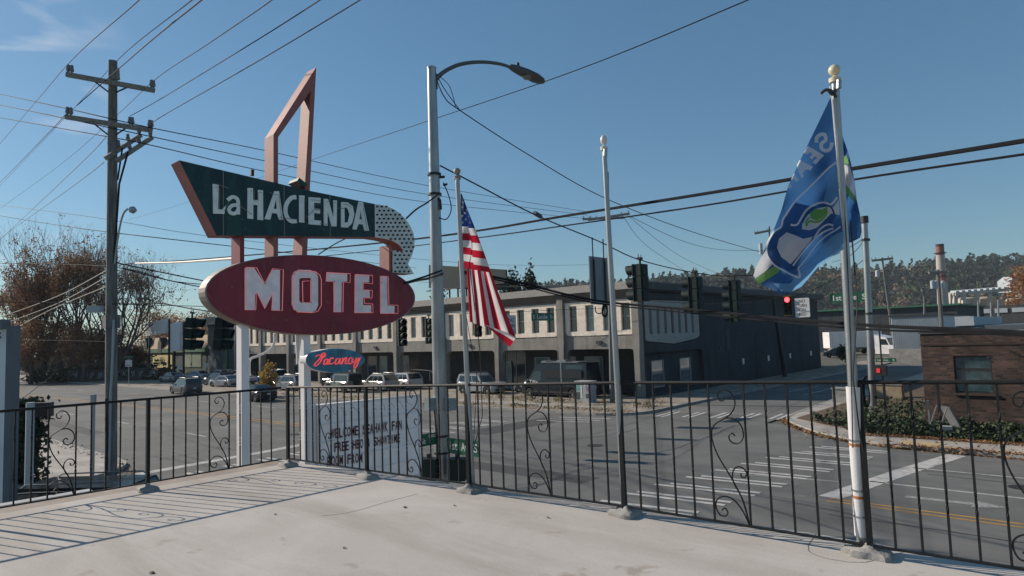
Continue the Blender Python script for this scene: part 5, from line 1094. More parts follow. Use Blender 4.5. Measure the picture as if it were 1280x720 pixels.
# ------------------------------------------------------------------ flags
def cloth_mat(name, col): return mat(name, col, .85, 0, .06, 6, .08, 300, trans=.55)
F_red, F_wh, F_blue = cloth_mat('flag_red', (.42, .015, .035)), cloth_mat('flag_white', (.66, .64, .64)), cloth_mat('flag_blue', (.012, .035, .16))
fa = T('american_flag', 'American flag hanging limp from the thin flagpole, stripes folded over', 'flag', at(576, 243, 7.1))
fd = 7.08
def lerp_poly(pts, t):
    n = len(pts)-1; i = min(int(t*n), n-1); f = t*n-i; a, c = pts[i], pts[i+1]; return (a[0]+(c[0]-a[0])*f, a[1]+(c[1]-a[1])*f)
FS = 560/210.  # upper fold: canton and seven stripes, rows run from the hoist to the drooping edge
Lh = [(576.5, 241), (572.5, 333.5)]
Rh = [(577.5, 243), (586, 266), (594.5, 287), (604.5, 314), (614, 341)]
nu, nv = 14, 44
def updep(u, v): return fd + .035*math.sin(u*7+v*3.5)*u + .018*math.sin(v*13+u*4)
def row_uv(u, v): a, c = lerp_poly(Lh, v), lerp_poly(Rh, v); return a[0]+(c[0]-a[0])*u, a[1]+(c[1]-a[1])*u
b = MB(); vs = []
for j in range(nv+1):
    for i in range(nu+1):
        x, y = row_uv(i/nu, j/nv); vs.append(at(x, y, updep(i/nu, j/nv)))
b.v = vs
bands = [.655, .725, .785, .845, .90, .945]     # fractions down the fold where the stripes change
for j in range(nv):
    for i in range(nu):
        v, u = (j+.5)/nv, (i+.5)/nu; vv = v - .02*u
        k = 0
        if vv < .455: mi = 2
        else: mi = [1, 0, 1, 0, 1, 0, 0, 0][min(7, int((vv-.455)/.091))]
        b.f.append((j*(nu+1)+i, (j+1)*(nu+1)+i, (j+1)*(nu+1)+i+1, j*(nu+1)+i+1)); b.m.append(mi)
b.build('upper_fold', [F_red, F_wh, F_blue], fa, True, ang=80)
# lower fold: stripes hang nearly straight down
Tl = [(583, 334), (593, 336), (604, 338), (614, 340.5)]; Bl = [(587, 402), (600, 407), (618, 410), (645, 422)]
nu, nv = 48, 16; b = MB()
for j in range(nv+1):
    for i in range(nu+1):
        u, v = i/nu, j/nv; a, c = lerp_poly(Tl, u), lerp_poly(Bl, u)
        b.v.append(at(a[0]+(c[0]-a[0])*v, a[1]+(c[1]-a[1])*v + 2.5*math.sin(v*PI)*(u-.3), fd + .05 + .045*math.sin(u*15+1)*min(1, v*2+.2) + .02*math.sin(v*5)))
for j in range(nv):
    for i in range(nu):
        u = (i+.5)/nu; mi = int(u*8.99) % 2; b.f.append((j*(nu+1)+i, (j+1)*(nu+1)+i, (j+1)*(nu+1)+i+1, j*(nu+1)+i+1)); b.m.append(mi)
b.build('lower_fold', [F_red, F_wh], fa, True, ang=80)
b = MB(); q1 = [(607, 397), (645, 424), (641.5, 433.5), (609, 401)]
nu, nv = 12, 8
Lb = [(607, 401), (609.5, 404)]; Rb = [(645, 425), (638.5, 433.5)]
Tt = [(608, 398), (640, 419)]; 
for j in range(nv+1):
    for i in range(nu+1):
        u, v = i/nu, j/nv; x0, y0 = 606+39*u, 406+16*u-1.5*u*(1-u)*4; x1, y1 = 610+27*u, 409+25*u
        b.v.append(at(x0+(x1-x0)*v, y0+(y1-y0)*v, fd+.01+.02*math.sin(u*6)))
for j in range(nv):
    for i in range(nu): b.f.append((j*(nu+1)+i, (j+1)*(nu+1)+i, (j+1)*(nu+1)+i+1, j*(nu+1)+i+1)); b.m.append(1 if j < 3 else 0)
b.build('hem_fold', [F_red, F_wh], fa, True, ang=80)
def star(c, r, dep):
    P_ = [at(c[0]+r*(1 if k % 2 == 0 else .42)*math.sin(PI*k/5), c[1]-r*(1 if k % 2 == 0 else .42)*math.cos(PI*k/5), dep) for k in range(10)]
    b = MB(); b.prism(P_, -CF*.002); return b
for v_s, us in ((.12, (.5,)), (.19, (.3,)), (.22, (.8,)), (.265, (.5,)), (.31, (.2, .82)), (.355, (.5,)), (.40, (.22, .76))):
    for u in us:
        x, y = row_uv(u, v_s); star((x, y), 2.0, updep(u, v_s)-.012).build('star', F_wh, fa)
# blue and green football flag, seen from its reverse
fh = T('team_flag', 'blue, grey and green hawk head flag seen from the back with mirrored letters SEA', 'flag', at(1040, 118, 4.6))
H_sunlit, H_navy, H_gr, H_sil = cloth_mat('sunlit_team_blue', (.17, .38, .60)), cloth_mat('team_navy', (.035, .115, .28)), cloth_mat('team_green', (.20, .46, .14)), cloth_mat('team_silver', (.78, .79, .80))
# outline follows the cloth in the photograph; depth gives it folds
sil = [(1038.5, 121),(1028,143),(1012,176),(998,205),(985,233),(977,262),(966,290),(954,315),(944,338),(941,347),(944,350),(953,357),(966,362),(975,367.5),(988,366),(994,358),(1001,352),(1012,342),(1022,330),(1031,324),(1040,318),(1050,311),(1054,302),(1053,285),(1051,265),(1048,230),(1045,190),(1041,150)]
def hdep(x, y):
    t = (y-120)/240; s = (1050-x)/90
    return 4.66 + .10*math.sin(s*4.2+t*2)*min(1, s*1.5+.05) + .028*math.sin(s*11+t*7)*t + .02*math.sin((x+y)*.13)*t - .05*s
def cloth_poly(mb, pts, off=0, mi=0, step=5.0, dfun=None):
    """fill an outline with a fine grid and lay it on the waving cloth"""
    dfun = dfun or hdep
    import bmesh
    bm = bmesh.new(); vs = [bm.verts.new((x, y, 0)) for x, y in pts]; bm.faces.new(vs)
    x0, x1 = min(p[0] for p in pts), max(p[0] for p in pts); y0, y1 = min(p[1] for p in pts), max(p[1] for p in pts)
    x = math.floor(x0/step)*step
    while x < x1:
        g = bm.verts[:]+bm.edges[:]+bm.faces[:]; bmesh.ops.bisect_plane(bm, geom=g, plane_co=(x, 0, 0), plane_no=(1, 0, 0)); x += step
    y = math.floor(y0/step)*step
    while y < y1:
        g = bm.verts[:]+bm.edges[:]+bm.faces[:]; bmesh.ops.bisect_plane(bm, geom=g, plane_co=(0, y, 0), plane_no=(0, 1, 0)); y += step
    bmesh.ops.triangulate(bm, faces=[f for f in bm.faces if len(f.verts) > 4])
    bm.verts.ensure_lookup_table(); bm.verts.index_update()
    mb.add([at(v.co.x, v.co.y, dfun(v.co.x, v.co.y)-off) for v in bm.verts], [tuple(v.index for v in f.verts) for f in bm.faces], mi); bm.free()
def fl(o, pts): return [(o[0]+x/5.144, o[1]+y/5.144) for x, y in pts]
o6, o7 = (930, 100), (930, 230)
b = MB(); cloth_poly(b, sil); cl = b.build('cloth', H_navy, fh, True, ang=80)
dec = []
def decal(name, pts, m, off=.004): b = MB(); cloth_poly(b, pts, off, 0, 4.0); return b.build(name, m, cl, True, ang=80)
def ribbon(pts, wd):
    P_ = smooth_pts([V(x, y, 0) for x, y in pts], 4); L_, R_ = [], []
    for i, p in enumerate(P_):
        d = (P_[min(i+1, len(P_)-1)]-P_[max(i-1, 0)]).normalized(); n = V(-d.y, d.x, 0)*wd/2; L_.append(p+n); R_.append(p-n)
    return [(p.x, p.y) for p in L_+R_[::-1]]
def rib_decal(name, pts, wd, m, off=.004):   # ribbon as quads so that curved shapes stay clean
    P_ = smooth_pts([V(x, y, 0) for x, y in pts], 5); b = MB(); n_ = len(P_)
    for i, p in enumerate(P_):
        d = (P_[min(i+1, n_-1)]-P_[max(i-1, 0)]).normalized(); n = V(-d.y, d.x, 0)*wd/2
        for q_ in (p+n, p-n): b.v.append(at(q_.x, q_.y, hdep(q_.x, q_.y)-off))
    b.f = [(2*i, 2*i+1, 2*i+3, 2*i+2) for i in range(n_-1)]; b.m = [0]*(n_-1); return b.build(name, m, cl, True, ang=80)
decal('sunlit_blue_patch', [(1046, 205), (1050, 262), (1036, 268), (1030, 250), (1036, 225)], H_sunlit, .003)  # lighter blue painted where sun glows through the navy cloth
decal('sunlit_blue_patch', fl(o7, [(645,300),(640,420),(560,470),(480,530),(420,600),(370,660),(300,695),(240,690),(190,640),(300,640),(350,560),(430,480),(500,400),(560,340)]), H_sunlit, .003)
# letters of the mirrored word
rib_decal('letter', fl(o6, [(566,402),(555,440),(528,455),(500,440),(498,410),(525,385),(518,352),(490,352),(468,372),(466,402)]), 4.6, H_sil)
decal('letter', fl(o6, [(385,465),(412,425),(515,485),(485,515),(462,543),(440,528),(470,500),(455,490),(438,510),(420,500),(440,478),(425,465),(402,482)]), H_sil)
decal('letter', fl(o6, [(340,545),(358,515),(443,558),(430,580),(395,575),(375,600),(385,620),(370,632),(350,590),(342,565)]), H_sil)
decal('letter', fl(o6, [(312,622),(322,600),(352,640),(338,660),(322,642),(304,640)]), H_sil); decal('letter', fl(o6, [(284,690),(296,668),(310,688),(292,700)]), H_sil)
# hawk head
decal('silver_field', fl(o7, [(60,590),(75,540),(110,470),(145,420),(155,470),(180,520),(140,560),(75,605)]), H_sil); decal('green_band', fl(o7, [(60,600),(75,605),(195,528),(232,552),(220,570),(98,645)]), H_gr)
rib_decal('white_outline', [(1047, 202), (1036, 210), (1020, 226), (1008, 238)] + fl(o7, [(330,110),(275,190),(250,230),(238,275),(190,310),(150,380),(145,440),(160,480),(200,525),(260,560),(320,590),(355,600),(358,575),(348,548)]), 2.3, H_sil, .006)
decal('navy_field', fl(o7, [(150,440),(155,380),(190,320),(240,285),(255,230),(330,120),(460,150),(600,190),(560,260),(480,330),(400,400),(330,545),(290,560),(200,520)]), H_navy, .005)
decal('silver_beak', fl(o7, [(300,515),(240,470),(212,410),(225,350),(275,310),(330,330),(380,352),(440,340),(430,365),(380,420),(340,470)]), H_sil, .007)
rib_decal('beak_stripe', fl(o7, [(315,525),(370,450),(430,380),(480,330),(530,300),(575,285)]), 2.2, H_sil, .008); rib_decal('beak_stripe', fl(o7, [(345,548),(400,480),(460,400),(520,340),(600,290),(620,272)]), 1.8, H_sil, .0085); rib_decal('beak_stripe', fl(o7, [(450,350),(490,290),(540,260),(575,268)]), 2.4, H_sil, .009)
decal('silver_cheek', fl(o7, [(372,290),(375,250),(410,200),(460,160),(530,145),(575,150),(610,100),(615,200),(560,190),(520,230),(470,280),(420,298)]), H_sil, .0075)
rib_decal('brow', fl(o7, [(300,262),(340,262),(365,225),(400,170),(450,135),(510,118),(560,130),(600,85)]), 2.6, H_sil, .009); rib_decal('eye_ring', fl(o7, [(375,250),(405,190),(450,150),(510,135),(560,150),(580,195)]), 2.2, H_navy, .0095)
decal('green_eye', fl(o7, [(425,205),(430,180),(455,160),(500,165),(538,142),(530,180),(505,215),(470,235),(440,228)]), H_gr, .011); rib_decal('eye_line', fl(o7, [(400,272),(420,240),(460,245),(500,230),(528,195),(530,165)]), 2.6, H_gr, .0115); rib_decal('eye_line', fl(o7, [(395,255),(410,225),(428,215)]), 2.0, H_gr, .0118)
# part of the cloth blown behind the pole
fr_d = lambda x, y: 4.80 + .05*math.sin((x-1050)*.25+(y-160)*.04) + .03*math.sin((y-160)*.08)
b = MB(); cloth_poly(b, [(1046,160),(1050,160),(1056,178),(1062,196),(1068,225),(1071,250),(1075,268),(1077,290),(1075,297),(1066,302),(1056,306),(1050,306),(1048,250)], 0, 0, 4, fr_d); fb = b.build('rear_fold', H_navy, fh, True, ang=80)
for nm, pts, m in (('green_band', [(1053.5,194),(1058,195),(1063.5,210),(1062,207),(1055,204)], H_gr), ('silver_band', [(1054,205),(1062,208),(1066,220),(1070,238),(1071,250),(1062,236),(1054,228)], H_sil), ('green_band', [(1053.5,227),(1062,236),(1070,250),(1069.5,255),(1060,244),(1053.5,237)], H_gr), ('sunlit_blue_patch', [(1066,262),(1074,268),(1076,290),(1074,296),(1064,300),(1058,300),(1062,280)], H_sunlit)):  # lighter blue patch again paints sun coming through the cloth
    b = MB(); cloth_poly(b, pts, .004, 0, 4, fr_d); b.build(nm, m, fb, True, ang=80)
b = MB(); b.tube([at(1037.5, 108, 4.68), at(1041, 130, 4.68), at(1046, 190, 4.68), at(1048, 235, 4.68)], .006, 5); b.build('header_tape', H_sil, fh)
b = MB(); b.tube(smooth_pts([at(1026, 117, 4.66), at(1032, 112.5, 4.64), at(1040, 114, 4.62), at(1045, 122, 4.62)]), .011, 6); b.tube(smooth_pts([at(1036, 113, 4.6), at(1041, 118, 4.6), at(1044, 112, 4.6)]), .012, 6); b.build('tie', M_black2, fh, True)
import numpy as np
rs = np.random.RandomState(5)
# ------------------------------------------------------------------ vehicles
M_rim = mat('alloy_rim', (.35, .36, .37), .35, .7); M_tail = mat('red_tail_lens', (.35, .01, .01), .25); M_headl = mat('clear_lamp_lens', (.5, .52, .54), .1, spec=.9); M_plate = mat('licence_plate', (.45, .47, .5), .5)
def paint(name, col, rough=.25): return mat('paint_'+name, tuple(c*.8 for c in col), .16, 0, spec=.45)
def vehicle(name, label, cat, col, L, W, Hh, belt, hood, cab, rear=None, wr=.34, clr=.22, fx=None, rx=None, glass=None, group=None, extra=None, roof_in=.16, mat_=None, cladding=True, sidewin=None, tail_h=.25):
    t = T(name, label, cat, (0, 0, 0), group); m = mat_ or paint(*col)
    rear = belt if rear is None else rear; fx = fx or L/2-.85; rx = rx or -L/2+.85; w2 = W/2
    cb, ce = cab[0][0], cab[-1][0]
    xs = sorted(set([round(x, 3) for x in [-L/2, -L/2+.06, -L/2+.25, L/2-.3, L/2-.08, L/2, cb, ce] + [c+wr*1.22*math.cos(math.radians(a)) for c in (fx, rx) for a in range(0, 181, 20)] + list(np.linspace(-L/2+.4, L/2-.4, 9))]))
    b = MB(); vs = []
    for x in xs:
        lo = clr
        for c in (fx, rx):
            q_ = (wr*1.22)**2-(x-c)**2
            if q_ > 0: lo = max(lo, wr*.95+math.sqrt(q_)*.98)
        top = hood + (belt-hood)*max(0, min(1, (L/2-x)/max(.01, L/2-cb)))**.7 if x > cb else (belt if x > ce else rear)
        e = max(0, abs(x)-(L/2-.45))/.45; k = 1-.16*e**2.2; tp = top-.13*max(0, (x-(L/2-.35))/.35)**2 - (.06*max(0, (-x-(L/2-.2))/.2)**2)
        lo2 = lo if abs(x) < L/2-.02 else clr+.12
        lo2 = min(lo2, tp-.12)
        md = lo2+(tp-lo2)*.55
        for sgn in (1, -1):
            r_ = [(w2*.86*k, lo2), (w2*.985*k, lo2+.05*(1 if tp-lo2 > .3 else .3)), (w2*k, md), (w2*.975*k, tp-.10 if tp-md > .12 else tp-.02), (w2*.90*k, tp)]
            vs += [V(x, sgn*y, z) for y, z in (r_ if sgn == 1 else r_[::-1])]
    n = 10; ns = len(xs)
    fs = [(i*n+k, (i+1)*n+k, (i+1)*n+(k+1) % n, i*n+(k+1) % n) for i in range(ns-1) for k in range(n)] + [tuple(range(n)), tuple((ns-1)*n+k for k in range(n))[::-1]]
    b.add(vs, fs)
    # cabin shell
    zb, zr = min(p[1] for p in cab), max(p[1] for p in cab); wb, wt = w2*.93, w2*.93-roof_in
    yw = lambda z: wb+(wt-wb)*max(0, (z-zb)/(zr-zb))
    cs = len(cab); o0 = len(b.v); b.v += [V(x, yw(z), z) for x, z in cab] + [V(x, -yw(z), z) for x, z in cab]
    b.f += [tuple(o0+i for i in range(cs))[::-1], tuple(o0+cs+i for i in range(cs))] + [(o0+i, o0+i+1, o0+cs+i+1, o0+cs+i) for i in range(cs-1)]; b.m += [0]*(cs+1)
    body = b.build('body', m, t, True, ang=32)
    G_ = glass or M_glass
    sw = sidewin or []
    if not sw:
        xf0, xr0 = cab[0][0]-.30, cab[-1][0]+.22; zt_ = zr-.13; z0_ = zb+.06
        xft, xrt = cab[1][0]-.08, cab[-2][0]+.12
        nwin = 3 if (xf0-xr0) > 2.3 else 2
        for i in range(nwin):
            fa_, fb_ = i/nwin+.02, (i+1)/nwin-.02
            lx = lambda f, z: (xf0+(xr0-xf0)*f) + ((xft+(xrt-xft)*f)-(xf0+(xr0-xf0)*f))*(z-z0_)/(zt_-z0_)
            sw.append([(lx(fa_, z0_), z0_), (lx(fb_, z0_), z0_), (lx(fb_, zt_), zt_), (lx(fa_, zt_), zt_)])
    for s_ in (1, -1):
        for q_ in sw:
            b = MB(); b.prism([V(x, s_*(yw(z)+.012), z) for x, z in q_], (0, -s_*.02, 0)); b.build('side_window', G_, t)
    def strip(name, i, m_, ins=.10):
        (x0, z0), (x1, z1) = cab[i], cab[i+1]; nrm = V(z1-z0, 0, -(x1-x0)).normalized(); nrm = -nrm if nrm.x*(1 if i == 0 else -1) < 0 else nrm
        pt_ = []
        for f in (.08, .90):
            x, z = x0+(x1-x0)*f, z0+(z1-z0)*f; pt_.append((x, z, yw(z)-ins))
        P_ = [V(pt_[0][0], pt_[0][2], pt_[0][1]), V(pt_[1][0], pt_[1][2], pt_[1][1]), V(pt_[1][0], -pt_[1][2], pt_[1][1]), V(pt_[0][0], -pt_[0][2], pt_[0][1])]
        b = MB(); b.prism([p+nrm*.01 for p in P_], -nrm*.02); return b.build(name, m_, t)
    strip('windshield', 0, mat('sky_toned_windshield', (.07, .10, .115), .05, 0, spec=.9)); strip('rear_window', cs-2, G_)  # pale windshield colour stands in for reflected sky
    b = MB(); b.box((0, 0, clr+.28), (L-.5, W*.72, .4)); b.build('underbody', M_black2, t)
    for x in (fx, rx):
        for s_ in (1, -1):
            b = MB(); b.lathe((x, s_*(w2-.215), wr), [(wr*.6, 0), (wr*.96, .01), (wr, .04), (wr, .16), (wr*.95, .19), (wr*.66, .2), (wr*.62, .17)], 20, axis=(0, s_, 0)); wl = b.build('wheel', M_rubber, t, True)
            b = MB(); b.lathe((x, s_*(w2-.06), wr), [(wr*.62, -.02), (wr*.62, 0), (wr*.5, .005), (wr*.12, .02), (.01, .03)], 10, axis=(0, s_, 0)); b.build('rim', M_rim, wl)
    for s_ in (1, -1):
        MB().box((L/2-.10, s_*(w2-.32), hood-.22), (.12, .34, .15), rot=-s_*.25).build('headlight', M_headl, t)
        MB().box((-L/2+.05, s_*(w2-.20), rear-tail_h), (.10, .20, .26 if Hh > 1.5 else .14), rot=s_*.15).build('taillight', M_tail, t)
        b = MB(); b.box((cb-.25, s_*(w2+.07), belt+.06), (.12, .16, .13)); b.build('wing_mirror', M_black2 if cladding else m, t)
    b = MB(); b.box((L/2+.0, 0, hood-.30), (.05, W*.46, .2)); b.build('grille', M_black2, t)
    b = MB(); b.box((L/2-.02, 0, clr+.17), (.14, W*.80, .16)); b.build('front_bumper', M_black2, t); b = MB(); b.box((-L/2+.02, 0, clr+.18), (.16, W*.84, .18)); b.build('rear_bumper', M_black2 if cladding else m, t)
    MB().box((-L/2-.035, 0, rear-.38 if Hh > 1.6 else rear-.28), (.02, .32, .15)).build('license_plate', M_plate, t)
    for s_ in (1, -1):
        for x in ((cb+ce)/2+.1, cb-.15, ce+.75):
            if fx-.5 > x > rx+.35: MB().box((x, s_*(w2*.99+.004), (clr+belt)/2+.06), (.018, .012, belt-clr-.28)).build('door_seam', M_black2, t)
        for x in ((cb+ce)/2-.12, (cb+ce)/2+.95):
            if fx-.5 > x > rx+.35: MB().box((x, s_*(w2*.985+.015), belt-.15), (.16, .03, .03)).build('door_handle', M_rim, t)
    if extra: extra(t)
    return t
def rails(Hh, x0, x1, w_):
    def f(t):
        for s_ in (1, -1): MB().tube([(x0, s_*w_, Hh-.02), (x0-.12, s_*w_, Hh+.06), (x1+.12, s_*w_, Hh+.06), (x1, s_*w_, Hh-.02)], .02, 5).build('roof_rail', mat('satin_rail', (.2, .21, .22), .4, .6), t, True)
    return f
SUV = dict(L=4.6, W=1.86, Hh=1.68, belt=1.02, hood=.98, cab=[(1.05, .99), (.28, 1.58), (.05, 1.66), (-1.75, 1.64), (-2.2, 1.02)])
SED = dict(L=4.6, W=1.8, Hh=1.45, belt=.92, hood=.86, cab=[(1.1, .9), (.3, 1.38), (0, 1.43), (-.95, 1.42), (-1.8, .97)], rear=.96, wr=.31)
def put(t, x, y, z=0.0, a=PI): t.location = (x, y, z); t.rotation_euler = (0, 0, a); return t
CG = 'cars parked by the grey building'; CL = 'cars standing far up the avenue'
# van
def vanx(t):
    for s_ in (1, -1):
        b = MB(); b.prism([V(x, s_*1.013, z) for x, z in ((.7, 1.62), (-2.9, 1.62), (-2.9, 2.2), (.7, 2.2))], (0, -s_*.1, 0)); b.build('dark_side_panel', mat('van_side_panel', (.022, .026, .032), .2, .2, coat=.7), t)
        b = MB(); b.box((0, s_*1.02, .52), (5.2, .03, .12)); b.build('side_sill', M_black2, t)
    b = MB(); b.box((-.6, 0, 2.80), (3.6, 1.5, .05)); b.box((1.1, 0, 2.83), (.5, 1.2, .14)); b.box((-.5, 0, 2.86), (.9, .8, .16)); b.build('roof_rack', mat('rack_metal', (.22, .24, .26), .4, .5), t)
    b = MB(); put_text(b, 'Tillie', V(2.35, 1.03, 1.05), V(-.0001, 0, 0)+V(-1.0, 0, 0)*-1, V(0, 0, .32), .01)
    b = MB(); put_text(b, 'Tille', V(1.15, 1.045, 1.12), V(.9, 0, 0)*1, V(0, 0, .3), .01)
    for i, v__ in enumerate(b.v): b.v[i] = V(2.3+1.15-v__.x, v__.y, v__.z)
    b.build('lettering', M_txt, t)
van = vehicle('van', 'dark grey high-roof camper van parked in front of the building corner bays', 'van', ('graphite', (.014, .019, .026)), 6.7, 2.02, 2.75, 1.25, 1.05,
    [(2.72, 1.14), (2.0, 2.2), (1.72, 2.58), (1.25, 2.73), (-3.2, 2.74), (-3.33, 1.25)], wr=.38, clr=.25, fx=2.35, rx=-1.95, roof_in=.14, extra=vanx, cladding=True,
    sidewin=[[(2.35, 1.33), (1.15, 1.33), (1.15, 2.1), (1.85, 2.1)], [(-1.3, 2.28), (-2.9, 2.28), (-2.9, 2.60), (-1.3, 2.60)]], tail_h=.1)
put(van, -32.9, 41.15, .02, PI)
put(vehicle('car', 'silver-grey small car half hidden behind the camper van nose', 'car', ('silver', (.28, .30, .31)), **SED), -37.1, 43.4, .02, PI+.05)
def pk(t):
    MB().box((-1.62, 0, 1.095), (1.7, 1.4, .02)).build('bed_floor', M_black2, t); rails(1.78, .9, -.7, .62)(t)
put(vehicle('car', 'pale grey four-wheel-drive with roof rack and dark windows behind the striped flag halyard', 'car', ('paleblue', (.36, .39, .40)), 4.7, 1.85, 1.8, 1.1, 1.04, [(.85, 1.08), (.35, 1.66), (.15, 1.76), (-2.1, 1.76), (-2.28, 1.12)], wr=.38, clr=.3, extra=rails(1.8, .2, -1.9, .62)), -41.4, 40.9, .02, 0)
def jp(t):
    b = MB(); b.lathe((-2.12, 0, 1.05), [(.26, 0), (.38, .02), (.40, .1), (.38, .22), (.24, .24), (.2, .2)], 18, axis=(-1, 0, 0)); b.build('spare_wheel', M_rubber, t, True)
    for x in (1.3, -1.3):
        for s_ in (1, -1): MB().box((x, s_*.86, .92), (1.0, .22, .06)).build('fender', M_black2, t)
    MB().box((-.9, 0, 1.88), (2.1, 1.42, .06)).build('hard_top', M_black2, t)
put(vehicle('car', 'boxy pale green off-roader with black hard top and spare wheel on its back', 'car', ('sage', (.22, .25, .22)), 4.2, 1.85, 1.88, 1.15, 1.12, [(.75, 1.14), (.5, 1.82), (.4, 1.86), (-1.98, 1.86), (-2.05, 1.14)], wr=.41, clr=.42, fx=1.3, rx=-1.3, extra=jp, roof_in=.1), -56.1, 36.6, .05, PI)
put(vehicle('car', 'white and dark SUV parked second from the right in the row beside the Vacancy sign', 'car', ('offwhite', (.42, .42, .40)), extra=rails(1.7, .1, -1.6, .66), **SUV), -54.2, 39.3, .05, PI)
put(vehicle('car', 'white SUV parked closest to the grey building columns in the row', 'car', ('white', (.55, .56, .57)), **SUV), -53.3, 41.7, .05, PI-.08)
put(vehicle('car', 'black sedan seen from behind, right of the first white sign post', 'car', ('black', (.012, .014, .016)), **SED), -57.0, 28.2, 0, PI)
put(vehicle('car', 'silver SUV parked behind the second white sign post', 'car', ('silver2', (.30, .31, .32)), extra=rails(1.7, .1, -1.6, .66), **SUV), -64.5, 35.6, .05, PI+.1)
put(vehicle('car', 'dark pickup-like car beside the silver SUV', 'car', ('nightblue', (.02, .025, .035)), 5.4, 1.95, 1.8, 1.12, 1.08, [(1.1, 1.1), (.5, 1.7), (.3, 1.78), (-.8, 1.78), (-.95, 1.12)], wr=.39, clr=.3, extra=pk), -60.6, 39.4, .05, PI+.03)
put(vehicle('car', 'bright blue pickup parked in front of the pale wall between the sign posts', 'car', ('blue', (.02, .12, .32)), 5.4, 1.95, 1.8, 1.12, 1.08, [(1.1, 1.1), (.5, 1.7), (.3, 1.78), (-.8, 1.78), (-.95, 1.12)], wr=.39, clr=.3, extra=pk), -76, 40.2, .05, PI+.2)
for k, (x, y, c_, lab) in enumerate(((-82, 38.5, ('white3', (.5, .51, .52)), 'white car left of the bright blue pickup'), (-79.5, 35.5, ('silver3', (.33, .34, .36)), 'silver car half behind the first white sign post'))):
    put(vehicle('car', lab, 'car', c_, **SED), x, y, .05, PI+.15)
put(vehicle('car', 'grey SUV with red tail lamps at the far kerb of the avenue', 'car', ('grey', (.09, .10, .11)), extra=rails(1.7, .1, -1.6, .66), group=CL, **SUV), -74.3, 28.9, 0, PI)
put(vehicle('car', 'dark blue hatchback behind the grey SUV, left of the first sign post', 'car', ('navy', (.03, .05, .08)), group=CL, **SUV), -83.6, 36.4, .05, PI+.1)
put(vehicle('car', 'blue-grey sedan in front of the yellow sign of the green shop', 'car', ('steelblue', (.14, .18, .22)), group=CL, **SED), -100.5, 37.2, .05, PI+.1)
put(vehicle('car', 'white sedan parked below the green shop window', 'car', ('white4', (.5, .5, .5)), group=CL, **SED), -101, 40.8, .05, PI+.3)
put(vehicle('car', 'white SUV by the dark teal wall, right of the green shop', 'car', ('white5', (.55, .56, .57)), group=CL, **SUV), -93.5, 41.2, .05, PI-.1)
put(vehicle('car', 'black car in the shade beside the signpost of the green shop', 'car', ('black2', (.012, .013, .015)), group=CL, **SUV), -112, 38.5, .05, PI+.3)
put(vehicle('car', 'black car parked by the dark wall right of the white SUV', 'car', ('black3', (.012, .013, .015)), group=CL, **SUV), -87, 42, .05, PI/2)
for k, (x, y) in enumerate(((-150, 46), (-139, 46), (-128, 48))):
    put(vehicle('car', ('white pickup under the trees at the far left', 'white car under the middle trees', 'pale car at the right end under the trees')[k], 'car', (('white6', (.5, .51, .53)), ('white7', (.45, .47, .5)), ('silver5', (.3, .33, .36)))[k], group='cars parked under the trees', **SED), x, y, .05, PI+.1*k)
def blk(t):
    rails(1.69, .3, -2.0, .66)(t)
    for s_ in (1, -1): MB().tube(smooth_pts([(1.3, s_*.885, 1.04), (.95, s_*.83, 1.32), (.55, s_*.765, 1.55), (-.7, s_*.755, 1.585), (-1.9, s_*.765, 1.545), (-2.25, s_*.80, 1.42), (-2.0, s_*.865, 1.10)], 4), .014, 5).build('window_trim', mat('chrome_trim', (.5, .52, .54), .2, .9), t, True)
put(vehicle('car', 'black SUV with roof rails parked right below the deck at the left', 'car', ('gloss_black', (.010, .012, .014)), mat_=mat('deep_black_paint', (.006, .007, .009), .22, 0, spec=.18), extra=blk, cladding=True, **dict(SUV, L=5.2, cab=[(1.5, .99), (.75, 1.56), (.45, 1.67), (-2.2, 1.64), (-2.5, 1.04)])), -19.9, 4.55, 0, PI+.75)
# truck and trailer
def trailer(label, p0, L_, Hh, wd, col, ang, cab=False):
    t = T('truck' if cab else 'trailer', label, 'truck' if cab else 'trailer', p0); t.rotation_euler = (0, 0, ang); OFF[t.name] = V(0, 0, 0)
    MB().box((L_/2, 0, 1.2+Hh/2), (L_, wd, Hh)).build('box_body', mat(*col), t)
    b = MB()
    for k in range(int(L_/1.2)): b.box((.6+k*1.2, -wd/2-.02, 1.2+Hh/2), (.05, .05, Hh-.1))
    b.build('side_rib', mat(*col), t); MB().box((L_/2, 0, 1.1), (L_, wd*.8, .2)).build('chassis', M_black2, t)
    for x in ((1.2, 2.4, L_-2) if L_ > 4 else (L_+3.2,)):
        for s_ in (1, -1):
            b = MB(); b.lathe((x, s_*(wd/2-.3), .5), [(.2, 0), (.5, .02), (.5, .28), (.3, .3)], 16, axis=(0, s_, 0)); b.build('wheel', M_rubber, t, True)
    if cab:
        b = MB(); b.prism([V(L_+.3, -1.2, .6), V(L_+4.2, -1.2, .6), V(L_+4.2, -1.2, 1.7), V(L_+2.6, -1.2, 1.9), V(L_+2.1, -1.2, 3.0), V(L_+.3, -1.2, 3.4)], (0, 2.4, 0)); b.build('cab', mat('white_cab', (.55, .56, .57), .4, coat=.5), t)
        b = MB(); b.prism([V(L_+1.3, -1.21, 1.95), V(L_+2.4, -1.21, 1.95), V(L_+2.05, -1.21, 2.75), V(L_+1.3, -1.21, 2.8)], (0, -.02, 0)); b.build('side_window', M_glass, t)
        b = MB(); b.prism([V(L_+2.62, -1.05, 1.98), V(L_+2.62, 1.05, 1.98), V(L_+2.17, 1.05, 2.95), V(L_+2.17, -1.05, 2.95)], (.03, 0, .01)); b.build('windshield', M_glass, t)
        MB().box((L_+4.22, 0, 1.1), (.06, 2.0, .9)).build('grille', M_black2, t)
    return t
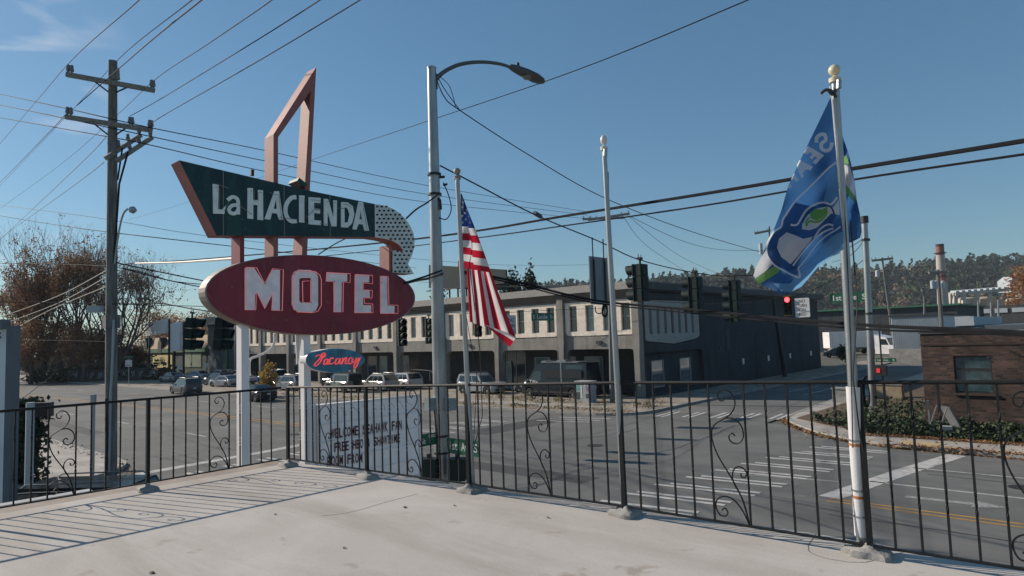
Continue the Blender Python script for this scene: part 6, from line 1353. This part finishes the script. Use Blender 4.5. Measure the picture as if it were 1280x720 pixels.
trailer('long pale grey semi trailer parked across the end of the side street', G(1034, 444, 0), 8.8, 2.7, 2.5, ('pale_trailer_side', (.68, .66, .64), .6), .72, False)
trailer('white box truck with cab beside the pale trailer, behind the steel pole', G(1094, 447, 0), .6, 2.3, 2.3, ('white_box_side', (.7, .7, .7), .5), -.35, True)
for i, (px_, py0, c_) in enumerate(((1049, 446.5, ('navy', (.03, .05, .08))), (1146, 441, ('black', (.012, .014, .016))))):
    put(vehicle('car', ('dark blue car by the bush near the pale trailer', 'dark car at the end of the street beside the brick building')[i], 'car', c_, **SED), G(px_, py0).x, G(px_, py0).y, 0, .4)

# ------------------------------------------------------------------ plants
def leafmat(name, c1, c2, trans=.3): return mat(name, c1, .75, 0, .15, .8, 0, 40, c2, trans=trans, detail=3)
L_rus = leafmat('russet_leaves', (.15, .082, .045), (.30, .155, .075), .35); L_grn = leafmat('green_leaves', (.035, .055, .02), (.08, .10, .035)); L_ivy = leafmat('ivy_leaves', (.022, .04, .018), (.06, .085, .04), .15)
L_dkg = leafmat('dark_evergreen_leaves', (.012, .024, .014), (.03, .045, .022), .1); L_yel = leafmat('yellow_leaves', (.32, .19, .03), (.42, .27, .06)); L_fall = leafmat('fallen_leaves', (.15, .06, .02), (.34, .19, .07), 0)
M_bark = mat('grey_brown_bark', (.075, .058, .047), .95, 0, .3, 6, .5, 30); M_twig = mat('dark_twigs', (.085, .062, .052), .95)
def quads(name, P_, size, m, parent=None, kind=None, flat=0, aspect=.6, **kw):
    P_ = np.asarray(P_, float); n = len(P_); a = rs.normal(size=(n, 3)); a[:, 2] *= (1-flat); a /= np.linalg.norm(a, axis=1)[:, None]
    c = rs.normal(size=(n, 3)); c[:, 2] *= (1-flat); c -= a*(a*c).sum(1)[:, None]; c /= np.linalg.norm(c, axis=1)[:, None]
    s = (np.asarray(size)*rs.uniform(.6, 1.3, n))[:, None]
    v = np.stack([P_+a*s, P_+c*s*aspect, P_-a*s, P_-c*s*aspect], 1).reshape(-1, 3)
    if parent is not None: v -= np.array(OFF.get(parent.name, V(0, 0, 0)))
    me = bpy.data.meshes.new(name); me.vertices.add(4*n); me.vertices.foreach_set('co', v.ravel()); me.loops.add(4*n); me.loops.foreach_set('vertex_index', np.arange(4*n)); me.polygons.add(n); me.polygons.foreach_set('loop_start', np.arange(0, 4*n, 4)); me.update(calc_edges=True)
    me.materials.append(m); o = bpy.data.objects.new(name, me); C.objects.link(o)
    if parent: o.parent = parent; OFF[o.name] = OFF.get(parent.name, V(0, 0, 0))
    return tag(o, kw.get('label'), kw.get('cat'), kw.get('group'), kind)
def tree(label, base, h, spread, nleaf, lm, seed, leafsize=.16, levels=5, trunk=.3, fork=.22, group=None, clump=1.0, name='broadleaf_tree', up_=.55, leaf_lo=0):
    r = random.Random(seed); t = T(name, label, 'tree', base, group)
    tb, tw_ = MB(), MB(); tips = []
    def grow(p, d, L_, rad, lv):
        pts = [p]; q_ = p; dd = d
        for i in range(3):
            dd = (dd + V(r.uniform(-.22, .22), r.uniform(-.22, .22), r.uniform(-.05, .16))).normalized(); q_ = q_ + dd*L_/3; pts.append(q_)
        (tb if lv < 2 else tw_).tube(pts, [rad, rad*.88, rad*.76, rad*.62], 7 if lv < 2 else (4 if lv < 4 else 3), cap=False)
        if lv >= 3: tips.extend(pts[1:])
        if lv == levels: return
        nb = 5 if lv == 0 else (4 if lv < 2 else 3)
        for k in range(nb):
            a = 2*PI*(k+r.random()*.7)/nb; tilt = r.uniform(.35, .95) if lv else r.uniform(.3, .8)
            e1 = dd.orthogonal().normalized(); e2 = dd.cross(e1)
            nd = (dd*math.cos(tilt) + (e1*math.cos(a)+e2*math.sin(a))*math.sin(tilt)*spread + V(0, 0, up_*.25)).normalized()
            st = pts[-1] if (k < 2 or lv == 0) else pts[2].lerp(pts[3], r.random())
            grow(st, nd, L_*r.uniform(.62, .88) if lv else h*.30*r.uniform(.8, 1.1), rad*(.52 if lv else .6), lv+1)
    grow(V(*base), V(0, 0, 1), h*fork, trunk, 0)
    tb.build('trunk', M_bark, t, True); tw_.build('branches', M_twig, t, kind='stuff')
    if nleaf:
        T_ = np.array([tuple(p) for p in tips]); keep = np.array([noise.noise(V(*p)*.35+V(seed, 0, 0)) for p in T_]) > -.25*clump
        zz_ = T_[:, 2]-base[2]; keep &= rs.rand(len(T_)) > np.clip((zz_/h-.45)*leaf_lo, 0, .95)
        T_ = T_[keep] if keep.sum() > 10 else T_
        idx = rs.randint(0, len(T_), nleaf); quads('crown', T_[idx]+rs.normal(scale=.35*leafsize/.16, size=(nleaf, 3)), leafsize, lm, t, kind='stuff')
    return t
def clumptree(label, base, h, w_, n, m, seed, size=.3, name='leafy_tree', group=None, lift=.25, cone=0, hole=.05):
    t = T(name, label, 'tree', base, group); r = np.random.RandomState(seed)
    MB().tube([V(*base), V(base[0], base[1], base[2]+h*.7)], [w_*.05+.05, .04], 7).build('trunk', M_bark, t, True)
    k_ = 26; cc = r.normal(size=(k_, 3)); cc /= np.linalg.norm(cc, axis=1)[:, None]; cc *= r.uniform(.3, 1, k_)[:, None]**.5
    zc = base[2]+h*(lift+(1-lift)/2); cs_ = np.array([base[0], base[1], zc]) + cc*[w_/2*.8, w_/2*.8, h*(1-lift)/2*.85]
    idx = r.randint(0, k_, n); P_ = cs_[idx] + r.normal(size=(n, 3))*[w_*.12, w_*.12, h*.07]
    if cone: f = np.clip((P_[:, 2]-base[2])/h, 0, 1); P_[:, 0] = base[0]+(P_[:, 0]-base[0])*(1.25-f*1.15); P_[:, 1] = base[1]+(P_[:, 1]-base[1])*(1.25-f*1.15)
    P_[:, 2] = np.maximum(P_[:, 2], base[2]+.05)
    quads('crown', P_, size, m, t, kind='stuff'); return t
def tpx(px_, ytop, dep, z0=0):
    p = at(px_, ytop, dep); return (p.x, p.y, z0), p.z-z0
TR = 'bare autumn trees at the far end of the avenue'
for k, (px_, d_, h, sd_, nl) in enumerate(((18, 112, 17, 3, 5200), (52, 108, 19.5, 5, 5600), (88, 108, 23, 8, 5200), (112, 104, 22, 11, 5200), (150, 104, 18, 15, 2600))):
    g_ = at(px_, 470, d_); base = (g_.x, g_.y, .1)
    tree(('leftmost tree with russet leaves, half behind the pale slab sign', 'tree with russet leaves second from the left edge', 'tall twiggy tree with few red leaves at its top', 'tall tree right behind the big wooden pole', 'nearly bare fine-twigged tree right of the big wooden pole')[k], base, h, (1.0 if k == 4 else .72), int(nl*1.25), L_rus, sd_, .17, 6 if k == 4 else 5, .36, .15, TR, leaf_lo=(.8 if k < 2 else 1.9), up_=2.2)
# hedge-like undergrowth and fence below the trees
for k, (px_, dep, wpx, yt) in enumerate(((8, 108, 42, 398), (40, 104, 46, 402), (76, 107, 50, 396), (106, 103, 44, 404), (136, 106, 46, 410), (163, 108, 32, 428))):
    bs0, h = tpx(px_, yt, dep); clumptree(('low russet-brown crown at the left edge behind the slab sign', 'low russet-brown crown second from the left edge', 'low brown crown in the middle of the tree row', 'low brown crown left of the big wooden pole', 'low dark crown right behind the big wooden pole', 'low dark crown by the green shop signpost')[k], bs0, h, wpx*dep/FPX*1.15, 5200, L_rus if k < 4 else leafmat('dull_brown_leaves', (.09, .06, .038), (.16, .10, .06)), 90+k, .17, lift=.30, group='low-crowned trees below the bare trees')
fw = T('board_fence', 'dark board fence with graffiti below the bare trees', 'fence', at(120, 475, 105))
a, c = at(84, 476, 104), at(186, 476, 103); a.z = c.z = .1
nbd = 34
for k in range(nbd):
    p, q_ = a.lerp(c, (k+.04)/nbd), a.lerp(c, (k+.96)/nbd); b = MB(); hh = 1.9+rnd.uniform(-.05, .05); b.prism([p, q_, q_+V(0, 0, hh), p+V(0, 0, hh)], CF*.05); b.build('board', mat('grey_fence_board', (.06, .062, .06), .9, 0, .35, .8), fw)
for k in range(9):
    b = MB(); f = .08+k*.1; b.tube(smooth_pts([a.lerp(c, f+u*.012) + V(0, 0, z) - CF*.03 for u, z in ((0, .4), (1, 1.4), (2, .5), (3, 1.5), (4, .7))]), .05, 4); b.build('graffiti', mat('pale_graffiti', (.32, .34, .33), .8), fw)
b = MB(); P_ = []
for k in range(2600):
    f = rs.rand(); p = a.lerp(c, f*1.7-.7); P_.append((p.x+rs.normal()*1.6, p.y+1.5+abs(rs.normal())*2, .2+abs(rs.normal())*1.1))
P2_ = []
for k in range(5200):
    px_ = rs.uniform(-120, 345); dd_ = rs.uniform(150, 190); gq = at(px_, 460, dd_); top_ = 4.5+3.5*noise.noise(V(px_*.03, 0, 0))+1.5*noise.noise(V(px_*.15, 3, 0)); P2_.append((gq.x, gq.y, max(.3, top_*rs.rand()**.6)))
quads('far_trees', P2_, 1.0, leafmat('far_brown_green', (.06, .055, .035), (.11, .085, .05), 0), kind='stuff', label='low far-off trees closing the view behind the bare trees', cat='trees')
quads('undergrowth', P_, .35, L_dkg, kind='stuff', label='dark undergrowth below the bare trees', cat='undergrowth')
# leafy crowns behind roofs, small trees
for px_, yt, dep, wpx, m, lab, n in ((640, 337, 98, 26, L_dkg, 'dense evergreen crown left of centre behind the grey roof', 2600), (661, 336, 96, 22, L_dkg, 'dense evergreen crown behind the grey roof, right of the billboard', 2600), (549, 342, 110, 20, L_grn, 'small tree top between the lamp pole and the oval sign', 900),
        (722, 349, 150, 16, leafmat('brown_leaves', (.10, .08, .05), (.16, .12, .08)), 'small brown tree top beside the grey sign back', 500)):
    base, h = tpx(px_, yt, dep); clumptree(lab, base, h, wpx*dep/FPX, n, m, px_, .28)
for px_, yt, dep, wpx, m, lab in ((335, 452, 62, 22, L_yel, 'small yellow-leaved tree between the two white sign posts'), (1060, 430, 78, 22, L_grn, 'round green shrub by the pale trailer')):
    g_ = at(px_, 470, dep); base = (g_.x, g_.y, .1); h = at(px_, yt, dep).z-.1; clumptree(lab, base, h, wpx*dep/FPX, 900, m, px_, .14, 'small_tree', lift=.1)
g_ = G(486, 486, .1); tree('small bare shrub by the entrance steps of the grey building', (-52.5, 42.2, .1), 3.6, .8, 0, L_rus, 31, levels=4, trunk=.06, fork=.1, name='bare_shrub', up_=1.5)
for k, (px_, dep, w_, m) in enumerate(((185, 190, 14, L_rus), (215, 210, 14, leafmat('rust_orange_leaves', (.25, .09, .03), (.35, .15, .05))), (245, 200, 16, L_rus), (290, 200, 16, L_grn), (262, 215, 14, L_rus), (325, 210, 14, L_grn))):
    base, h = tpx(px_, 384+k*2, dep); clumptree(('rust-brown tree left above the green shop roof', 'orange tree behind the white signboards', 'brown tree top right of the white signboards', 'green tree top behind the first white sign post', 'brown tree top behind the hanging signals', 'green tree top between the white sign posts')[k], base, h, w_, 3200, m, 50+k, .26)
base, h = tpx(1277, 332, 170); clumptree('orange autumn tree cut by the right edge of the picture', base, h, 9, 1500, leafmat('bright_orange_leaves', (.26, .10, .03), (.38, .18, .05)), 77, .35)
# tree reaching in at the right edge in front of the bricks
t = T('feather_leaved_tree', 'feathery green-leaved tree reaching in at the right edge before the bricks', 'tree', (-.6, 31.6, .15))
b = MB(); tw2 = MB(); lf = []
def limb(p, q_, r0): 
    m_ = [p, p.lerp(q_, .5)+V(0, 0, .25), q_]; b.tube(smooth_pts(m_, 3), r0, 6)
    return q_
b.tube([(-.6, 31.6, 0), (-.55, 31.5, 1.2), (-.7, 31.4, 2.4), (-.9, 31.3, 3.3)], [.10, .08, .06, .04], 7)
for k in range(30):
    z = 1.6+rs.rand()*2.4; a = rs.uniform(0, 2*PI); L_ = rs.uniform(.7, 1.6); p = V(-.7, 31.4, z); q_ = p+V(math.cos(a)*L_, math.sin(a)*L_*.8, rs.uniform(.1, .7)); limb(p, q_, .015)
    for j in range(12):
        f = .35+.65*j/12; pp = p.lerp(q_, f)+V(0, 0, .25*math.sin(f*PI)); a2 = a+PI/2
        for s_ in (1, -1):
            for w2 in (.08, .16, .24): lf.append((pp.x+s_*math.cos(a2)*w2, pp.y+s_*math.sin(a2)*w2, pp.z-.25*w2))
b.build('trunk', M_bark, t, True); quads('crown', lf, .075, leafmat('fresh_leaves', (.07, .12, .05), (.16, .20, .10)), t, kind='stuff', flat=.5)
# ivy bank
P_ = []
while len(P_) < 15000:
    x, y = rs.uniform(-11.8, 9), rs.uniform(32.1, 35); hh = (.28+.5*max(0, noise.noise(V(x*.8, y*.8, 3))+.35))*min(1, (y-31.9)/.6)*(1 if x > -9.5 else .8)
    if x < -9.5 and y < 33.4+(-9.5-x)*.6: continue
    P_.append((x, y, .15+hh*rs.rand()**.4))
for _ in range(1500): P_.append((rs.uniform(-11.5, -7), rs.uniform(35, 44), .15+.5*rs.rand()))
quads('ivy', P_, .085, L_ivy, kind='stuff', flat=.3, label='bank of dark ivy below the brick building', cat='ivy', aspect=.8)
# hedge behind the pale pipe at the left
P_ = [tuple(at(27, 560, 24.5)+V(rs.normal()*.28, rs.normal()*.34, 0)) for _ in range(2600)]; P_ = [(p[0], p[1], .1+abs(rs.rand())*3.1) for p in P_]
t = T('evergreen_bush', 'dark evergreen bush between the pale slab sign and the pipe post', 'bush', (P_[0][0], P_[0][1], .1)); quads('foliage', P_, .12, L_dkg, t, kind='stuff'); MB().tube([V(P_[0][0], P_[0][1], 0), V(P_[0][0], P_[0][1], 2)], .05, 5).build('trunk', M_bark, t)
# weeds, fallen leaves
P_ = []
for _ in range(2600):
    x = rs.uniform(-60, -22.5); y = 33.6+rs.rand()*1.3 if x > -34 else 31.2+rs.rand()*2.5
    if noise.noise(V(x*.5, y*1.2, 0)) > .02: P_.append((x, y, .15+rs.rand()*.14))
for k in range(46):
    x, y = rs.uniform(-38, -22), rs.uniform(36, 39.5); 
    for _ in range(26): P_.append((x+rs.normal()*.18, y+rs.normal()*.15, .15+rs.rand()*(.7 if k % 4 == 0 else .25)))
quads('weeds', P_, .10, leafmat('dry_weeds', (.09, .085, .03), (.20, .17, .08)), kind='stuff', label='dry weeds along the far kerb in front of the grey building', cat='weeds', aspect=.25)
P_ = []
crv = [V(x, y, 0) for x, y in ((-13.6, 36.3), (-12.9, 34.9), (-12, 33.6), (-10.6, 31.9), (-8.9, 30.6), (-6.6, 29.8), (-2.9, 29.5), (8, 29.4))]
for _ in range(3000):
    f = rs.rand()*6.99; i = int(f); p = crv[i].lerp(crv[i+1], f-i); w_ = .16 if i < 5 else .1
    if i >= 4 and rs.rand() < .4: continue
    P_.append((p.x-abs(rs.normal())*w_*.9, p.y-abs(rs.normal())*w_*.9-.02, .01+rs.rand()*.07))
for _ in range(4200):
    x = rs.uniform(-9, 9); y = 31.6+abs(rs.normal())*.45
    P_.append((x, y, .17+rs.rand()*.05))
for _ in range(500): P_.append((rs.uniform(-11, 9), rs.uniform(29.7, 32), .165))
for _ in range(2200): x = rs.uniform(-7, 9); P_.append((x, 29.5+abs(rs.normal())*.22, .16+rs.rand()*.03))
for _ in range(900): x = rs.uniform(-60, -28.8); P_.append((x, 9.7+rs.normal()*.25+(0 if x < -33 else -(x+33)*.15), .02 if rs.rand() < .5 else .15))
for _ in range(1200): x = rs.uniform(-40, -22); P_.append((x, 33+rs.rand()*2.5, .15))
quads('fallen_leaves', P_, .055, L_fall, kind='stuff', flat=.75, label='fallen brown leaves along the kerbs', cat='leaves')
# a few dead leaves and bits on the deck
for k, (px_, py0) in enumerate(((506, 634), (568, 632), (430, 685), (344, 643), (685, 647), (190, 716))):
    p = G(px_, py0, DZ+.004); b = MB(); a = rnd.uniform(0, 6); s_ = .022 if k in (0, 5) else .014
    b.prism([p + V(math.cos(a+q_)*s_*k2, math.sin(a+q_)*s_*k2, .004*(i % 2)) for i, (q_, k2) in enumerate(((0, 1.5), (1, .7), (2.2, 1), (3.1, .8), (4.2, 1.1), (5.3, .6)))], (0, 0, .003))
    b.build('dead_leaf', mat('dead_leaf_brown', (.05, .03, .02), .8), label=('dark curled leaf lying right of the reader board corner on the deck', 'small twig-like leaf left of the striped flagpole foot', 'dark leaf near the bottom middle-left of the deck', 'tiny leaf among the left railing shadows', 'small leaf between the two thin flagpole feet', 'dark leaf at the bottom edge left of the deck')[k], cat='leaf')
# ------------------------------------------------------------------ wooded hill
ridge = [(420, 20), (560, 30), (640, 38), (700, 42), (800, 47), (860, 49), (950, 49), (1020, 49), (1100, 51), (1190, 54), (1280, 54), (1500, 50), (1800, 44)]
def rid(x):
    for (a, ya), (c, yc2) in zip(ridge[:-1], ridge[1:]):
        if x <= c: return ya+(yc2-ya)*max(0, x-a)/(c-a)
    return ridge[-1][1]
D0, D1h = 430, 680
def hz(x, d): s_ = max(0, min(1, (d-D0)/(D1h-D0-30))); return rid(x)*(s_*s_*(3-2*s_)) + 2*noise.noise(V(x*.02, d*.02, 0))
def hp(x, d): p = at(x, 400, d); return V(p.x, p.y, hz(x, d)-1)
b = MB(); nx_, ny_ = 60, 16
for j in range(ny_+1):
    for i in range(nx_+1): b.v.append(hp(420+1380*i/nx_, D0-10+(D1h+160-D0)*j/ny_))
for j in range(ny_):
    for i in range(nx_): b.f.append((j*(nx_+1)+i, j*(nx_+1)+i+1, (j+1)*(nx_+1)+i+1, (j+1)*(nx_+1)+i)); b.m.append(0)
b.build('hill', mat('wooded_hill_soil', (.05, .045, .03), .95, 0, .3, .02), smooth=True, kind='structure')
L_hill = [mat('hill_evergreen', (.016, .034, .022), .9, 0, .3, .02, 0, 4, (.03, .05, .032)), mat('hill_bare_brown', (.13, .095, .07), .95, 0, .3, .03, 0, 4, (.19, .13, .085)), mat('hill_olive', (.055, .085, .035), .9, 0, .4, .03, 0, 4), mat('hill_orange', (.36, .17, .05), .9, 0, .3, .03)]
def hillwood(idx, n, hmin, hmax, cone, thin):
    allP = []
    for _ in range(n):
        x = rs.uniform(430, 1790) if rs.rand() < .3 else rs.uniform(640, 1330); d = D0 + (D1h-D0+20)*rs.rand()**.8
        g_ = noise.noise(V(x*.012, d*.012, idx*7.3))
        if g_ < (-.1 if idx < 3 else .1): continue
        p = hp(x, d); h = rs.uniform(hmin, hmax); k_ = 60 if not cone else 70
        q_ = rs.normal(size=(k_, 3)); q_ /= np.linalg.norm(q_, axis=1)[:, None]; q_ *= rs.rand(k_, 1)**.35
        if cone:
            f = rs.rand(k_)**1.5; rr = (1-f)**.7*h*.26+.3; an = rs.rand(k_)*2*PI; P3 = np.stack([p.x+np.cos(an)*rr*rs.rand(k_)**.3, p.y+np.sin(an)*rr*rs.rand(k_)**.3, p.z+h*.1+f*h*.9], 1)
        else: P3 = np.array([p.x, p.y, p.z+h*.62]) + q_*[h*.34, h*.34, h*.36]
        allP.append(P3)
    P3 = np.concatenate(allP); return quads('hill_wood', P3, thin, L_hill[idx], kind='stuff', label=('dark evergreens of the wooded hill', 'bare brown trees of the wooded hill', 'olive green trees of the wooded hill', 'scattered orange trees of the wooded hill')[idx], cat='wood', aspect=.7)
hillwood(0, 1900, 10, 19, True, 1.4); hillwood(1, 1300, 9, 14, False, 1.0); hillwood(2, 1200, 8, 14, False, 1.2); hillwood(3, 260, 7, 11, False, 1.0)

# ------------------------------------------------------------------ the air of a bright autumn noon
m = bpy.data.materials.new('thin_haze'); m.use_nodes = True; t_ = m.node_tree; t_.nodes.clear(); vo = t_.nodes.new('ShaderNodeVolumePrincipled'); vo.inputs['Color'].default_value = (.82, .90, 1, 1); vo.inputs['Density'].default_value = .00016; vo.inputs['Anisotropy'].default_value = 0
oo = t_.nodes.new('ShaderNodeOutputMaterial'); t_.links.new(vo.outputs[0], oo.inputs['Volume'])
MB().box((-100, 150, 47.5), (3500, 3400, 97)).build('haze', m, kind='stuff')
